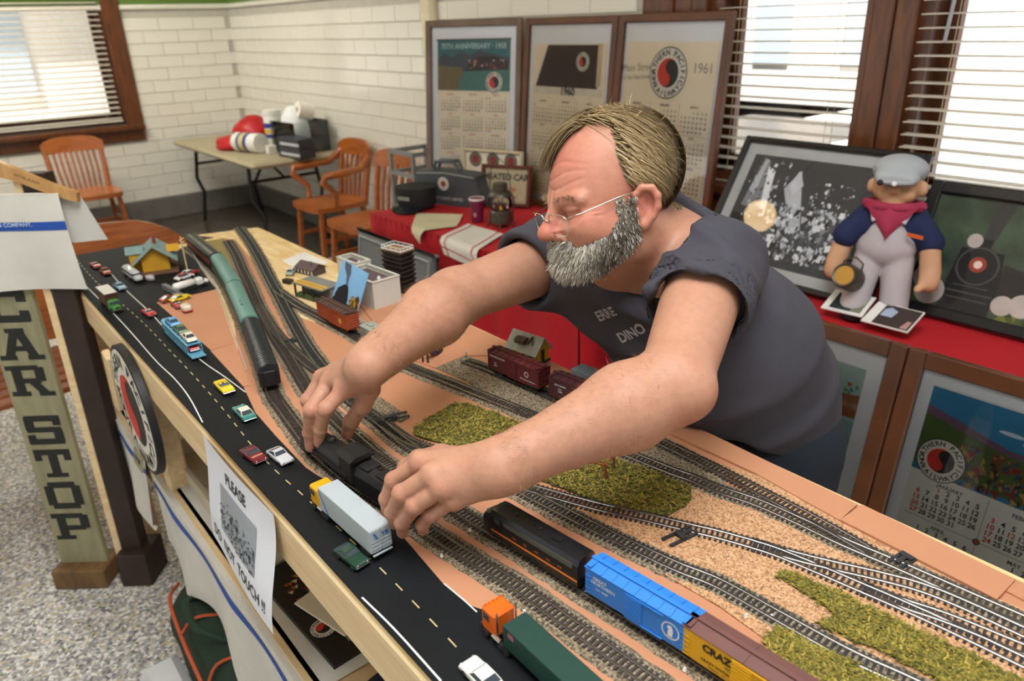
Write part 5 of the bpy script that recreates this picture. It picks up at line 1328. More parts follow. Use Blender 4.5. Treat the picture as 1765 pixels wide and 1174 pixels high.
def months(r, x0, z1, cw, rh, cols, rows, year, fs, first=0, y=.0008, heads=True, sizeh=None, lines=True, hd_red=False):
    """calendar pages: x0,z1 top left; cell size cw x rh"""
    k, rd_ = MB(), MB(); M = FRONT(y); names = [m.upper() for m in calendar.month_name]
    for i in range(cols * rows):
        mth = i + 1; cx = x0 + (i % cols) * cw; cz = z1 - (i // cols) * rh
        (rd_ if hd_red else k).text(names[mth], sizeh or fs * .9, 0, M @ T(cx + cw / 2, cz - fs * 1.05, 0), bold=.02)
        for wk, week in enumerate(calendar.Calendar(6).monthdayscalendar(year, mth)):
            for wd, dd in enumerate(week):
                if not dd: continue
                hol = wd == 0 or (mth, dd) in ((1, 1), (2, 12), (5, 30), (7, 4), (12, 25))
                (rd_ if hol else k).text(str(dd), fs, 0, M @ T(cx + cw * (.11 + .13 * wd), cz - rh * .30 - (wk % 5) * (rh * .155), 0), bold=.03)
    k.build('dates', M_bk, r)['kind'] = 'stuff'; rd_.build('red_dates', M_rpr, r)['kind'] = 'stuff'
    if lines:
        l = MB()
        for j in range(1, cols): l.box((x0 + j * cw, y, z1 - rows * rh / 2), (.0012, .0004, rows * rh))
        for j in range(1, rows): l.box((x0 + cols * cw / 2, y, z1 - j * rh), (cols * cw, .0004, .0012))
        l.build('grid_lines', mat('grid line', '#77756f', .8), r)
EMB = [mat('emblem white', '#e3e0d6', .7), M_bk, mat('emblem red', '#cf3527', .6)]
def emblem(r, x, z, R, y): b = MB(); monad(b, FRONT(y), x, z, R); b.build('round_emblem', EMB, r)
def poly(r, name, pts, m, y): MB().face([(x, y, z) for x, z in pts]).build(name, m, r)
c_ = lambda n, h: mat('ink ' + n, h, .7, var=.12, scale=18)
def speck(r, name, x0, x1, z0, z1, cols, n, y, seed, s=(.004, .016)):
    q = random.Random(seed); b = MB()
    for i in range(n):
        x, z, a, w_ = q.uniform(x0, x1), q.uniform(z0, z1), q.uniform(*s), q.uniform(.35, 1.)
        t0 = q.uniform(0, 3.14); pts = [(x + a * math.cos(t0 + j * 2.1) * w_, y - i * 1e-6, z + a * math.sin(t0 + j * 2.1)) for j in range(3)] if i % 3 else [(x + a * math.cos(t0 + j * 1.57) * w_, y - i * 1e-6, z + a * math.sin(t0 + j * 1.57)) for j in range(4)]
        pts = [(min(max(px, x0), x1), py, min(max(pz, z0), z1)) for px, py, pz in pts]
        b.face(pts, i % len(cols))
    b.build(name, cols, r)['kind'] = 'stuff'
def art1(r, w, h):
    MB().box((w / 2, .003, .45 * h + .04), (w * .76, .002, h * .80)).build('calendar_sheet', M_paper, r)
    x0, x1 = w * .12, w * .88; zt = h * .45 + .04 + h * .40; zb = zt - .26; y = .0015
    poly(r, 'sky', [(x0, zb), (x1, zb), (x1, zt), (x0, zt)], c_('teal sky', '#3b6f70'), y)
    poly(r, 'mountains', [(x0, zt - .10), (x0 + .05, zt - .065), (x0 + .1, zt - .09), (x0 + .16, zt - .05), (x0 + .21, zt - .08), (x0 + .27, zt - .055), (x1, zt - .09), (x1, zt - .16), (x0, zt - .16)], c_('slate mountains', '#4a4d55'), y - .0002)
    poly(r, 'valley', [(x0, zb), (x0 + .2, zb), (x0 + .16, zt - .14), (x0, zt - .13)], c_('ochre valley', '#7a6a3f'), y - .0003)
    poly(r, 'dome_car', [(x0 + .14, zb), (x1, zb), (x1, zt - .13), (x0 + .34, zt - .12), (x0 + .20, zt - .15), (x0 + .15, zt - .2)], c_('green dome car', '#4d7c72'), y - .0004)
    poly(r, 'dome_glass', [(x0 + .19, zt - .16), (x0 + .21, zt - .11), (x0 + .27, zt - .085), (x0 + .38, zt - .085), (x0 + .45, zt - .11), (x0 + .46, zt - .15)], c_('dark dome glass', '#3b2a22'), y - .0005)
    speck(r, 'passengers', x0 + .2, x0 + .44, zt - .148, zt - .1, [c_('red', '#b2462f'), c_('cream', '#d9b48c'), c_('brown', '#5f3d2b'), c_('blue', '#41566e')], 60, y - .0006, 3, (.004, .011))
    b = MB(); b.text('75TH ANNIVERSARY · 1958', .038, 0, FRONT(y - .0007) @ T(w / 2, zt - .045, 0), bold=.02, sx=.92); b.build('heading', c_('pale blue', '#b8d3d4'), r)
    emblem(r, x0 + .37, zb + .045, .056, y - .0008)
    months(r, x0 + .01, zb - .01, (x1 - x0 - .02) / 3, .105, 3, 4, 1958, .0125, hd_red=True, lines=False, y=.0012)
    MB().box((w / 2, -.002, zt + .001), (w * .77, .006, .006)).build('hanging_bar', M_bk, r)
def art2(r, w, h):
    MB().box((w / 2, .003, .47 * h), (w * .80, .002, h * .80)).build('calendar_sheet', M_paper, r)
    x0, x1 = w * .11, w * .89; zt = h * .87; y = .0015
    poly(r, 'locomotive_front', [(x0 + .02, zt - .20), (x1 - .04, zt - .20), (x1 - .04, zt - .005), (x0 + .10, zt - .005)], c_('dark brown engine', '#3a2522'), y)
    poly(r, 'cream_panel', [(x1 - .05, zt - .19), (x1 - .02, zt - .19), (x1 - .02, zt), (x1 - .05, zt)], c_('cream panel', '#cdbb9c'), y - .0002)
    poly(r, 'ground', [(x0, zt - .235), (x1, zt - .235), (x1, zt - .2), (x0, zt - .2)], c_('white ground', '#ded8c9'), y - .0001)
    b = MB(); b.text('1960', .05, 0, FRONT(y - .0006) @ T(w * .52, zt - .235, 0), bold=.04); b.build('year', M_bk, r)
    emblem(r, w * .66, zt - .08, .045, y - .0006)
    months(r, x0, zt - .26, (x1 - x0) / 3, .118, 3, 4, 1960, .0125, y=.0012)
def art3(r, w, h):
    MB().box((w / 2, .003, .47 * h), (w * .82, .002, h * .82)).build('calendar_sheet', M_paper, r)
    x0, x1 = w * .10, w * .90; zt = h * .87; y = .0015
    emblem(r, w * .50, zt - .115, .105, y - .0004)
    b = MB(); b.text('Main Street', .042, 0, FRONT(y - .0002) @ T(w * .22, zt - .11, 0) @ RZ(4)); b.text('of the Northwest', .026, 0, FRONT(y - .0002) @ T(w * .22, zt - .145, 0) @ RZ(4)); b.text('1961', .055, 0, FRONT(y - .0002) @ T(w * .80, zt - .11, 0)); b.build('script', c_('grey script', '#8f8a80'), r)
    months(r, x0, zt - .235, (x1 - x0) / 3, .125, 3, 4, 1961, .0135, y=.0012)
def leaned(p0, p1, z, lean):
    d = Vector((p1[0] - p0[0], p1[1] - p0[1], 0)); return frame((p0[0], p0[1], z), d, (0, 0, 1)) @ RX(-lean), d.length
M_, L_ = leaned((-3.70, 2.36), (-3.12, 2.57), .742, 6); framed('framed_calendar', 'framed calendar with a blue mountain picture, grey wood frame', M_, L_, .93, .035, M_fr2, M_matb, art1, 'framed calendars on the red table')
M_, L_ = leaned((-3.115, 2.57), (-2.485, 2.58), .742, 5); framed('framed_calendar', 'framed calendar with a dark engine picture, middle of three panels', M_, L_, .925, .035, M_fr, M_matb, art2, 'framed calendars on the red table')
M_, L_ = leaned((-2.483, 2.58), (-1.862, 2.55), .742, 5); framed('framed_calendar', 'framed calendar with a big round emblem behind the man\'s head', M_, L_, .925, .035, M_fr, M_matb, art3, 'framed calendars on the red table')
def art4(r, w, h):      # the near calendar of 1957
    sx0, sx1 = w * .115, w * .955; y = .0015
    MB().box(((sx0 + sx1) / 2, .003, h * .475), (sx1 - sx0, .002, h * .86)).build('calendar_sheet', M_greyp, r)
    zt = h * .90; zb = zt - .235
    poly(r, 'sky', [(sx0, zb), (sx1, zb), (sx1, zt), (sx0, zt)], c_('blue sky', '#2f7ba6'), y)
    b = MB()
    for x, z, a in ((.20, .06, .03), (.26, .075, .035), (.33, .065, .03), (.42, .05, .05), (.5, .07, .04)): b.face([(sx0 + x + a * math.cos(t) * 1.0, y - .0003, zt - z + a * .18 * math.sin(t)) for t in np.linspace(0, 6.0, 14)])
    b.build('clouds', c_('cloud', '#c9dbe2'), r)
    poly(r, 'purple_hills', [(sx0, zt - .05), (sx0 + .1, zt - .075), (sx0 + .2, zt - .10), (sx0 + .32, zt - .105), (sx1, zt - .12), (sx1, zt - .15), (sx0, zt - .15)], c_('purple hill', '#6e5568'), y - .0002)
    poly(r, 'green_meadow', [(sx0, zb + .02), (sx1, zb), (sx1, zt - .12), (sx0 + .2, zt - .115), (sx0 + .1, zt - .095), (sx0, zt - .075)], c_('meadow', '#4e6130'), y - .0004)
    speck(r, 'crowd', sx0 + .10, sx1, zb, zb + .115, [c_('rust', '#7d3b27'), c_('dark', '#2c2622'), c_('gold', '#b8913d'), c_('tan', '#9a7650'), c_('deep red', '#8d2321'), c_('dusk blue', '#34465e')], 420, y - .0006, 9, (.004, .015))
    emblem(r, sx0 + .065, zb + .045, .060, y - .0012)
    months(r, sx0 + .012, zb - .006, (sx1 - sx0 - .02) / 3, .122, 3, 4, 1957, .0195, sizeh=.0150, y=.0012)
    b = MB()
    for i in (1, 2):
        for j in (1, 2, 3): disc(b, FRONT(.0006), sx0 + .012 + i * (sx1 - sx0 - .02) / 3, zb - .006 - j * .122, .009, 0); disc(b, FRONT(.0004), sx0 + .012 + i * (sx1 - sx0 - .02) / 3, zb - .006 - j * .122, .005, 1)
    b.build('grid_rosettes', [mat('rosette ring', '#55544f', .7), M_rpr], r)
def art5(r, w, h):      # rafts under bunting, mostly hidden by the man
    sx0, sx1 = w * .06, w * .86; y = .0015
    MB().box(((sx0 + sx1) / 2, .003, h * .45), (sx1 - sx0, .002, h * .86)).build('calendar_sheet', M_greyp, r)
    zt = h * .88; zb = zt - .27
    poly(r, 'pale_sky', [(sx0, zb), (sx1, zb), (sx1, zt), (sx0, zt)], c_('pale teal', '#9db7b4'), y)
    poly(r, 'brown_pier', [(sx0, zt - .14), (sx1, zt - .08), (sx1, zt - .15), (sx0 + .1, zt - .17)], c_('pier brown', '#8a5530'), y - .0002)
    speck(r, 'bunting', sx0 + .2, sx1, zt - .085, zt - .05, [c_('flag yellow', '#d6b63a'), c_('flag blue', '#3f6fa0'), c_('flag red', '#b7483a'), c_('flag green', '#5d8a52')], 40, y - .0004, 12, (.006, .014))
    poly(r, 'water', [(sx0, zb), (sx1, zb), (sx1, zt - .16), (sx0, zt - .18)], c_('lake water', '#7fa6a8'), y - .0003)
    poly(r, 'oar', [(sx1 - .14, zt - .17), (sx1 - .13, zt - .165), (sx1 - .06, zt - .235), (sx1 - .07, zt - .24)], c_('oar', '#5b4a35'), y - .0005)
    months(r, sx0 + .01, zb - .01, (sx1 - sx0 - .02) / 3, .122, 3, 4, 1958, .0195, sizeh=.015, y=.0012)
ly, lean = 1.815, 9
M_, L_ = leaned((-.738, ly), (-.06, ly), 0, lean); framed('framed_calendar', 'near framed calendar with January dates and a round emblem, lower right', M_, L_, .835, .045, M_fr, M_matb, art4, 'framed calendars leaning on the right table')
M_, L_ = leaned((-1.42, ly), (-.742, ly), 0, lean); framed('framed_calendar', 'framed lakeside calendar half hidden behind the man', M_, L_, .835, .045, M_fr, M_matb, art5, 'framed calendars leaning on the right table')
def art6(r, w, h):      # black and white wreck photograph
    m = .065; MB().box((w / 2, .003, h / 2), (w - 2 * m, .002, h - 2 * m)).build('photograph', c_('dark photo grey', '#3c3f42'), r)
    g = [c_('photo %d' % i, h_) for i, h_ in enumerate(('#e4e6e8', '#b9bcc0', '#83878b', '#4f5357', '#1d1f21', '#c9ccd0'))]
    def blade(pts, k, y): MB().face([(x * w, y, z * h) for x, z in pts]).build('wreckage', g[k], r)
    blade([(.13, .50), (.16, .86), (.20, .84), (.25, .62), (.27, .48)], 2, .0015); blade([(.14, .62), (.17, .85), (.19, .85), (.18, .58)], 1, .0012); blade([(.20, .8), (.25, .78), (.29, .45), (.26, .44)], 0, .0011)
    blade([(.34, .66), (.40, .80), (.52, .40), (.48, .35)], 1, .0012); blade([(.36, .70), (.40, .62), (.44, .70), (.39, .80)], 5, .0010)
    blade([(.1, .16), (.38, .16), (.46, .35), (.36, .46), (.1, .44)], 4, .0013); blade([(.12, .2), (.36, .2), (.42, .33), (.30, .40), (.12, .38)], 3, .0011)
    speck(r, 'debris', .34 * w, .82 * w, .17 * h, .56 * h, g, 420, .0009, 21, (.004, .020)); speck(r, 'fragments', .5 * w, .72 * w, .5 * h, .74 * h, g[:3], 50, .0008, 22, (.003, .010))
    speck(r, 'fragments', .12 * w, .34 * w, .4 * h, .85 * h, g[:4], 70, .0008, 23, (.004, .014))
def art7(r, w, h):      # steam train in a green forest
    m = .035; MB().box((w / 2, .003, h / 2), (w - 2 * m, .002, h - 2 * m)).build('photograph', mat('forest print', '#3a4a34', .6, var=.55, scale=9), r)
    cx, cz = w * .285, h * .43; y = .0012
    poly(r, 'smoke', [(cx - .01, cz + .07), (cx + .02, cz + .07), (cx + .05, cz + .2), (cx + .10, h - m), (cx - .02, h - m), (cx - .005, cz + .18)], c_('smoke', '#3a3835'), y + .0003)
    b = MB(); disc(b, FRONT(y), cx, cz, .062); b.build('smokebox', c_('engine black', '#0b0b0c'), r)
    poly(r, 'engine', [(cx - .075, cz - .15), (cx + .07, cz - .15), (cx + .075, cz - .04), (cx + .06, cz + .05), (cx - .06, cz + .05), (cx - .07, cz - .04)], c_('engine black', '#0b0b0c'), y + .0002)
    poly(r, 'chimney', [(cx - .012, cz + .05), (cx + .018, cz + .05), (cx + .02, cz + .085), (cx - .015, cz + .085)], c_('engine black', '#0b0b0c'), y + .0001)
    poly(r, 'coaches', [(cx + .07, cz - .09), (w - m, cz - .13), (w - m, cz - .06), (cx + .07, cz + .02)], c_('dark coaches', '#2b2320'), y + .0004)
    b = MB(); ring(b, FRONT(y - .0001), cx, cz, .054, .060); b.box((cx, y - .0001, cz - .085), (.13, .0002, .006)).box((cx, y - .0001, cz - .105), (.12, .0002, .005)).box((cx, y - .0001, cz - .065), (.10, .0002, .004)); b.build('engine_trim', c_('engine grey', '#4a4643'), r)
    b = MB(); disc(b, FRONT(y - .0002), cx, cz + .005, .024, 0); disc(b, FRONT(y - .0004), cx, cz + .005, .012, 1); b.build('headlight', [c_('red glow', '#a03a22'), c_('lamp white', '#f2d7c8')], r)
    b = MB()
    for x, z, a in ((cx - .13, cz - .06, .04), (cx - .11, cz - .10, .045), (cx - .03, cz + .075, .022), (cx + .15, cz - .09, .035), (cx + .21, cz - .085, .05), (cx + .29, cz - .08, .055), (cx + .10, cz - .10, .03)): disc(b, FRONT(y - .0003 - a * 1e-3), x, z, a)
    b.build('steam', c_('steam', '#cbbcb4'), r)
    speck(r, 'foliage', m, w - m, m, cz - .1, [c_('leaf', '#4e5a22'), c_('moss', '#39471f'), c_('yellow leaf', '#7d7a2c')], 90, .0016, 25, (.008, .03))
M_, L_ = leaned((-1.735, 2.31), (-1.035, 2.31), .75, 33); framed('framed_photograph', 'black and white wreck photograph in a black frame behind the doll', M_, L_, .545, .022, M_fbk, mat('grey mat', '#b4b6b6', .8), art6)
M_, L_ = leaned((-1.00, 2.40), (-.28, 2.40), .75, 22); framed('framed_photograph', 'colour photograph of a smoking steam train in a black frame', M_, L_, .42, .035, M_fbk, M_fbk, art7)
def art8(r, w, h):
    MB().box((w / 2, .003, h / 2), (w - .05, .002, h - .05)).build('sign_card', mat('sign card', '#cdbb94', .8), r)
    b = MB(); b.text('HEATED CAR', .046, 0, FRONT(.0012) @ T(w / 2, h * .64, 0), bold=.04, sx=.95); b.build('lettering', mat('sign ink', '#3a3a36', .7), r)
    b = MB(); b.text('WATCH', .03, 0, FRONT(.0012) @ T(w / 2, h * .36, 0), bold=.04); b.text('YOUR LADING', .02, 0, FRONT(.0012) @ T(w / 2, h * .2, 0), bold=.03); b.build('red_lettering', M_rpr, r)
M_, L_ = leaned((-3.205, 2.375), (-2.945, 2.50), .745, 10); framed('heated_car_sign', 'small framed HEATED CAR sign behind the lantern', M_, L_, .215, .018, mat('cherry frame', '#5a2418', .4), mat('sign card', '#cdbb94', .8), art8)
def cardart(r, w, h):
    for x in (.3, .75, 1.2):
        b = MB(); disc(b, FRONT(.001), w * x / 1.5, h * .80, .04, 0); disc(b, FRONT(.0005), w * x / 1.5, h * .80, .02, 1); b.build('round_crest', [mat('crest grey', '#6a6459', .7), c_('crest red', '#8d2b2a')], r)
M_, L_ = leaned((-3.42, 2.42), (-3.06, 2.545), .745, 4); framed('crest_card', 'cream card with round red crests behind the grey bag', M_, L_, .27, .012, mat('cream edge', '#cbbf9f', .8), M_paper, cardart, glass=False)

# ------------------------------------------------------------------ toy vehicles
ZR = TOP + .0035
M_tyre = mat('toy tyre', '#161616', .8, var=.05); M_chr = mat('toy chrome', '#c9c9c6', .2, 1., var=0); M_tglass = mat('toy glass', '#3d474d', .12, var=.05)
def paint(n, h): return mat('toy ' + n, h, .3, var=.04, coat=.4)
wheel_me = {}
def wheels(root, xs, W, r=.0042, w=.0034, twin=False):
    for x in xs:
        for sy in (-1, 1):
            key = (r, w, sy)
            M = T(x, sy * (W / 2 - w * .35), r) @ RX(90)
            if key not in wheel_me:
                o = MB().lathe([(r, -w / 2), (r, w / 2)], 14).lathe([(r * .55, w / 2 * sy * -1.12 - .0002), (r * .55, w / 2 * sy * -1.12)], 12, 1).build('wheel', [M_tyre, M_chr], root, M=M, smooth=40); wheel_me[key] = o.data
            else: place(wheel_me[key], 'wheel', root, M)
def axis(c, f): return frame((c[0], c[1], ZR), (f[0] - c[0], f[1] - c[1], 0), (0, 0, 1))
def car(name, label, c, f, body, top=None, L=.056, W=.0215, style='sedan', fins=0.):
    """a small car; front towards f"""
    r = thing(name, label, 'toy car', M=axis(c, f), group='toy cars on the model road'); z = .0032
    side = [(-.5, .2), (-.5, .62), (-.47, .86 + fins), (-.30, 1.0), (-.24, .98), (.16, .98), (.22, .96), (.44, .84), (.495, .62), (.5, .2)]
    h = .0088
    b = MB(); secs = [(-1, .80, .10), (-.86, 1.0, 0), (.86, 1.0, 0), (1, .80, .10)]
    n = len(side); vs = []
    for yv, kz, ins in secs:
        for px, pz in side: vs.append((px * L * (1 - ins * .25), yv * W / 2, z + h * (pz * kz if pz > .5 else pz)))
    fs = [(i * n + j, (i + 1) * n + j, (i + 1) * n + (j + 1) % n, i * n + (j + 1) % n) for i in range(3) for j in range(n)] + [tuple(range(n)), tuple(3 * n + j for j in range(n))[::-1]]
    b.add(vs, fs).build('body', body, r, smooth=30)
    zb, zt = z + h * .96, z + h * .96 + .0052
    if style == 'convertible':
        MB().box((-.03 * L, 0, zb - .0004), (.34 * L, W * .74, .0022), bev=.0006).build('cockpit', M_tyre, r)
        MB().face([(.15 * L, -W * .40, zb), (.15 * L, W * .40, zb), (.10 * L, W * .36, zb + .0036), (.10 * L, -W * .36, zb + .0036)]).build('windscreen', M_tglass, r)
        for sy in (-1, 1): MB().box((-.08 * L, sy * W * .18, zb + .0008), (.004, W * .26, .0028), bev=.0006).build('seat', top or body, r)
    else:
        a0, a1, t0, t1 = (-.34, .17, -.20, .06) if style == 'sedan' else ((-.47, .17, -.42, .07) if style == 'wagon' else (-.40, .10, -.14, .0))
        B4 = [(a0 * L, -W * .45, zb), (a1 * L, -W * .45, zb), (a1 * L, W * .45, zb), (a0 * L, W * .45, zb)]; T4 = [(t0 * L, -W * .36, zt), (t1 * L, -W * .36, zt), (t1 * L, W * .36, zt), (t0 * L, W * .36, zt)]
        MB().add(B4 + T4, [(0, 1, 5, 4), (1, 2, 6, 5), (2, 3, 7, 6), (3, 0, 4, 7)]).build('windows', M_tglass, r)
        MB().box(((t0 + t1) / 2 * L, 0, zt + .0003), ((t1 - t0) * L + .0012, W * .76, .0011), bev=.0005).build('car_roof', top or body, r)
        pl = MB()
        for i in range(4): pl.tube([B4[i], T4[i]], .0007, 5)
        pl.build('pillars', top or body, r)
    for sx in (-1, 1): MB().box((sx * L * .502, 0, z + h * .30), (.0014, W * .96, .0018), bev=.0005).build('bumper', M_chr, r)
    for sy in (-1, 1): MB().ball((L * .492, sy * W * .34, z + h * .58), (.0008, .0018, .0015), nu=8, nv=6).build('headlamp', M_chr, r, smooth=60)
    wheels(r, (-.31 * L, .32 * L), W)
    return r
car('toy_convertible', 'tiny red convertible with white trim at the far end of the road', (-2.516,0.3802), (-2.456,0.3836), paint('red', '#b3202a'), paint('white', '#e6e3dc'), style='convertible')
car('toy_sedan', 'small orange red toy sedan behind the far red convertible', (-2.421,0.3871), (-2.358,0.3889), paint('orange red', '#b5431d'))
car('toy_sedan', 'light blue toy sedan beside the brown box truck', (-2.234,0.3833), (-2.183,0.3875), paint('light blue', '#7fa3b8'))
car('toy_convertible', 'red convertible driving beside the dashed line near the car carrier', (-1.953,0.3852), (-1.911,0.389), paint('red', '#b3202a'), paint('white', '#e6e3dc'), style='convertible', L=.052)
car('toy_convertible', 'bright yellow convertible with a black cockpit', (-1.396,0.3783), (-1.352,0.3776), paint('yellow', '#e2c71d'), style='convertible', L=.062, W=.024)
car('toy_wagon', 'cream roofed teal toy sedan with tail fins', (-1.261,0.3671), (-1.31,0.3676), paint('teal', '#3f8f86'), paint('cream', '#e2dcc6'), L=.064, W=.024, fins=.2)
car('toy_coupe', 'dark red toy sports coupe beside the silver one', (-1.105,0.3231), (-1.076,0.3264), paint('dark red', '#6d1220'), style='coupe', L=.056, W=.023)
car('toy_coupe', 'silver toy sports coupe beside the dark red one', (-1.071,0.3553), (-1.044,0.3573), paint('silver', '#bfc2c6'), style='coupe', L=.056, W=.023)
car('toy_coupe', 'dark green toy coupe near the grey trailer', (-0.765,0.3239), (-0.7392,0.3272), paint('dark green', '#123a2b'), style='coupe', L=.054, W=.023)
car('toy_sedan', 'white toy sedan beside the dark green trailer at the bottom edge', (-0.4911,0.3361), (-0.5256,0.3363), paint('white', '#e6e3dc'), L=.058, W=.024)
car('toy_sedan', 'red and white toy sedan parked below the yellow station', (-2.219,0.5681), (-2.231,0.5953), paint('red', '#b3202a'), paint('white', '#e6e3dc'))
car('toy_pickup', 'white topped red toy car parked beside the white tank truck', (-2.195,0.5472), (-2.205,0.5751), paint('white', '#e6e3dc'), paint('red', '#b3202a'))
car('toy_pickup', 'yellow toy pickup on the tan card near the parked trucks', (-2.01,0.4796), (-2.017,0.5046), paint('yellow', '#e2c71d'), style='coupe')
car('toy_sedan', 'orange toy car behind the yellow pickup', (-2.025,0.4573), (-2.028,0.4805), paint('burnt orange', '#a83f14'), style='coupe', L=.05)
car('toy_convertible', 'red toy convertible towing a cream camper', (-1.964,0.4582), (-2.019,0.457), paint('red', '#b3202a'), paint('white', '#e6e3dc'), style='convertible', L=.05)
car('toy_sedan', 'pale green toy sedan on the bare plywood', (-2.017,0.7958), (-2.069,0.8389), paint('pale green', '#9db3a6'), paint('white', '#e6e3dc'), L=.052)
car('toy_sedan', 'orange and white toy car on the tan card below the right arm', (-1.322,0.8789), (-1.321,0.8998), paint('orange', '#d0721f'), paint('white', '#e6e3dc'), L=.046, W=.02)
# camper, vans and trucks
def rig(name, label, c, f, cat='toy truck'): return thing(name, label, cat, M=axis(c, f), group='toy trucks on the model road')
r = rig('toy_camper', 'cream and red toy camper behind the red convertible', (-1.91,0.4652), (-1.974,0.4658), 'toy camper')
MB().box((0, 0, .0115), (.032, .022, .017), bev=.004).build('shell', paint('cream', '#e2dcc6'), r, smooth=60); MB().box((0, 0, .0058), (.033, .0225, .006), bev=.002).build('skirt', paint('red', '#b3202a'), r); wheels(r, (0,), .02)
r = rig('toy_bus', 'silver grey toy bus on the far road', (-2.317,0.4377), (-2.205,0.4418), 'toy bus')
MB().box((-.005, 0, .017), (.105, .027, .026), bev=.007).build('bus_body', paint('silver grey', '#b4bab8'), r, smooth=60)
MB().box((.056, 0, .0125), (.022, .023, .015), bev=.004).build('bonnet', paint('silver grey', '#b4bab8'), r, smooth=60); MB().box((0, 0, .0215), (.095, .0276, .005)).build('window_band', M_tglass, r); wheels(r, (-.034, .052), .027, .0055)
r = rig('toy_box_truck', 'brown toy box truck with white roof and green cab', (-2.083,0.3279), (-1.983,0.3307))
MB().box((-.022, 0, .026), (.082, .030, .036), bev=.001).build('cargo_box', paint('brown', '#4a2620'), r); MB().box((-.022, 0, .0448), (.083, .031, .0016)).build('box_roof', paint('white', '#e6e3dc'), r)
MB().box((.030, 0, .018), (.020, .027, .024), bev=.004).box((.049, 0, .0125), (.022, .021, .014), bev=.004).build('cab', paint('green', '#3f8a3a'), r, smooth=40)
MB().box((.0402, 0, .0235), (.0012, .023, .008)).build('windscreen', M_tglass, r); MB().box((.0612, 0, .009), (.002, .027, .003)).box((.0605, 0, .0135), (.002, .010, .009)).build('grille', M_chr, r); wheels(r, (-.045, .046), .028, .006)
r = rig('toy_tank_truck', 'white toy tank truck parked by the white fence', (-2.094,0.5336), (-2.104,0.5736))
MB().tube([(-.05, 0, .0165), (-.046, 0, .0165), (.008, 0, .0165), (.012, 0, .0165)], [.006, .0105, .0105, .006], 16).build('tank', paint('white', '#e6e3dc'), r, smooth=50)
MB().box((.026, 0, .0145), (.022, .022, .020), bev=.004).box((.044, 0, .010), (.018, .017, .011), bev=.003).build('cab', paint('white', '#e6e3dc'), r, smooth=40); MB().box((.0375, 0, .019), (.001, .019, .006)).build('windscreen', M_tglass, r)
MB().box((-.005, 0, .0055), (.09, .012, .003)).build('chassis', M_tyre, r); wheels(r, (-.036, -.024, .04), .023, .0048)
# car carrier with its load
r = rig('toy_car_carrier', 'light blue lattice car carrier loaded with three toy cars', (-1.698,0.3914), (-1.863,0.3936)); M_cc = paint('carrier blue', '#69a9c4')
Lc = .185
for zz in (.008, .028): MB().box((0, 0, zz), (Lc, .030, .0016)).build('deck', M_cc, r)
fr_ = MB()
for sy in (-1, 1):
    for zz in (.006, .018, .0285): fr_.box((0, sy * .0155, zz), (Lc, .0014, .0018))
    for k in range(12):
        x = -Lc / 2 + k * Lc / 11
        fr_.bar((x, sy * .0155, .006), (x, sy * .0155, .0285), .0012, .0016)
        if k < 11: fr_.bar((x, sy * .0155, .006 if k % 2 else .018), (x + Lc / 11, sy * .0155, .018 if k % 2 else .006), .0011, .0011)
fr_.build('lattice_frame', M_cc, r); MB().box((Lc / 2 + .017, 0, .016), (.028, .027, .026), bev=.004).build('cab', M_cc, r, smooth=40); wheels(r, (-.07, -.058, .06, .105), .03, .005)
MB().box((-Lc / 2 - .012, 0, .006), (.026, .030, .0014)).build('ramp', M_cc, r)
CCM = axis((-1.698,0.3914), (-1.863,0.3936))
def load(name, label, x, z, body, top):
    o = car(name, label, (0, 0), (1, 0), body, top); o.matrix_world = CCM @ T(x, 0, z)
load('toy_sedan', 'blue toy sedan on the front of the car carrier', .062, .0288, paint('sky blue', '#4f9fd8'), paint('sky blue', '#4f9fd8'))
load('toy_sedan', 'green toy sedan in the middle of the car carrier', .002, .0288, paint('olive green', '#456b3c'), paint('olive green', '#456b3c'))
load('toy_sedan', 'cream toy sedan on the rear of the car carrier', -.060, .0288, paint('cream', '#e2dcc6'), paint('cream', '#e2dcc6'))
load('toy_sedan', 'red toy car on the lower deck of the car carrier', -.066, .0088, paint('red', '#b3202a'), paint('red', '#b3202a'))
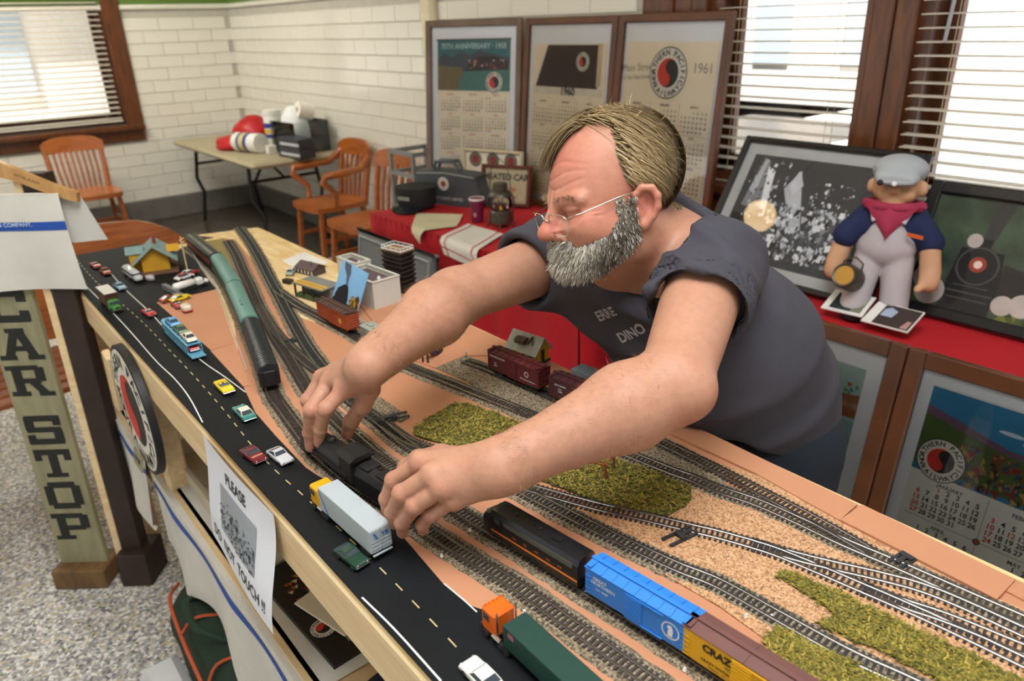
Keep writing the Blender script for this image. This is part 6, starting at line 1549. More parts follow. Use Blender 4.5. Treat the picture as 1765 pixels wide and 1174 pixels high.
# semi trailers
def semi(label, c, f, L, H, cabm, boxm, cabx, doors=True, marks=None, stack=False):
    r = rig('toy_semi_truck', label, c, f); W = .033
    MB().box((0, 0, .013 + H / 2), (L, W, H), bev=.0007).build('trailer_box', boxm, r)
    if doors:
        d = MB()
        for sy in (-1, 1):
            d.box((-L / 2 - .0006, sy * W * .245, .013 + H / 2), (.0012, W * .46, H * .92))
            for k in range(3): d.box((-L / 2 - .0014, sy * (.003 + k * .004), .013 + H * .45), (.0006, .0007, H * .86))
        for zz in (.2, .35, .5): d.box((-L / 2 - .0016, 0, .013 + H * zz), (.0006, W * .86, .0012))
        d.box((-L / 2 - .002, 0, .0105), (.003, W * .9, .0014)); d.build('rear_doors', boxm, r)
    x = L / 2 + cabx
    MB().box((x, 0, .0245), (.026, .030, .031), bev=.0022).build('cab', cabm, r)
    MB().box((x + .0132, 0, .030), (.0008, .026, .011)).build('windscreen', M_tglass, r)
    for sy in (-1, 1): MB().box((x + .003, sy * .0152, .030), (.011, .0006, .009)).build('side_window', M_tglass, r)
    MB().box((x + .0138, 0, .0125), (.002, .031, .005), bev=.0008).box((x + .0134, 0, .0195), (.001, .016, .007)).build('front_bumper', M_chr, r)
    MB().box((x - .02, 0, .0095), (.055, .012, .005)).build('chassis', M_tyre, r)
    for sy in (-1, 1):
        MB().tube([(x - .016, sy * .0135, .012), (x - .016, sy * .0135, .047)], .0012, 8).build('exhaust_stack', M_chr, r, smooth=60)
        MB().tube([(x - .022, sy * .0138, .0095), (x - .008, sy * .0138, .0095)], .0036, 12).build('fuel_tank', M_chr, r, smooth=60)
    wheels(r, (-L / 2 + .014, -L / 2 + .025, x - .034, x - .024, x + .004), .033, .0054, .0044)
    if stack:
        for k in range(5): MB().lathe([(.0012, 0), (.0012, .002), (.0004, .003)], 8, M=T(x + .009, (k - 2) * .0055, .040)).build('roof_lamp', cabm, r)
    if marks: marks(r, L, W, H)
    return r
def stripes(r, L, W, H):
    m = mat('blue livery', '#3f6fb0', .5)
    for sy in (-1, 1): MB().face([(L / 2 - .004, sy * (W / 2 + .0003), .013 + H - .003), (L / 2 - .001, sy * (W / 2 + .0003), .013 + H - .003), (L / 2 - .022, sy * (W / 2 + .0003), .014), (L / 2 - .026, sy * (W / 2 + .0003), .014)][::sy]).build('livery_stripe', m, r)
    b = MB(); b.text('YB', .009, 0, T(-L / 2 - .0022, -.006, .036) @ RZ(-90) @ RX(90), bold=.05); b.face([(-L / 2 - .0022, .004, .034), (-L / 2 - .0022, .007, .034), (-L / 2 - .0022, .012, .045), (-L / 2 - .0022, .009, .045)]); b.build('livery_marks', m, r)
semi('pale grey toy trailer with a yellow cab beside the steam locomotive', (-0.8122,0.3559), (-0.9014,0.3527), .140, .037, paint('truck yellow', '#e0a414'), mat('trailer grey', '#a9b3b8', .5, var=.04), .019, marks=stripes)
def plate(r, L, W, H): MB().face([(L / 2 - .010, W / 2 + .0004, .040), (L / 2 - .020, W / 2 + .0004, .040), (L / 2 - .020, W / 2 + .0004, .033), (L / 2 - .010, W / 2 + .0004, .033)]).face([(L / 2 - .010, -W / 2 - .0004, .033), (L / 2 - .020, -W / 2 - .0004, .033), (L / 2 - .020, -W / 2 - .0004, .040), (L / 2 - .010, -W / 2 - .0004, .040)]).build('pink_plate', mat('pink plate', '#a85f66', .6), r)
semi('dark green toy trailer with an orange cab at the bottom edge', (-0.438,0.392), (-0.4923,0.393), .135, .030, paint('truck orange', '#e2671c'), mat('trailer green', '#143c33', .5, var=.05), .030, marks=plate, stack=True)

# ------------------------------------------------------------------ model buildings and trackside pieces
def gable(w, d, h, rise, over): 
    return [(-d / 2 - over, 0), (d / 2 + over, 0), (d / 2 + over, .002), (0, rise + .002), (-d / 2 - over, .002)]
def house(r, w, d, h, rise, walls, roof, over=.012, ov_x=.010):
    b = MB().box((0, 0, h / 2), (w, d, h)).prism([(-d / 2, h), (d / 2, h), (0, h + rise)], -w / 2, w / 2, 0, RZ(90) @ RX(90)); b.build('walls', walls, r)
    rf = MB()
    for sy in (-1, 1):
        a = Vector((0, sy * (d / 2 + over), h - rise * over / (d / 2))); c = Vector((0, 0, h + rise)); dl = (a - c).length; mid = (a + c) / 2
        rf.box((0, 0, 0), (w + 2 * ov_x, dl, .002), 0, T(0, mid.y, mid.z + .001) @ RX(math.degrees(math.atan2(a.z - c.z, (a.y - c.y))) if sy > 0 else math.degrees(math.atan2(c.z - a.z, c.y - a.y))))
    rf.build('roof', roof, r)
# yellow station at the far end
M_yst = mat('station yellow', '#c8951f', .7, var=.1); M_rgrn = mat('grey green shingles', '#7f9a98', .8, var=.12, scale=60); M_dkbr = mat('dark brown timber', '#33251c', .7, var=.1)
st = thing('model_station', 'yellow model station with grey green roof at the far corner', 'model building', (*(-2.366,0.5203), TOP + .003), -16)
MB().box((0, -.01, .003), (.15, .14, .006), bev=.001).build('platform', mat('platform brown', '#6b4a38', .8, var=.15), st)
house(st, .095, .075, .052, .030, M_yst, M_rgrn, .024, .022)
MB().box((.0, -.052, .028), (.040, .034, .050)).build('front_bay', M_yst, st)
w_ = MB(); w_.prism([(-.02, .052), (.02, .052), (0, .070)], -.070, -.035, 0, RX(90) @ T(0, 0, 0)); w_.build('bay_gable', M_yst, st)
MB().box((0, 0, 0), (.030, .05, .002), 0, T(-.013, -.052, .066) @ RY(-38)).box((0, 0, 0), (.030, .05, .002), 0, T(.013, -.052, .066) @ RY(38)).build('bay_roof', M_rgrn, st)
MB().box((-.004, -.0695, .022), (.013, .001, .032)).build('doorway', M_dkbr, st); MB().box((0, -.0705, .057), (.026, .001, .007)).build('name_board', M_white, st)
for sx in (-1, 1): MB().box((sx * .035, -.0382, .030), (.016, .001, .020)).build('window', M_dkbr, st)
for k, (x, z) in enumerate(((-.012, .095), (.008, .100))):
    MB().box((x, .006, z - .010), (.008, .008, .028)).build('chimney', mat('chimney brick', '#8a3a30', .8), st)
blob('station_crates', 'tiny white and pink baggage heap beside the yellow station', 'baggage', (*(-2.267,0.4718), TOP + .003), (.020, .012, .009), mat('pale baggage', '#b9aeb0', .8, var=.3, scale=120), 44, .3)
pl = thing('telegraph_pole', 'wooden telegraph pole beside the yellow station', 'pole', (*(-2.275,0.5798), TOP + .003), -35)
MB().tube([(0, 0, 0), (0, 0, .105)], [.0022, .0016], 8).build('pole_shaft', M_pine, pl, smooth=60)
for z in (.086, .096): MB().box((0, .002, z), (.034, .0022, .0026)).build('cross_arm', M_pine, pl)
# white picket strip along the passenger track
fc = cr([(-2.486,0.6571),(-2.285,0.6213),(-2.115,0.5998),(-1.942,0.5638),(-1.752,0.5179),(-1.573,0.4739),(-1.447,0.4426)], .010); fr = thing('white_fence', 'low white picket strip between the card sheet and passenger track', 'fence')
M_fence = mat('white fence plastic', '#d8dade', .6)
for i in range(len(fc) - 1):
    a, b_ = fc[i], fc[i + 1]; MB().bar((a[0], a[1], TOP + .007), (b_[0], b_[1], TOP + .007), .001, .0016).bar((a[0], a[1], TOP + .002), (a[0], a[1], TOP + .0125), .001, .0022).build('picket', M_fence, fr)
# grey loading dock wall
lw = thing('loading_dock', 'grey model loading dock beside the parked trucks', 'model building', (*(-2.102,0.4823), TOP + .003), 8)
MB().box((0, 0, .008), (.085, .012, .016), bev=.001).build('dock_wall', mat('dock grey', '#77797a', .8, var=.1), lw); MB().box((.06, -.002, .0035), (.05, .022, .007), bev=.001).build('dock_ramp', MATS['dock grey'], lw)
# brown shed, lumber shed, paper
tag(MB().prism([(-2.165,0.8306),(-2.204,0.9237),(-2.044,0.9269),(-2.022,0.867),(-2.077,0.8275)], TOP + .0034, TOP + .0038).build('paper_scrap', M_white), 'white paper scrap lying on the bare plywood', 'paper')
sh_ = thing('brown_shed', 'small brown roofed model shed on the plywood', 'model building', (*(-1.984,0.8431), TOP + .0035), 14)
house(sh_, .075, .045, .020, .012, mat('shed wall', '#4a3d3a', .8), mat('shed roof', '#5d4c4c', .8, var=.1), .006, .004)
for k in range(5): MB().box((-.03 + k * .015, -.0228, .009), (.006, .001, .010)).build('window', M_white, sh_)
MB().tube([(.02, -.012, .024), (.02, -.012, .042)], .0012, 6).build('flue', M_blk, sh_)
ls = thing('lumber_shed', 'grey model lumber shed with yellow roof strips', 'model building', (*(-1.772,0.7628), TOP + .0035), 12)
MB().box((0, .012, .020), (.12, .03, .036)).build('back_wall', mat('shed grey', '#7c7d78', .8, var=.12), ls); MB().box((0, 0, .0385), (.125, .068, .003)).build('roof_slab', MATS['shed grey'], ls)
for y in (-.012, -.026): MB().box((.0, y, .0405), (.118, .009, .0014)).build('roof_strip', mat('yellow strip', '#d0a02e', .7), ls)
for x in (-.055, -.02, .02, .055): MB().box((x, -.030, .019), (.004, .004, .036)).build('post', M_dkbr, ls)
MB().box((0, -.022, .006), (.11, .02, .008)).build('lumber_stack', mat('lumber green', '#4e5a34', .8), ls)
tag(MB().box((0, 0, .006), (.03, .018, .012), bev=.001).build('timber_block', M_dkbr, loc=(*(-1.941,0.7526), TOP + .0035), rot=(0, 0, .3)), 'dark timber block left of the lumber shed', 'block')
# white warehouse with parapets and brown roofs
M_wh = mat('warehouse white', '#cfcdc2', .7, var=.04); M_wroof = mat('warehouse roof', '#5a4a4c', .85, var=.1)
def warehouse(label, c, rz, w, d, h):
    r = thing('white_warehouse', label, 'model building', (*c, TOP + .005), rz)
    for sx in (-1, 1): MB().box((sx * (w / 2 - .002), 0, h / 2), (.004, d, h)).build('wall', M_wh, r)
    for sy in (-1, 1): MB().box((0, sy * (d / 2 - .002), h / 2), (w - .008, .004, h)).build('wall', M_wh, r)
    MB().box((0, 0, h - .012), (w - .008, d - .008, .003)).build('flat_roof', M_wroof, r)
    cp = MB()
    for sx in (-1, 1): cp.box((sx * (w / 2 - .002), 0, h + .001), (.007, d + .002, .003))
    for sy in (-1, 1): cp.box((0, sy * (d / 2 - .002), h + .001), (w - .005, .007, .003))
    cp.build('coping', M_wh, r); MB().lathe([(.005, 0), (.005, .003), (.001, .009)], 10, M=T(w * .2, d * .1, h - .011)).build('roof_vent', M_white, r)
warehouse('large white model warehouse behind the photo card', (-1.656,0.8587), 4, .15, .082, .070)
warehouse('low white model warehouse behind the larger one', (-1.865,0.9221), 4, .10, .05, .05)
# blue railed platform in front of the warehouse
pf = thing('blue_platform', 'blue edged model platform with white railings', 'model platform', (*(-1.549,0.742), TOP + .0045), 6)
MB().box((0, 0, .009), (.215, .022, .003)).build('deck', mat('deck tan', '#8a6a4c', .8), pf); MB().box((0, -.0112, .009), (.216, .0014, .006)).build('blue_edge', mat('platform blue', '#26267a', .5), pf)
for k in range(8): MB().box((-.1 + k * .0285, 0, .004), (.004, .016, .008)).build('post', MATS['platform blue'], pf)
M_rl = mat('white railing', '#e3e3de', .6)
for x0_, x1_ in ((-.10, -.01), (.01, .10)):
    rl = MB().bar((x0_, -.010, .022), (x1_, -.010, .022), .0012, .0014).bar((x0_, -.010, .016), (x1_, -.010, .016), .0009, .0009)
    for k in range(5): x = x0_ + k * (x1_ - x0_) / 4; rl.bar((x, -.010, .010), (x, -.010, .0225), .0011, .0011)
    rl.build('railing', M_rl, pf)
# photo card of a steam engine leaning on the warehouse
pc = thing('photo_card', 'glossy photo of a black steam engine leaning on the warehouse', 'photograph', M=frame((*(-1.683,0.7561), TOP + .0165), (.985, .05, -.10), (0, 0, 1)) @ RX(-22))
pw, ph = .098, .088; pc.scale = (1.22, 1, 1.30)
MB().box((pw / 2, 0, ph / 2), (pw, .0006, ph)).build('card', mat('photo sky', '#7fb4de', .25, var=.06), pc); y = -.0006
poly(pc, 'smoke', [(.035, .045), (.042, .045), (.040, .06), (.042, .07), (.036, .086), (.012, .087), (.016, .075), (.030, .062)], c_('smoke grey', '#4d5461'), y)
poly(pc, 'engine', [(.004, .002), (.05, .002), (.055, .02), (.05, .035), (.044, .046), (.030, .046), (.022, .040), (.012, .034), (.006, .02)], c_('engine ink', '#10141a'), y - .0001)
poly(pc, 'ground', [(.001, .001), (pw - .001, .001), (pw - .001, .015), (.001, .012)], c_('ground ink', '#231d18'), y - .00005)
poly(pc, 'trees', [(.062, .012), (.096, .012), (.094, .034), (.086, .040), (.078, .032), (.068, .026)], c_('autumn trees', '#5e4a1d'), y - .0001)
speck(pc, 'leaves', .06, .096, .008, .034, [c_('leaf gold', '#c08a1f'), c_('leaf dark', '#2b2413')], 50, y - .0002, 51, (.002, .005))
# dark flared tower with a railed top
tw = thing('brown_tower', 'dark brown stacked model tower with a white railed deck', 'model building', (*(-1.667,0.9536), TOP + .003), 12)
M_tw = mat('tower brown', '#2d211d', .75, var=.1)
for k in range(8):
    z = .012 + k * .0125; s_ = .034 + .0 * k
    MB().lathe([(.030, 0), (.034, .001), (.041, .011), (.041, .0122), (.030, .0122)], 4, M=T(0, 0, z) @ Matrix.Diagonal((1.35, .85, 1, 1)) @ RZ(45)).build('tier', M_tw, tw)
MB().box((0, 0, .006), (.06, .04, .012)).build('base', M_tw, tw); MB().box((0, 0, .1145), (.078, .049, .003)).build('deck', mat('deck tan', '#8a6a4c', .8), tw)
rl = MB(); cs = [(-.037, -.0225), (.037, -.0225), (.037, .0225), (-.037, .0225)]
for i in range(4):
    a, b_ = cs[i], cs[(i + 1) % 4]; rl.bar((*a, .126), (*b_, .126), .0014, .0014).bar((*a, .118), (*b_, .118), .0012, .003)
    for k in range(4): t_ = k / 4; rl.bar((a[0] + (b_[0] - a[0]) * t_, a[1] + (b_[1] - a[1]) * t_, .116), (a[0] + (b_[0] - a[0]) * t_, a[1] + (b_[1] - a[1]) * t_, .1265), .0012, .0012)
rl.build('railing', M_rl, tw)
# yellow depot at the back
dp = thing('yellow_depot', 'small yellow model depot with pale roof behind the maroon boxcar', 'model building', (*(-1.094,0.9185), TOP + .004), 8)
house(dp, .075, .038, .034, .022, mat('depot yellow', '#cfa71c', .7, var=.06), mat('depot roof', '#a9aca0', .8, var=.12, scale=80), .010, .006)
for x in (-.024, 0, .022): MB().box((x, -.0196, .018), (.009, .001, .018)).build('window', M_dkbr, dp)
MB().box((.038, 0, .017), (.001, .010, .026)).build('door', M_dkbr, dp); MB().box((0, 0, .002), (.082, .045, .004)).build('base', M_dkbr, dp)
dm = MB().prism([(-.011, .0), (.011, .0), (.011, .009), (0, .013), (-.011, .009)], -.013, .013, 0, T(-.006, -.014, .040) @ RZ(90) @ RX(90)); dm.build('dormer', mat('dormer brown', '#57493f', .8), dp)
MB().bar((.024, -.018, .042), (.016, -.005, .056), .002, .002).bar((.012, -.018, .042), (.016, -.005, .056), .002, .002).build('roof_ladder', M_dkbr, dp)
# blue stairs, signal lamp, low blocks, wooden bents under the arm
ss = thing('toy_stairs', 'blue sided toy stairs with white railing on the tan card', 'model stairs', (*(-1.234,0.759), TOP + .005), -62)
for k in range(7): MB().box((-.020 + k * .005, 0, .003 + k * .0042), (.006, .014, .0012)).build('step', mat('deck tan', '#8a6a4c', .8), ss)
for sy in (-1, 1):
    MB().bar((-.022, sy * .0075, .002), (.016, sy * .0075, .033), .0012, .004).build('stringer', MATS['platform blue'], ss); MB().bar((-.024, sy * .0078, .011), (.014, sy * .0078, .042), .0011, .0011).build('handrail', M_rl, ss)
MB().box((-.034, 0, .007), (.024, .018, .010), bev=.001).build('landing', M_dkbr, ss); MB().box((.018, .006, .015), (.003, .003, .030)).box((.018, -.006, .015), (.003, .003, .030)).build('post', M_dkbr, ss)
sg = thing('signal_lamp', 'tiny brass signal lamp at the siding end', 'signal', (*(-1.189,0.8236), TOP + .004)); MB().tube([(0, 0, 0), (0, 0, .012)], .0006, 6).build('stem', M_blk, sg); MB().ball((0, 0, .0135), .0022, nu=10, nv=8).build('lamp', MATS['lamp lens'], sg, smooth=60)
tag(MB().box((0, 0, .008), (.05, .035, .016), bev=.001).build('grey_block', mat('pale blue grey', '#7f93a0', .6), loc=(*(-0.95,0.9443), TOP + .004), rot=(0, 0, .1)), 'pale blue grey model block behind the tuscan boxcar', 'block')
br = thing('timber_trestle', 'small brown timber frame on the grass below the forearm', 'model trestle', (*(-0.7049,0.7157), TOP + .006), 20); M_tb = mat('orange timber', '#8a5226', .7, var=.1)
for x in (-.030, .030):
    for y_ in (-.016, .016): MB().box((x, y_, .012), (.0035, .0035, .024)).build('leg', M_tb, br)
for y_ in (-.016, .016): MB().bar((-.034, y_, .024), (.034, y_, .024), .003, .003).build('beam', M_tb, br)
for x in (-.03, 0, .03): MB().bar((x, -.018, .0265), (x, .018, .0265), .003, .002).build('beam', M_tb, br)
MB().box((-.03, -.016, .020), (.012, .012, .014), bev=.002).build('green_tank', mat('tank green', '#1f5b3c', .6), br)

# ------------------------------------------------------------------ things on the left red table
cp = thing('conductor_cap', 'black conductor cap with a badge on the red cloth', 'cap', (-3.39, 2.085, .742), 20)
M_cap = mat('black felt', '#141517', .8, var=.1)
MB().lathe([(.098, .02), (.105, .05), (.112, .115), (.11, .122), (.09, .125)], 28).build('crown', M_cap, cp, smooth=50)
def visor(u, v_): a = math.radians(-150 + 120 * u); r_ = .098 + .055 * v_ * math.sin(math.pi * u) ** .5; return (r_ * math.cos(a), r_ * math.sin(a), .030 - .026 * v_ * math.sin(math.pi * u))
MB().grid(visor, 20, 4).build('visor', mat('patent leather', '#1a2027', .15), cp, smooth=60); MB().box((0, -.109, .075), (.075, .004, .020)).build('badge', mat('badge grey', '#8f8f88', .4, .5), cp)
bgm = Matrix.Translation((-3.36, 2.29, .742)) @ RZ(19); bg_ = thing('travel_bag', 'grey travel bag with a round emblem on the red table', 'bag', M=bgm)
M_bag = mat('grey vinyl', '#43484d', .45, var=.1)
MB().prism([tuple(p) for p in cr([(-.205, 0), (.205, 0), (.20, .14), (.17, .175), (-.17, .175), (-.20, .14), (-.205, 0)], .02)[:-1]], -.05, .05, 0, RX(90)).build('bag_body', M_bag, bg_, smooth=40)
for y_ in (-.02, .02): MB().tube([(-.09, y_, .172), (-.075, y_, .225), (.05, y_, .23), (.075, y_, .172)], .009, 8).build('handle', M_bag, bg_, smooth=60)
MB().tube([(-.19, -.051, .16), (0, -.052, .172), (.19, -.051, .16)], .004, 6).build('piping', mat('pale piping', '#8f918c', .6), bg_)
b = MB(); disc(b, FRONT(-.0525), -.01, .115, .036, 0); disc(b, FRONT(-.0530), -.01, .115, .016, 1); b.build('emblem', [mat('bag white', '#c3c0b6', .6), c_('crest red', '#8d2b2a')], bg_)
b = MB(); b.text('NORTH COAST LIMITED', .021, 0, FRONT(-.0528) @ T(.0, .030, 0), bold=.03); b.build('lettering', mat('bag lettering', '#a9aaa4', .6), bg_)
cu = thing('paper_cup', 'maroon paper cup with a white rim beside the lantern', 'cup', (-2.93, 2.145, .742))
MB().lathe([(.028, 0), (.038, .115)], 24).build('cup_body', mat('maroon cup', '#6d1238', .5), cu, smooth=40); MB().lathe([(.0385, .108), (.0395, .113), (.0395, .118), (.037, .118), (.0365, .112)], 24, caps=False).build('rim', M_white, cu, smooth=40); MB().box((.012, -.0325, .04), (.012, .002, .02), M=RZ(15)).build('cup_mark', mat('cup mark', '#c98a98', .5), cu)
ln_ = thing('railway_lantern', 'old metal railway lantern with a wire bail on the red table', 'lantern', (-2.765, 2.165, .742)); M_lan = mat('old tin', '#5a564c', .45, .7, var=.2, scale=40)
MB().lathe([(.045, .02), (.052, .024), (.052, .075), (.046, .082)], 24).build('oil_font', M_lan, ln_, smooth=40)
MB().lathe([(.044, .084), (.058, .105), (.058, .125), (.046, .150)], 24, caps=False).build('globe', glassy('lantern glass', (.95, .92, .9)), ln_, smooth=60)
MB().lathe([(.060, .150), (.058, .158), (.044, .172), (.036, .176), (.036, .205), (.030, .210)], 24).build('hood', M_lan, ln_, smooth=40); MB().lathe([(.012, .082), (.008, .095), (.004, .10)], 12).build('burner', mat('brass', '#b08f3c', .3, 1.), ln_, smooth=40)
for k in range(4):
    a = math.pi / 4 + k * math.pi / 2; ca, sa = math.cos(a), math.sin(a)
    MB().tube([(ca * .068, sa * .068, 0), (ca * .056, sa * .056, .03), (ca * .058, sa * .058, .08), (ca * .066, sa * .066, .115), (ca * .058, sa * .058, .152)], .0035, 6).build('cage_wire', M_lan, ln_, smooth=60)
MB().tube([(-.062, 0, .155), (-.078, 0, .19), (-.072, 0, .25), (-.05, 0, .30), (0, 0, .325), (.05, 0, .30), (.072, 0, .25), (.078, 0, .19), (.062, 0, .155)], .0022, 6).build('bail', M_lan, ln_, smooth=60)
def sheet_on(name, label, pts4, z, m, curl=None, stripes_=None):
    """a paper or cloth sheet, corners given in order, falling over the front edge y=1.86"""
    P = [np.array(p) for p in pts4]
    def f(u, v_):
        p = (P[0] * (1 - u) + P[1] * u) * (1 - v_) + (P[3] * (1 - u) + P[2] * u) * v_
        over = max(0, 1.845 - p[1]); zz = z + .003 * math.sin(u * 5 + v_ * 3) - over * .92
        return (p[0], max(p[1], 1.825 + .0) if over else p[1], zz)
    r = thing(name, label, 'paper' if m is not M_towel else 'towel'); MB().grid(f, 16, 16).build('sheet', m, r, smooth=60)
    if stripes_:
        for s0, s1, ax in stripes_:
            g_ = (lambda u, v_: tuple(Vector(f(s0 + (s1 - s0) * u, v_)) + Vector((0, -.0012, .0014)))) if ax == 'u' else (lambda u, v_: tuple(Vector(f(u, s0 + (s1 - s0) * v_)) + Vector((0, -.0012, .0014))))
            MB().grid(g_, 16 if ax == 'v' else 1, 1 if ax == 'v' else 16).build('woven_stripe', M_rpr, r)
M_towel = mat('white linen', '#d6d4cc', .85, var=.05, scale=12, bump=.2, bscale=500); M_cream = mat('cream paper', '#c9c2a2', .8, var=.05)
sheet_on('cream_paper', 'curled cream paper sheet at the red table edge', [(-2.972,1.774), (-3.308,2.028), (-3.076,2.161), (-2.91,1.999)], .746, M_cream)
sheet_on('striped_towel', 'white towel with red stripes hanging off the red table', [(-2.767,1.766), (-2.923,2.079), (-2.627,2.068), (-2.476,1.739)], .747, M_towel, stripes_=((.12, .15, 'v'), (.85, .88, 'v'), (.10, .12, 'u')))
# grey tray leaning at the table front and wire racks by the calendars
gt = thing('grey_tray', 'grey plastic tray leaning against the red cloth table', 'tray', M=T(-3.50, 1.70, .0) @ RX(-8))
MB().prism([tuple(p) for p in cr([(0, .02), (.02, 0), (.68, 0), (.70, .02), (.70, .63), (.67, .66), (.03, .66), (0, .63), (0, .02)], .03)[:-1]], -.012, .012, 0, RX(90)).build('tray_panel', mat('grey plastic', '#6f7274', .5, var=.06), gt, smooth=40)
MB().tube([(.02, -.016, .02), (.68, -.016, .02), (.68, -.016, .64), (.02, -.016, .64)], .008, 6, closed=True).build('tray_rim', mat('light grey plastic', '#8f9293', .5), gt)
M_rk = mat('grey painted rack', '#8b8d8d', .5, .3)
wr_ = thing('wire_rack', 'grey metal rack standing left of the calendar panels', 'rack', (-4.02, 2.52, 0))
for x in (-.13, .13):
    for y_ in (-.13, .13): MB().box((x, y_, .47), (.022, .022, .94)).build('rack_post', M_rk, wr_)
for z in (.10, .55, .80, .93):
    for s_ in (-1, 1): MB().box((0, s_ * .13, z), (.26, .02, .025)).build('rack_bar', M_rk, wr_); MB().box((s_ * .13, 0, z), (.02, .26, .025)).build('rack_bar', M_rk, wr_)

# ------------------------------------------------------------------ the engineer doll
dl = thing('engineer_doll', 'plush engineer doll in striped overalls with a pink bandana', 'doll', M=T(-1.005, 2.30, .742) @ RZ(18) @ RX(-6) @ Matrix.Scale(1.12, 4))
M_dsk = mat('doll cloth skin', '#c99b78', .8, var=.06, bump=.2, bscale=300); M_dov = mat('striped denim overalls', '#b8b0b3', .85, var=.06, bump=.3, bscale=400); M_dsh = mat('navy doll shirt', '#16224a', .85, var=.1); M_dcap = mat('striped doll cap', '#a3a8ad', .85, var=.06, bump=.25, bscale=400); M_band = mat('pink bandana', '#a8304f', .8, var=.08)
def soft(name, m, build_, lo, hi, h=.006):
    s_ = SD(); build_(s_); Vg, l_ = s_.eval(lo, hi, h); v_, q_ = surface(Vg, l_, h); return mesh_np(name, v_, q_, m, dl)
soft('head', M_dsk, lambda s_: (s_.ell((0, 0, .37), (.062, .058, .058), None, .01), s_.ell((-.02, -.052, .35), (.022, .02, .018), None, .012), s_.ell((.028, -.05, .35), (.024, .02, .018), None, .012), s_.ell((0, -.066, .362), (.014, .014, .012), None, .006), s_.ell((0, -.050, .325), (.03, .02, .02), None, .012), s_.ell((.064, .0, .365), (.012, .016, .02), None, .006), s_.ell((-.064, .0, .365), (.012, .016, .02), None, .006)), (-.1, -.1, .28), (.1, .09, .45), .004)
soft('cap', M_dcap, lambda s_: (s_.ell((0, .006, .412), (.070, .068, .042), None, .01), s_.cone((-.035, -.055, .395), (.035, -.055, .395), .020, .020, .02), s_.ell((0, -.085, .385), (.046, .036, .010), None, .012)), (-.1, -.14, .34), (.1, .1, .47), .004)
soft('shirt', M_dsh, lambda s_: (s_.ell((0, 0, .255), (.072, .05, .065), None, .02), s_.cone((.06, 0, .285), (.105, -.005, .225), .034, .036, .02), s_.cone((-.06, 0, .285), (-.105, -.02, .225), .034, .036, .02)), (-.16, -.09, .17), (.16, .09, .34))
soft('overalls', M_dov, lambda s_: (s_.ell((0, -.006, .205), (.078, .058, .06), None, .03), s_.cone((.036, -.005, .17), (.050, -.03, .025), .041, .037, .004), s_.cone((-.036, -.005, .17), (-.054, -.045, .025), .041, .037, .004), s_.ell((0, -.035, .245), (.048, .025, .04), None, .015)), (-.14, -.13, -.02), (.14, .1, .31))
for s_, nm in ((1, 'arm'), (-1, 'arm')): soft(nm, M_dsk, lambda q, s_=s_: (q.cone((s_ * .105, -.01, .23), (s_ * .120, -.02, .15), .026, .027, .01), q.ell((s_ * .122, -.03, .125), (.026, .024, .03), None, .012), q.cone((s_ * .115, -.035, .12), (s_ * .10, -.06, .105), .012, .010, .01)), (-.17, -.1, .07), (.17, .05, .28))
def bnd(u, v_): a = (u - .5) * 2; w__ = .075 * (1 - v_); return (a * w__, -.052 - .022 * (1 - abs(a)) - .01 * v_, .315 - .085 * v_ + .018 * abs(a) * (1 - v_))
MB().grid(bnd, 12, 8).build('bandana', M_band, dl, smooth=60); MB().tube([(.068 * math.cos(t), .062 * math.sin(t), .318) for t in np.linspace(0, 6.0, 22)], .014, 8).build('bandana_roll', M_band, dl, smooth=60)
for s_ in (-1, 1): MB().tube([(s_ * .035, -.055, .275), (s_ * .05, -.035, .315), (s_ * .045, .03, .315)], .008, 6).build('strap', M_dov, dl, smooth=60); MB().ball((s_ * .047, -.042, .008), (.04, .055, .022), nu=14, nv=8).build('shoe', mat('doll shoe', '#20242b', .7), dl, smooth=60)
MB().box((.035, -.066, .255), (.040, .004, .010), M=RY(8)).build('orange_tag', mat('orange tag', '#c9571c', .6), dl); MB().ball((-.03, -.128, .385), .008, nu=10, nv=6).build('cap_badge', M_bk, dl, smooth=60); MB().ball((.004, -.128, .384), .007, nu=10, nv=6).build('cap_badge', M_white, dl, smooth=60)
lk = thing('toy_lantern', 'small metal lantern hanging from the doll\'s hand', 'lantern', M=T(*(-1.058,2.2,0.8823)) @ RX(65))
MB().lathe([(.034, -.04), (.040, -.03), (.040, .03), (.036, .036), (.028, .032)], 22).build('can', M_lan, lk, smooth=40); MB().lathe([(.030, .030), (.030, .033)], 20).build('amber_lens', mat('amber lens', '#b98a3a', .25), lk); MB().tube([(-.034, 0, 0), (-.03, .05, 0), (0, .066, 0), (.03, .05, 0), (.034, 0, 0)], .003, 6).build('bail', M_lan, lk, smooth=60)
def snap(name, label, M, w, h, fn):
    r = thing(name, label, 'photo card', M=M); MB().box((w / 2, h / 2, .002), (w, h, .004)).build('card', M_white, r); fn(r, w, h); return r
def fl(r, name, pts, m, z): MB().face([(x, y_, z) for x, y_ in pts]).build(name, m, r)
def sn1(r, w, h):
    fl(r, 'backdrop', [(.02, .012), (w - .012, .012), (w - .012, h - .012), (.02, h - .012)], c_('olive backdrop', '#7d7a68'), .0045); fl(r, 'dark_corner', [(.02, .012), (.05, .012), (.05, h - .012), (.02, h - .012)], c_('night', '#1f2a2c'), .0047)
    fl(r, 'jacket', [(.045, .012), (.085, .012), (.082, .05), (.072, .062), (.055, .06)], c_('dark jacket', '#27323a'), .0049); b = MB(); disc(b, T(0, 0, .0051), .066, .073, .011); b.build('face', c_('face tone', '#a9765f'), r); fl(r, 'white_cup', [(.04, .058), (.056, .055), (.056, .066), (.042, .07)], M_white, .0051)
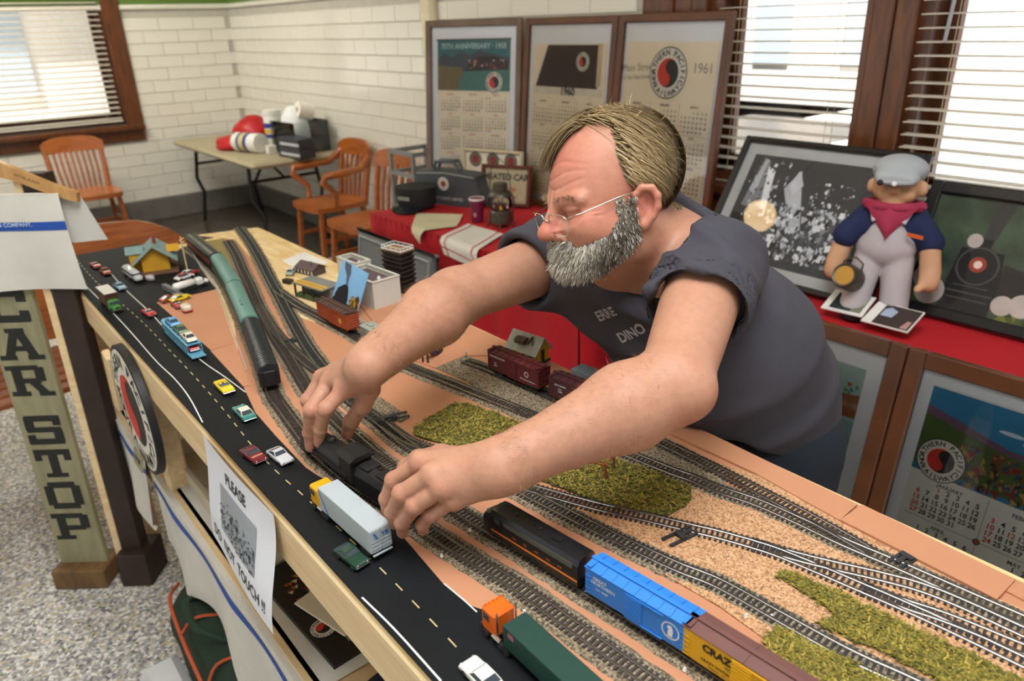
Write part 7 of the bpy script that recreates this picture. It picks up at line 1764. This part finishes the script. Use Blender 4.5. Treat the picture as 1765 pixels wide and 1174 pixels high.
snap('photo_card', 'photo card of a person in a dark jacket before the doll', T(-1.115, 2.165, .772) @ RZ(6) @ RX(18), .13, .11, sn1)
def sn2(r, w, h):
    fl(r, 'dark_scene', [(.03, .004), (w - .004, .004), (w - .004, h - .004), (.03, h - .004)], c_('dark scene', '#3a2f2c'), .0045); fl(r, 'blue_figure', [(.035, .05), (.07, .05), (.075, .085), (.05, .1), (.036, .085)], c_('blue figure', '#a9b6d0'), .0047); fl(r, 'pink_patch', [(.11, .01), (.13, .01), (.13, .05), (.118, .05)], c_('pink patch', '#b98f86'), .0047)
snap('photo_card', 'photo card of a dim room with a blue figure beside the doll', T(-.975, 2.150, .772) @ RZ(2) @ RX(16), .14, .115, sn2)

# ------------------------------------------------------------------ sign post, hanger and towel at the left
sp_ = thing('car_stop_sign', 'tall weathered CAR STOP board with black letters on a wooden foot', 'sign', M=frame((-2.425, .118, 0), (.62, .78, 0), (0, 0, 1)) @ RX(-1.5))
M_board = mat('weathered board', '#8f8a6c', .7, var=.22, scale=9, stretch=(3, 1, .6), bump=.3, bscale=40); M_lett = mat('black sign letters', '#191a18', .6, var=.12, scale=30)
bw = .150
MB().box((0, 0, .60), (bw, .022, 1.10), bev=.003).build('board', M_board, sp_); MB().box((0, 0, .035), (.17, .12, .07), bev=.004).build('wooden_foot', wood('foot wood', '#5b4327', '#7a5c38', 6, (4, 4, 1), .7), sp_)
def slab(ch):
    """heavy slab-serif capitals as strokes in a unit box"""
    P = {'C': [('b', .0, .1, .26, .9), ('b', .1, .78, .95, 1), ('b', .1, 0, .95, .22), ('b', .74, .62, 1, .98), ('b', .74, .02, 1, .36)],
         'A': [('p', [(.02, .0), (.27, .0), (.60, 1), (.36, 1)]), ('p', [(.73, .0), (.98, .0), (.66, 1), (.40, 1)]), ('b', .25, .28, .75, .44), ('b', -.08, 0, .36, .15), ('b', .64, 0, 1.08, .15), ('b', .22, .86, .72, 1)],
         'R': [('b', .08, 0, .34, 1), ('b', -.06, 0, .44, .15), ('b', -.06, .85, .8, 1), ('b', .3, .42, .8, .58), ('b', .68, .48, .94, .94), ('p', [(.46, .46), (.72, .46), (1.02, .0), (.74, .0)]), ('b', .66, 0, 1.08, .14)],
         'S': [('b', .02, .8, .96, 1), ('b', .02, .42, .96, .60), ('b', .02, 0, .96, .20), ('b', .0, .5, .26, .92), ('b', .72, .08, .98, .52), ('b', .76, .66, .98, .98), ('b', .0, .02, .22, .34)],
         'T': [('b', .37, 0, .63, 1), ('b', .0, .80, 1, 1), ('b', .0, .60, .2, 1), ('b', .8, .60, 1, 1), ('b', .2, 0, .8, .15)],
         'O': [('b', .0, .14, .26, .86), ('b', .74, .14, 1, .86), ('b', .12, .78, .88, 1), ('b', .12, 0, .88, .22)],
         'P': [('b', .08, 0, .34, 1), ('b', -.06, 0, .5, .15), ('b', -.06, .82, .85, 1), ('b', .3, .36, .85, .54), ('b', .72, .42, .98, .94)]}
    return P[ch]
zt = 1.003
for ch, gap_ in zip('CARSTOP', (0, .0, .0, .048, 0, 0, 0)):
    zt -= gap_; hh = .098; b = MB(); Mx = T(-.056, -.0115, zt - hh) @ RX(90) @ Matrix.Diagonal((.112, hh, 1, 1))
    for i, s_ in enumerate(slab(ch)):
        z_ = .0004 + i * .00012
        if s_[0] == 'b': b.face([(s_[1], s_[2], z_), (s_[3], s_[2], z_), (s_[3], s_[4], z_), (s_[1], s_[4], z_)], 0, Mx)
        else: b.face([(x, y_, z_) for x, y_ in s_[1]], 0, Mx)
    b.build('letter', M_lett, sp_); zt -= .116
ps = thing('steel_post', 'dark rusty post with a pale wooden edge behind the CAR STOP board', 'post', M=frame((-2.335, .238, 0), (.62, .78, 0), (0, 0, 1)) @ RX(-1.5))
MB().box((.02, 0, .66), (.065, .05, 1.32), bev=.003).build('post_shaft', mat('rust dark steel', '#2e1f17', .6, var=.3, scale=20, bump=.3), ps); MB().box((-.024, 0, .66), (.022, .05, 1.32), bev=.002).build('pale_strip', M_pine, ps)
MB().box((.03, .0, .06), (.10, .12, .12), bev=.004).build('post_foot', MATS['rust dark steel'], ps)
hg = thing('coat_hanger', 'wooden coat hanger hung on the post top', 'hanger', M=frame((-2.385, .172, 1.355), (.62, .78, 0), (0, 0, 1)))
pr = [(-.22, -.085), (-.16, -.06), (-.08, -.02), (-.02, .012), (.02, .012), (.08, -.02), (.16, -.06), (.22, -.085), (.215, -.11), (.15, -.088), (.07, -.05), (0, -.028), (-.07, -.05), (-.15, -.088), (-.215, -.11)]
M_hang = wood('hanger wood', '#a9783c', '#c2955a', 5, (6, 1, 1), .4, .2)
MB().prism(pr, -.009, .009, 0, RX(90)).build('shoulder', M_hang, hg, smooth=30); MB().tube([(0, 0, .01), (0, 0, .055), (.022, 0, .075), (.022, 0, .105), (0, 0, .125), (-.022, 0, .112)], .0022, 6).build('hook', mat('steel wire', '#8d9092', .3, 1.), hg, smooth=60)
MB().tube([(-.17, 0, -.095), (.17, 0, -.095)], .005, 8).build('trouser_bar', M_hang, hg, smooth=60)
b = MB(); b.text('HOTEL PLAZA', .010, 0, FRONT(-.0095) @ T(.10, -.048, 0) @ RZ(-24)); b.build('stamp', mat('hanger stamp', '#5f4322', .6), hg)
tw_ = thing('hanging_towel', 'white towel with a blue lettered stripe hung on the coat hanger', 'towel', M=frame((-2.355, .205, 1.265), (.62, .78, 0), (0, 0, 1)))
def towf(u, v_):
    x = -.30 + .43 * u; t = v_
    return (x + .02 * t * t * (u - .3), -.010 - .004 * math.sin(u * 9) - .012 * t - .02 * t * t * math.sin(u * 5 + 1), -.262 * t + .004)
def towb(u, v_): return (-.30 + .47 * u + .03 * v_, .012 + .012 * math.sin(u * 14) * v_ + .02 * v_, -.14 * v_ + .004)
q = MB().grid(towf, 24, 16).grid(lambda u, v_: (-.30 + .43 * u, -.010 + .022 * v_, .004 + .004 * math.sin(v_ * 3.14)), 24, 3).grid(towb, 24, 10); q.build('linen', M_towel, tw_, smooth=60)
off = lambda u, v_: tuple(Vector(towf(u, v_)) + Vector((0, -.0012, 0)))
MB().grid(lambda u, v_: off(u, .27 + .09 * v_), 24, 2).build('blue_stripe', mat('blue stripe', '#1f4fa8', .8, var=.08), tw_, smooth=60)
b = MB(); b.text('PULLMAN COMPANY.', .015, 0, FRONT(-.0185) @ T(-.03, -.077, 0), bold=.02); b.build('lettering', mat('stripe lettering', '#b9cbe6', .8), tw_)
# round emblem sign on the table front, with its wooden hanger piece and tag
ds = thing('round_sign', 'round railway emblem sign hung on the table front', 'sign', M=frame((-1.815, .283, .815), (1, 0, 0), (0, 0, 1)))
MB().lathe([(.165, -.008), (.165, .008)], 48, M=RX(90)).build('disc', mat('sign black edge', '#17181a', .5), ds, smooth=40); b = MB(); monad(b, FRONT(-.0086), 0, 0, .162); b.build('emblem_face', EMB, ds)
tag(MB().box((0, 0, 0), (.05, .02, .17), bev=.004).build('wood_offcut', M_pine, loc=(-2.02, .278, .82), rot=(0, .2, 0)), 'pine offcut beside the round emblem sign', 'wood piece')
tg = thing('metal_tag', 'small lettered tag below the round emblem sign', 'tag', M=T(-1.85, .262, .665) @ RX(-12)); MB().box((0, 0, 0), (.075, .004, .04)).build('plate', mat('tag card', '#8f8a6c', .6), tg); MB().text('STOP', .02, 0, FRONT(-.0026) @ T(0, -.007, 0), bold=.03).build('lettering', M_bk, tg)
# the notice taped to the front plank
nt_ = thing('paper_notice', 'white paper notice reading PLEASE DO NOT TOUCH on the table front', 'notice', M=T(-1.262, .290, .985))
NW, NH = .315, .205
def ncurl(u, v_): return (NW * u + .01 * v_, -.001 - .030 * math.sin(v_ * 1.5) ** 2 * (1 - .25 * math.cos(u * 3)) - .004 * math.sin(u * 3.1), -NH * v_)
MB().grid(ncurl, 18, 18).build('paper_sheet', mat('white paper', '#dfe3ec', .7, var=.02), nt_, smooth=60)
def onpaper(vs): 
    out = []
    for x, z in vs: p = ncurl(x / NW, -z / NH); out.append((p[0], p[1] - .0012, p[2]))
    return out
def ptext(b, s, size, cx, cz, bold=.015, sx=1.):
    vs, fs, w__ = glyphs(s, bold); b.add(onpaper([(cx + (x - w__ / 2) * size * sx, cz + y_ * size) for x, y_ in vs]), fs)
b = MB(); ptext(b, 'PLEASE', .030, NW * .5, -.045); ptext(b, 'DO  NOT  TOUCH !!', .029, NW * .5, -.182); b.build('lettering', M_bk, nt_)
def pic(u, v_): p = ncurl(.24 + .54 * u, .29 + .42 * v_); return (p[0], p[1] - .0010, p[2])
MB().grid(pic, 10, 10).build('printed_photo', mat('printed grey', '#9aa0a8', .7, var=.1), nt_)
q = random.Random(8); b = MB()
for i in range(260):
    u, v_ = q.uniform(0, 1), q.betavariate(3, 2); 
    if v_ < .22 + .35 * abs(u - .25): continue
    s_ = q.uniform(.01, .035); pts = [pic(min(max(u + s_ * math.cos(a) * 1.3, 0), 1), min(max(v_ + s_ * math.sin(a), 0), 1)) for a in (.3, 2.2, 4.4)]
    b.face([(x, y_ - .0008 - i * 2e-6, z) for x, y_, z in pts], i % 3)
b.build('engine_print', [c_('ink dark', '#23262b'), c_('ink mid', '#4a4f57'), c_('ink light', '#7b8189')], nt_)['kind'] = 'stuff'
# striped towels hanging over the shelf
def shelf_cloth(label, x0, x1, drop, seed, zt=.5695):
    r = thing('shelf_towel', label, 'towel'); q = random.Random(seed)
    def f(u, v_):
        x = x0 + (x1 - x0) * u; s_ = v_
        if s_ < .3: return (x, .43 - .130 * s_ / .3, zt + .002)
        t = (s_ - .3) / .7; return (x, .300 - .010 * t - .012 * t * math.sin(u * 17 + seed) - .004, zt - t * drop * (1 - .32 * abs(math.sin(u * 7 + seed * 1.3)) * (u if seed % 2 else 1 - .2 * u)))
    MB().grid(f, 50, 20).build('linen', M_towel, r, smooth=60)
    MB().grid(lambda u, v_: tuple(Vector(f(u, .30 + .075 + .055 * v_)) + Vector((0, -.0016, 0))), 50, 2).build('blue_stripe', MATS['blue stripe'], r, smooth=60)
shelf_cloth('white towel with a blue stripe hanging under the round sign', -2.575, -2.0, .30, 3)
shelf_cloth('long white blue striped towel along the front shelf edge', -1.93, -.98, .30, 4)
# shelf contents
tr1 = thing('track_tray', 'open wooden tray of curved track pieces on the shelf', 'tray', (-1.66, .52, .569), 0)
M_tray = mat('tray white wood', '#c9bfa6', .7, var=.06)
MB().box((0, 0, .004), (.62, .34, .008)).build('tray_base', M_tray, tr1)
for sx in (-1, 1): MB().box((sx * .305, 0, .030), (.012, .34, .045)).build('tray_side', M_tray, tr1)
for sy in (-1, 1): MB().box((0, sy * .164, .030), (.60, .012, .045)).build('tray_side', M_tray, tr1)
for k, (cx, cy, R_) in enumerate(((-.02, -.42, .46), (.08, -.44, .50), (.16, -.40, .44))):
    g = thing('track_curve', ('left', 'middle', 'right')[k] + ' black curved track section lying in the shelf tray', 'track piece', (-1.66 + cx, .52 + cy, .600 + .007 * k), group='loose track pieces in the tray')
    pts = [(R_ * math.cos(t), R_ * math.sin(t)) for t in np.linspace(1.25, 1.95, 16)]
    for s_ in (-1, 1): q = MB(); rail(q, offs(np.array(pts), s_ * .00825), .003); q.build('rail', M_rail, g)
    q = MB(); e = np.array(pts); l_, r__ = offs(e, .016), offs(e, -.016)
    q.add([(*p, .0025) for p in l_] + [(*p, .0025) for p in r__], [(i + 16, i + 17, i + 1, i) for i in range(15)]).build('tie_strip', M_blk, g)
yb = thing('yellow_box', 'yellow and black product box at the back of the shelf', 'box', M=T(-1.55, .78, .571) @ RZ(4)); MB().box((0, 0, .04), (.34, .10, .08), bev=.002).build('carton', mat('yellow carton', '#c9a90f', .5, var=.05), yb)
b = MB(); b.text('TRACK', .035, 0, FRONT(-.0508) @ T(.05, .025, 0), bold=.04); b.box((-.12, 0, .0802), (.07, .08, .001)); b.text('OVAL TRACK SET', .02, 0, T(.03, -.01, .0808)); b.build('print', M_bk, yb)
tag(MB().box((0, 0, .04), (.25, .16, .08), bev=.003).build('red_book_box', mat('red carton', '#8f1f2a', .6), loc=(-2.10, .66, .569)), 'dark red box at the far end of the shelf', 'box')
wb_ = thing('white_box', 'flat white box under the notice on the shelf', 'box', (-1.12, .66, .569), 4); MB().box((0, 0, .02), (.26, .22, .04), bev=.003).build('carton', M_tray, wb_); MB().box((0, 0, .045), (.262, .222, .012), bev=.003).build('lid', M_white, wb_)
ab = thing('picture_album', 'dark picture calendar with a round emblem lying on the shelf', 'calendar', M=T(-1.335, .345, .571) @ RZ(3)); AW, AH = .33, .19
MB().box((AW / 2, AH / 2, .006), (AW, AH, .012)).build('cover', mat('album black', '#161512', .5), ab)
fl(ab, 'green_scene', [(.05, .12), (.30, .10), (.32, .185), (.06, .185)], c_('green scene', '#3f5134'), .0125); fl(ab, 'mist', [(.12, .06), (.30, .05), (.30, .13), (.13, .14)], c_('mist', '#8f9a83'), .0127); fl(ab, 'yellow_lettering_band', [(.20, .15), (.32, .14), (.32, .18), (.21, .185)], c_('mustard', '#b8a51c'), .0129)
speck_q = random.Random(2); b = MB()
for i in range(60):
    x, y_, a = speck_q.uniform(.06, .16), speck_q.uniform(.03, .16), speck_q.uniform(.003, .01); b.face([(x + a * math.cos(t), y_ + a * math.sin(t), .0131 + i * 1e-6) for t in (0, 2, 4)], i % 3)
b.build('fire_lights', [c_('ember', '#b5642b'), c_('cream light', '#d6c39a'), c_('dark red', '#6d2a20')], ab)['kind'] = 'stuff'
b = MB(); monad(b, T(0, 0, .0128), .235, .032, .026); b.build('emblem', EMB, ab)
pc2 = thing('pocket_calendar', 'cream pocket calendar lying on the dark picture calendar', 'calendar', M=T(-1.195, .372, .587) @ RZ(14)); MB().box((.075, .045, .002), (.15, .09, .004), bev=.001).build('card', M_paper, pc2)
b = MB()
for i in range(5):
    for j in range(6): b.text(str(i * 6 + j + 1), .008, 0, T(.085 + j * .0105, .072 - i * .012, .0043))
b.build('dates', M_bk, pc2)['kind'] = 'stuff'; b = MB(); b.text('1953', .018, 0, T(.035, .062, .0043), bold=.04); b.text('1954', .012, 0, T(.035, .042, .0043), bold=.03); b.build('years', M_rpr, pc2)
gb = thing('grid_box', 'black box with a yellow grid pattern behind the dark calendar', 'box', M=T(-1.02, .60, .569) @ RZ(2)); MB().box((0, 0, .03), (.34, .07, .06), bev=.002).build('carton', mat('album black', '#161512', .5), gb)
for i in range(9):
    for j in range(2): MB().box((-.14 + i * .033, -.014 + j * .03, .0605), (.027, .024, .001)).build('yellow_cell', mat('grid yellow', '#b3a01a', .6), gb)
bk = thing('blue_booklet', 'dark blue booklet with yellow lettering at the shelf front', 'booklet', M=T(-.93, .35, .571) @ RZ(10)); MB().box((.09, .06, .004), (.18, .12, .008)).build('cover', mat('booklet navy', '#1c2440', .5), bk); b = MB(); b.text('Do it', .04, 0, T(.07, .07, .0085), bold=.03); b.text('and', .03, 0, T(.07, .035, .0085), bold=.03); b.build('lettering', mat('booklet yellow', '#c9b62f', .6), bk)
# green duffel bag and white sack on the floor in front of the shelf
M_duf = mat('green canvas', '#17301f', .85, var=.15, scale=15, bump=.25, bscale=400)
db = thing('duffel_bag', 'dark green duffel bag with orange piping on the floor', 'bag', M=T(-1.60, .345, .0) @ Matrix.Diagonal((1, 1, .93, 1)))
s_ = SD(); s_.ell((0, 0, .19), (.30, .115, .16), None, .05).cone((-.22, 0, .14), (.22, 0, .14), .115, .115, .05); Vg, l_ = s_.eval((-.42, -.2, -.02), (.42, .2, .40), .010); v_, q_ = surface(Vg, l_, .010); v_ = v_ * 1.0; v_[:, 2] = np.maximum(v_[:, 2], .002); v_ = v_ + (.006 * gnoise(v_, 61, 25))[:, None] * arr(1, 1, .3)
mesh_np('canvas', v_, q_, M_duf, db)
M_pip = mat('orange piping', '#b5512a', .6)
MB().tube(cr([(-.30, -.06, .24), (-.2, -.105, .275), (0, -.123, .262), (.2, -.122, .20), (.30, -.105, .12)], .02), .005, 6).build('piping', M_pip, db, smooth=60); MB().tube(cr([(-.06, -.122, .268), (-.04, -.085, .322), (.02, -.03, .348)], .02), .0045, 6).build('piping', M_pip, db, smooth=60); MB().tube(cr([(.12, -.125, .230), (.12, -.088, .295), (.16, -.03, .325)], .02), .0045, 6).build('piping', M_pip, db, smooth=60)
MB().tube(cr([(-.10, -.05, .325), (-.06, -.09, .365), (.05, -.10, .37), (.10, -.05, .335)], .02), .009, 8).build('handle', M_duf, db, smooth=60)
tag(MB().box((0, 0, .08), (.26, .10, .16), bev=.02).build('white_sack', mat('white sack', '#c7cacb', .7, var=.06), loc=(-1.60, .165, 0), smooth=40), 'white paper sack standing in front of the duffel bag', 'sack')
tag(MB().box((0, 0, .42), (.06, .045, .84), bev=.004).build('olive_board', mat('olive board', '#5e5b34', .7, var=.2), loc=(-2.20, .39, 0), rot=(0, .03, .2)), 'olive painted board standing beside the rusty post', 'board')

# white push pins stuck beside the tracks
pin_me = None
for x, y_ in [(-0.5389,0.4357),(-0.3611,0.629),(-0.6899,0.418),(-0.7084,0.4788),(-0.3148,0.9112),(-1.053,0.493),(-0.9783,0.5748),(-0.358,0.5112),(-0.341,0.6506)]:
    r = thing('push_pin', 'tiny white push pin stuck beside the tracks', 'push pin', (x, y_, TOP + .004), group='push pins in the layout')
    if pin_me is None: o = MB().lathe([(.0006, -.003), (.0006, 0), (.0022, .0005), (.0022, .0014), (.0014, .002), (.0016, .004), (.0008, .0044)], 12).build('pin_head', M_white, r, smooth=50); pin_me = o.data
    else: place(pin_me, 'pin_head', r, Matrix())
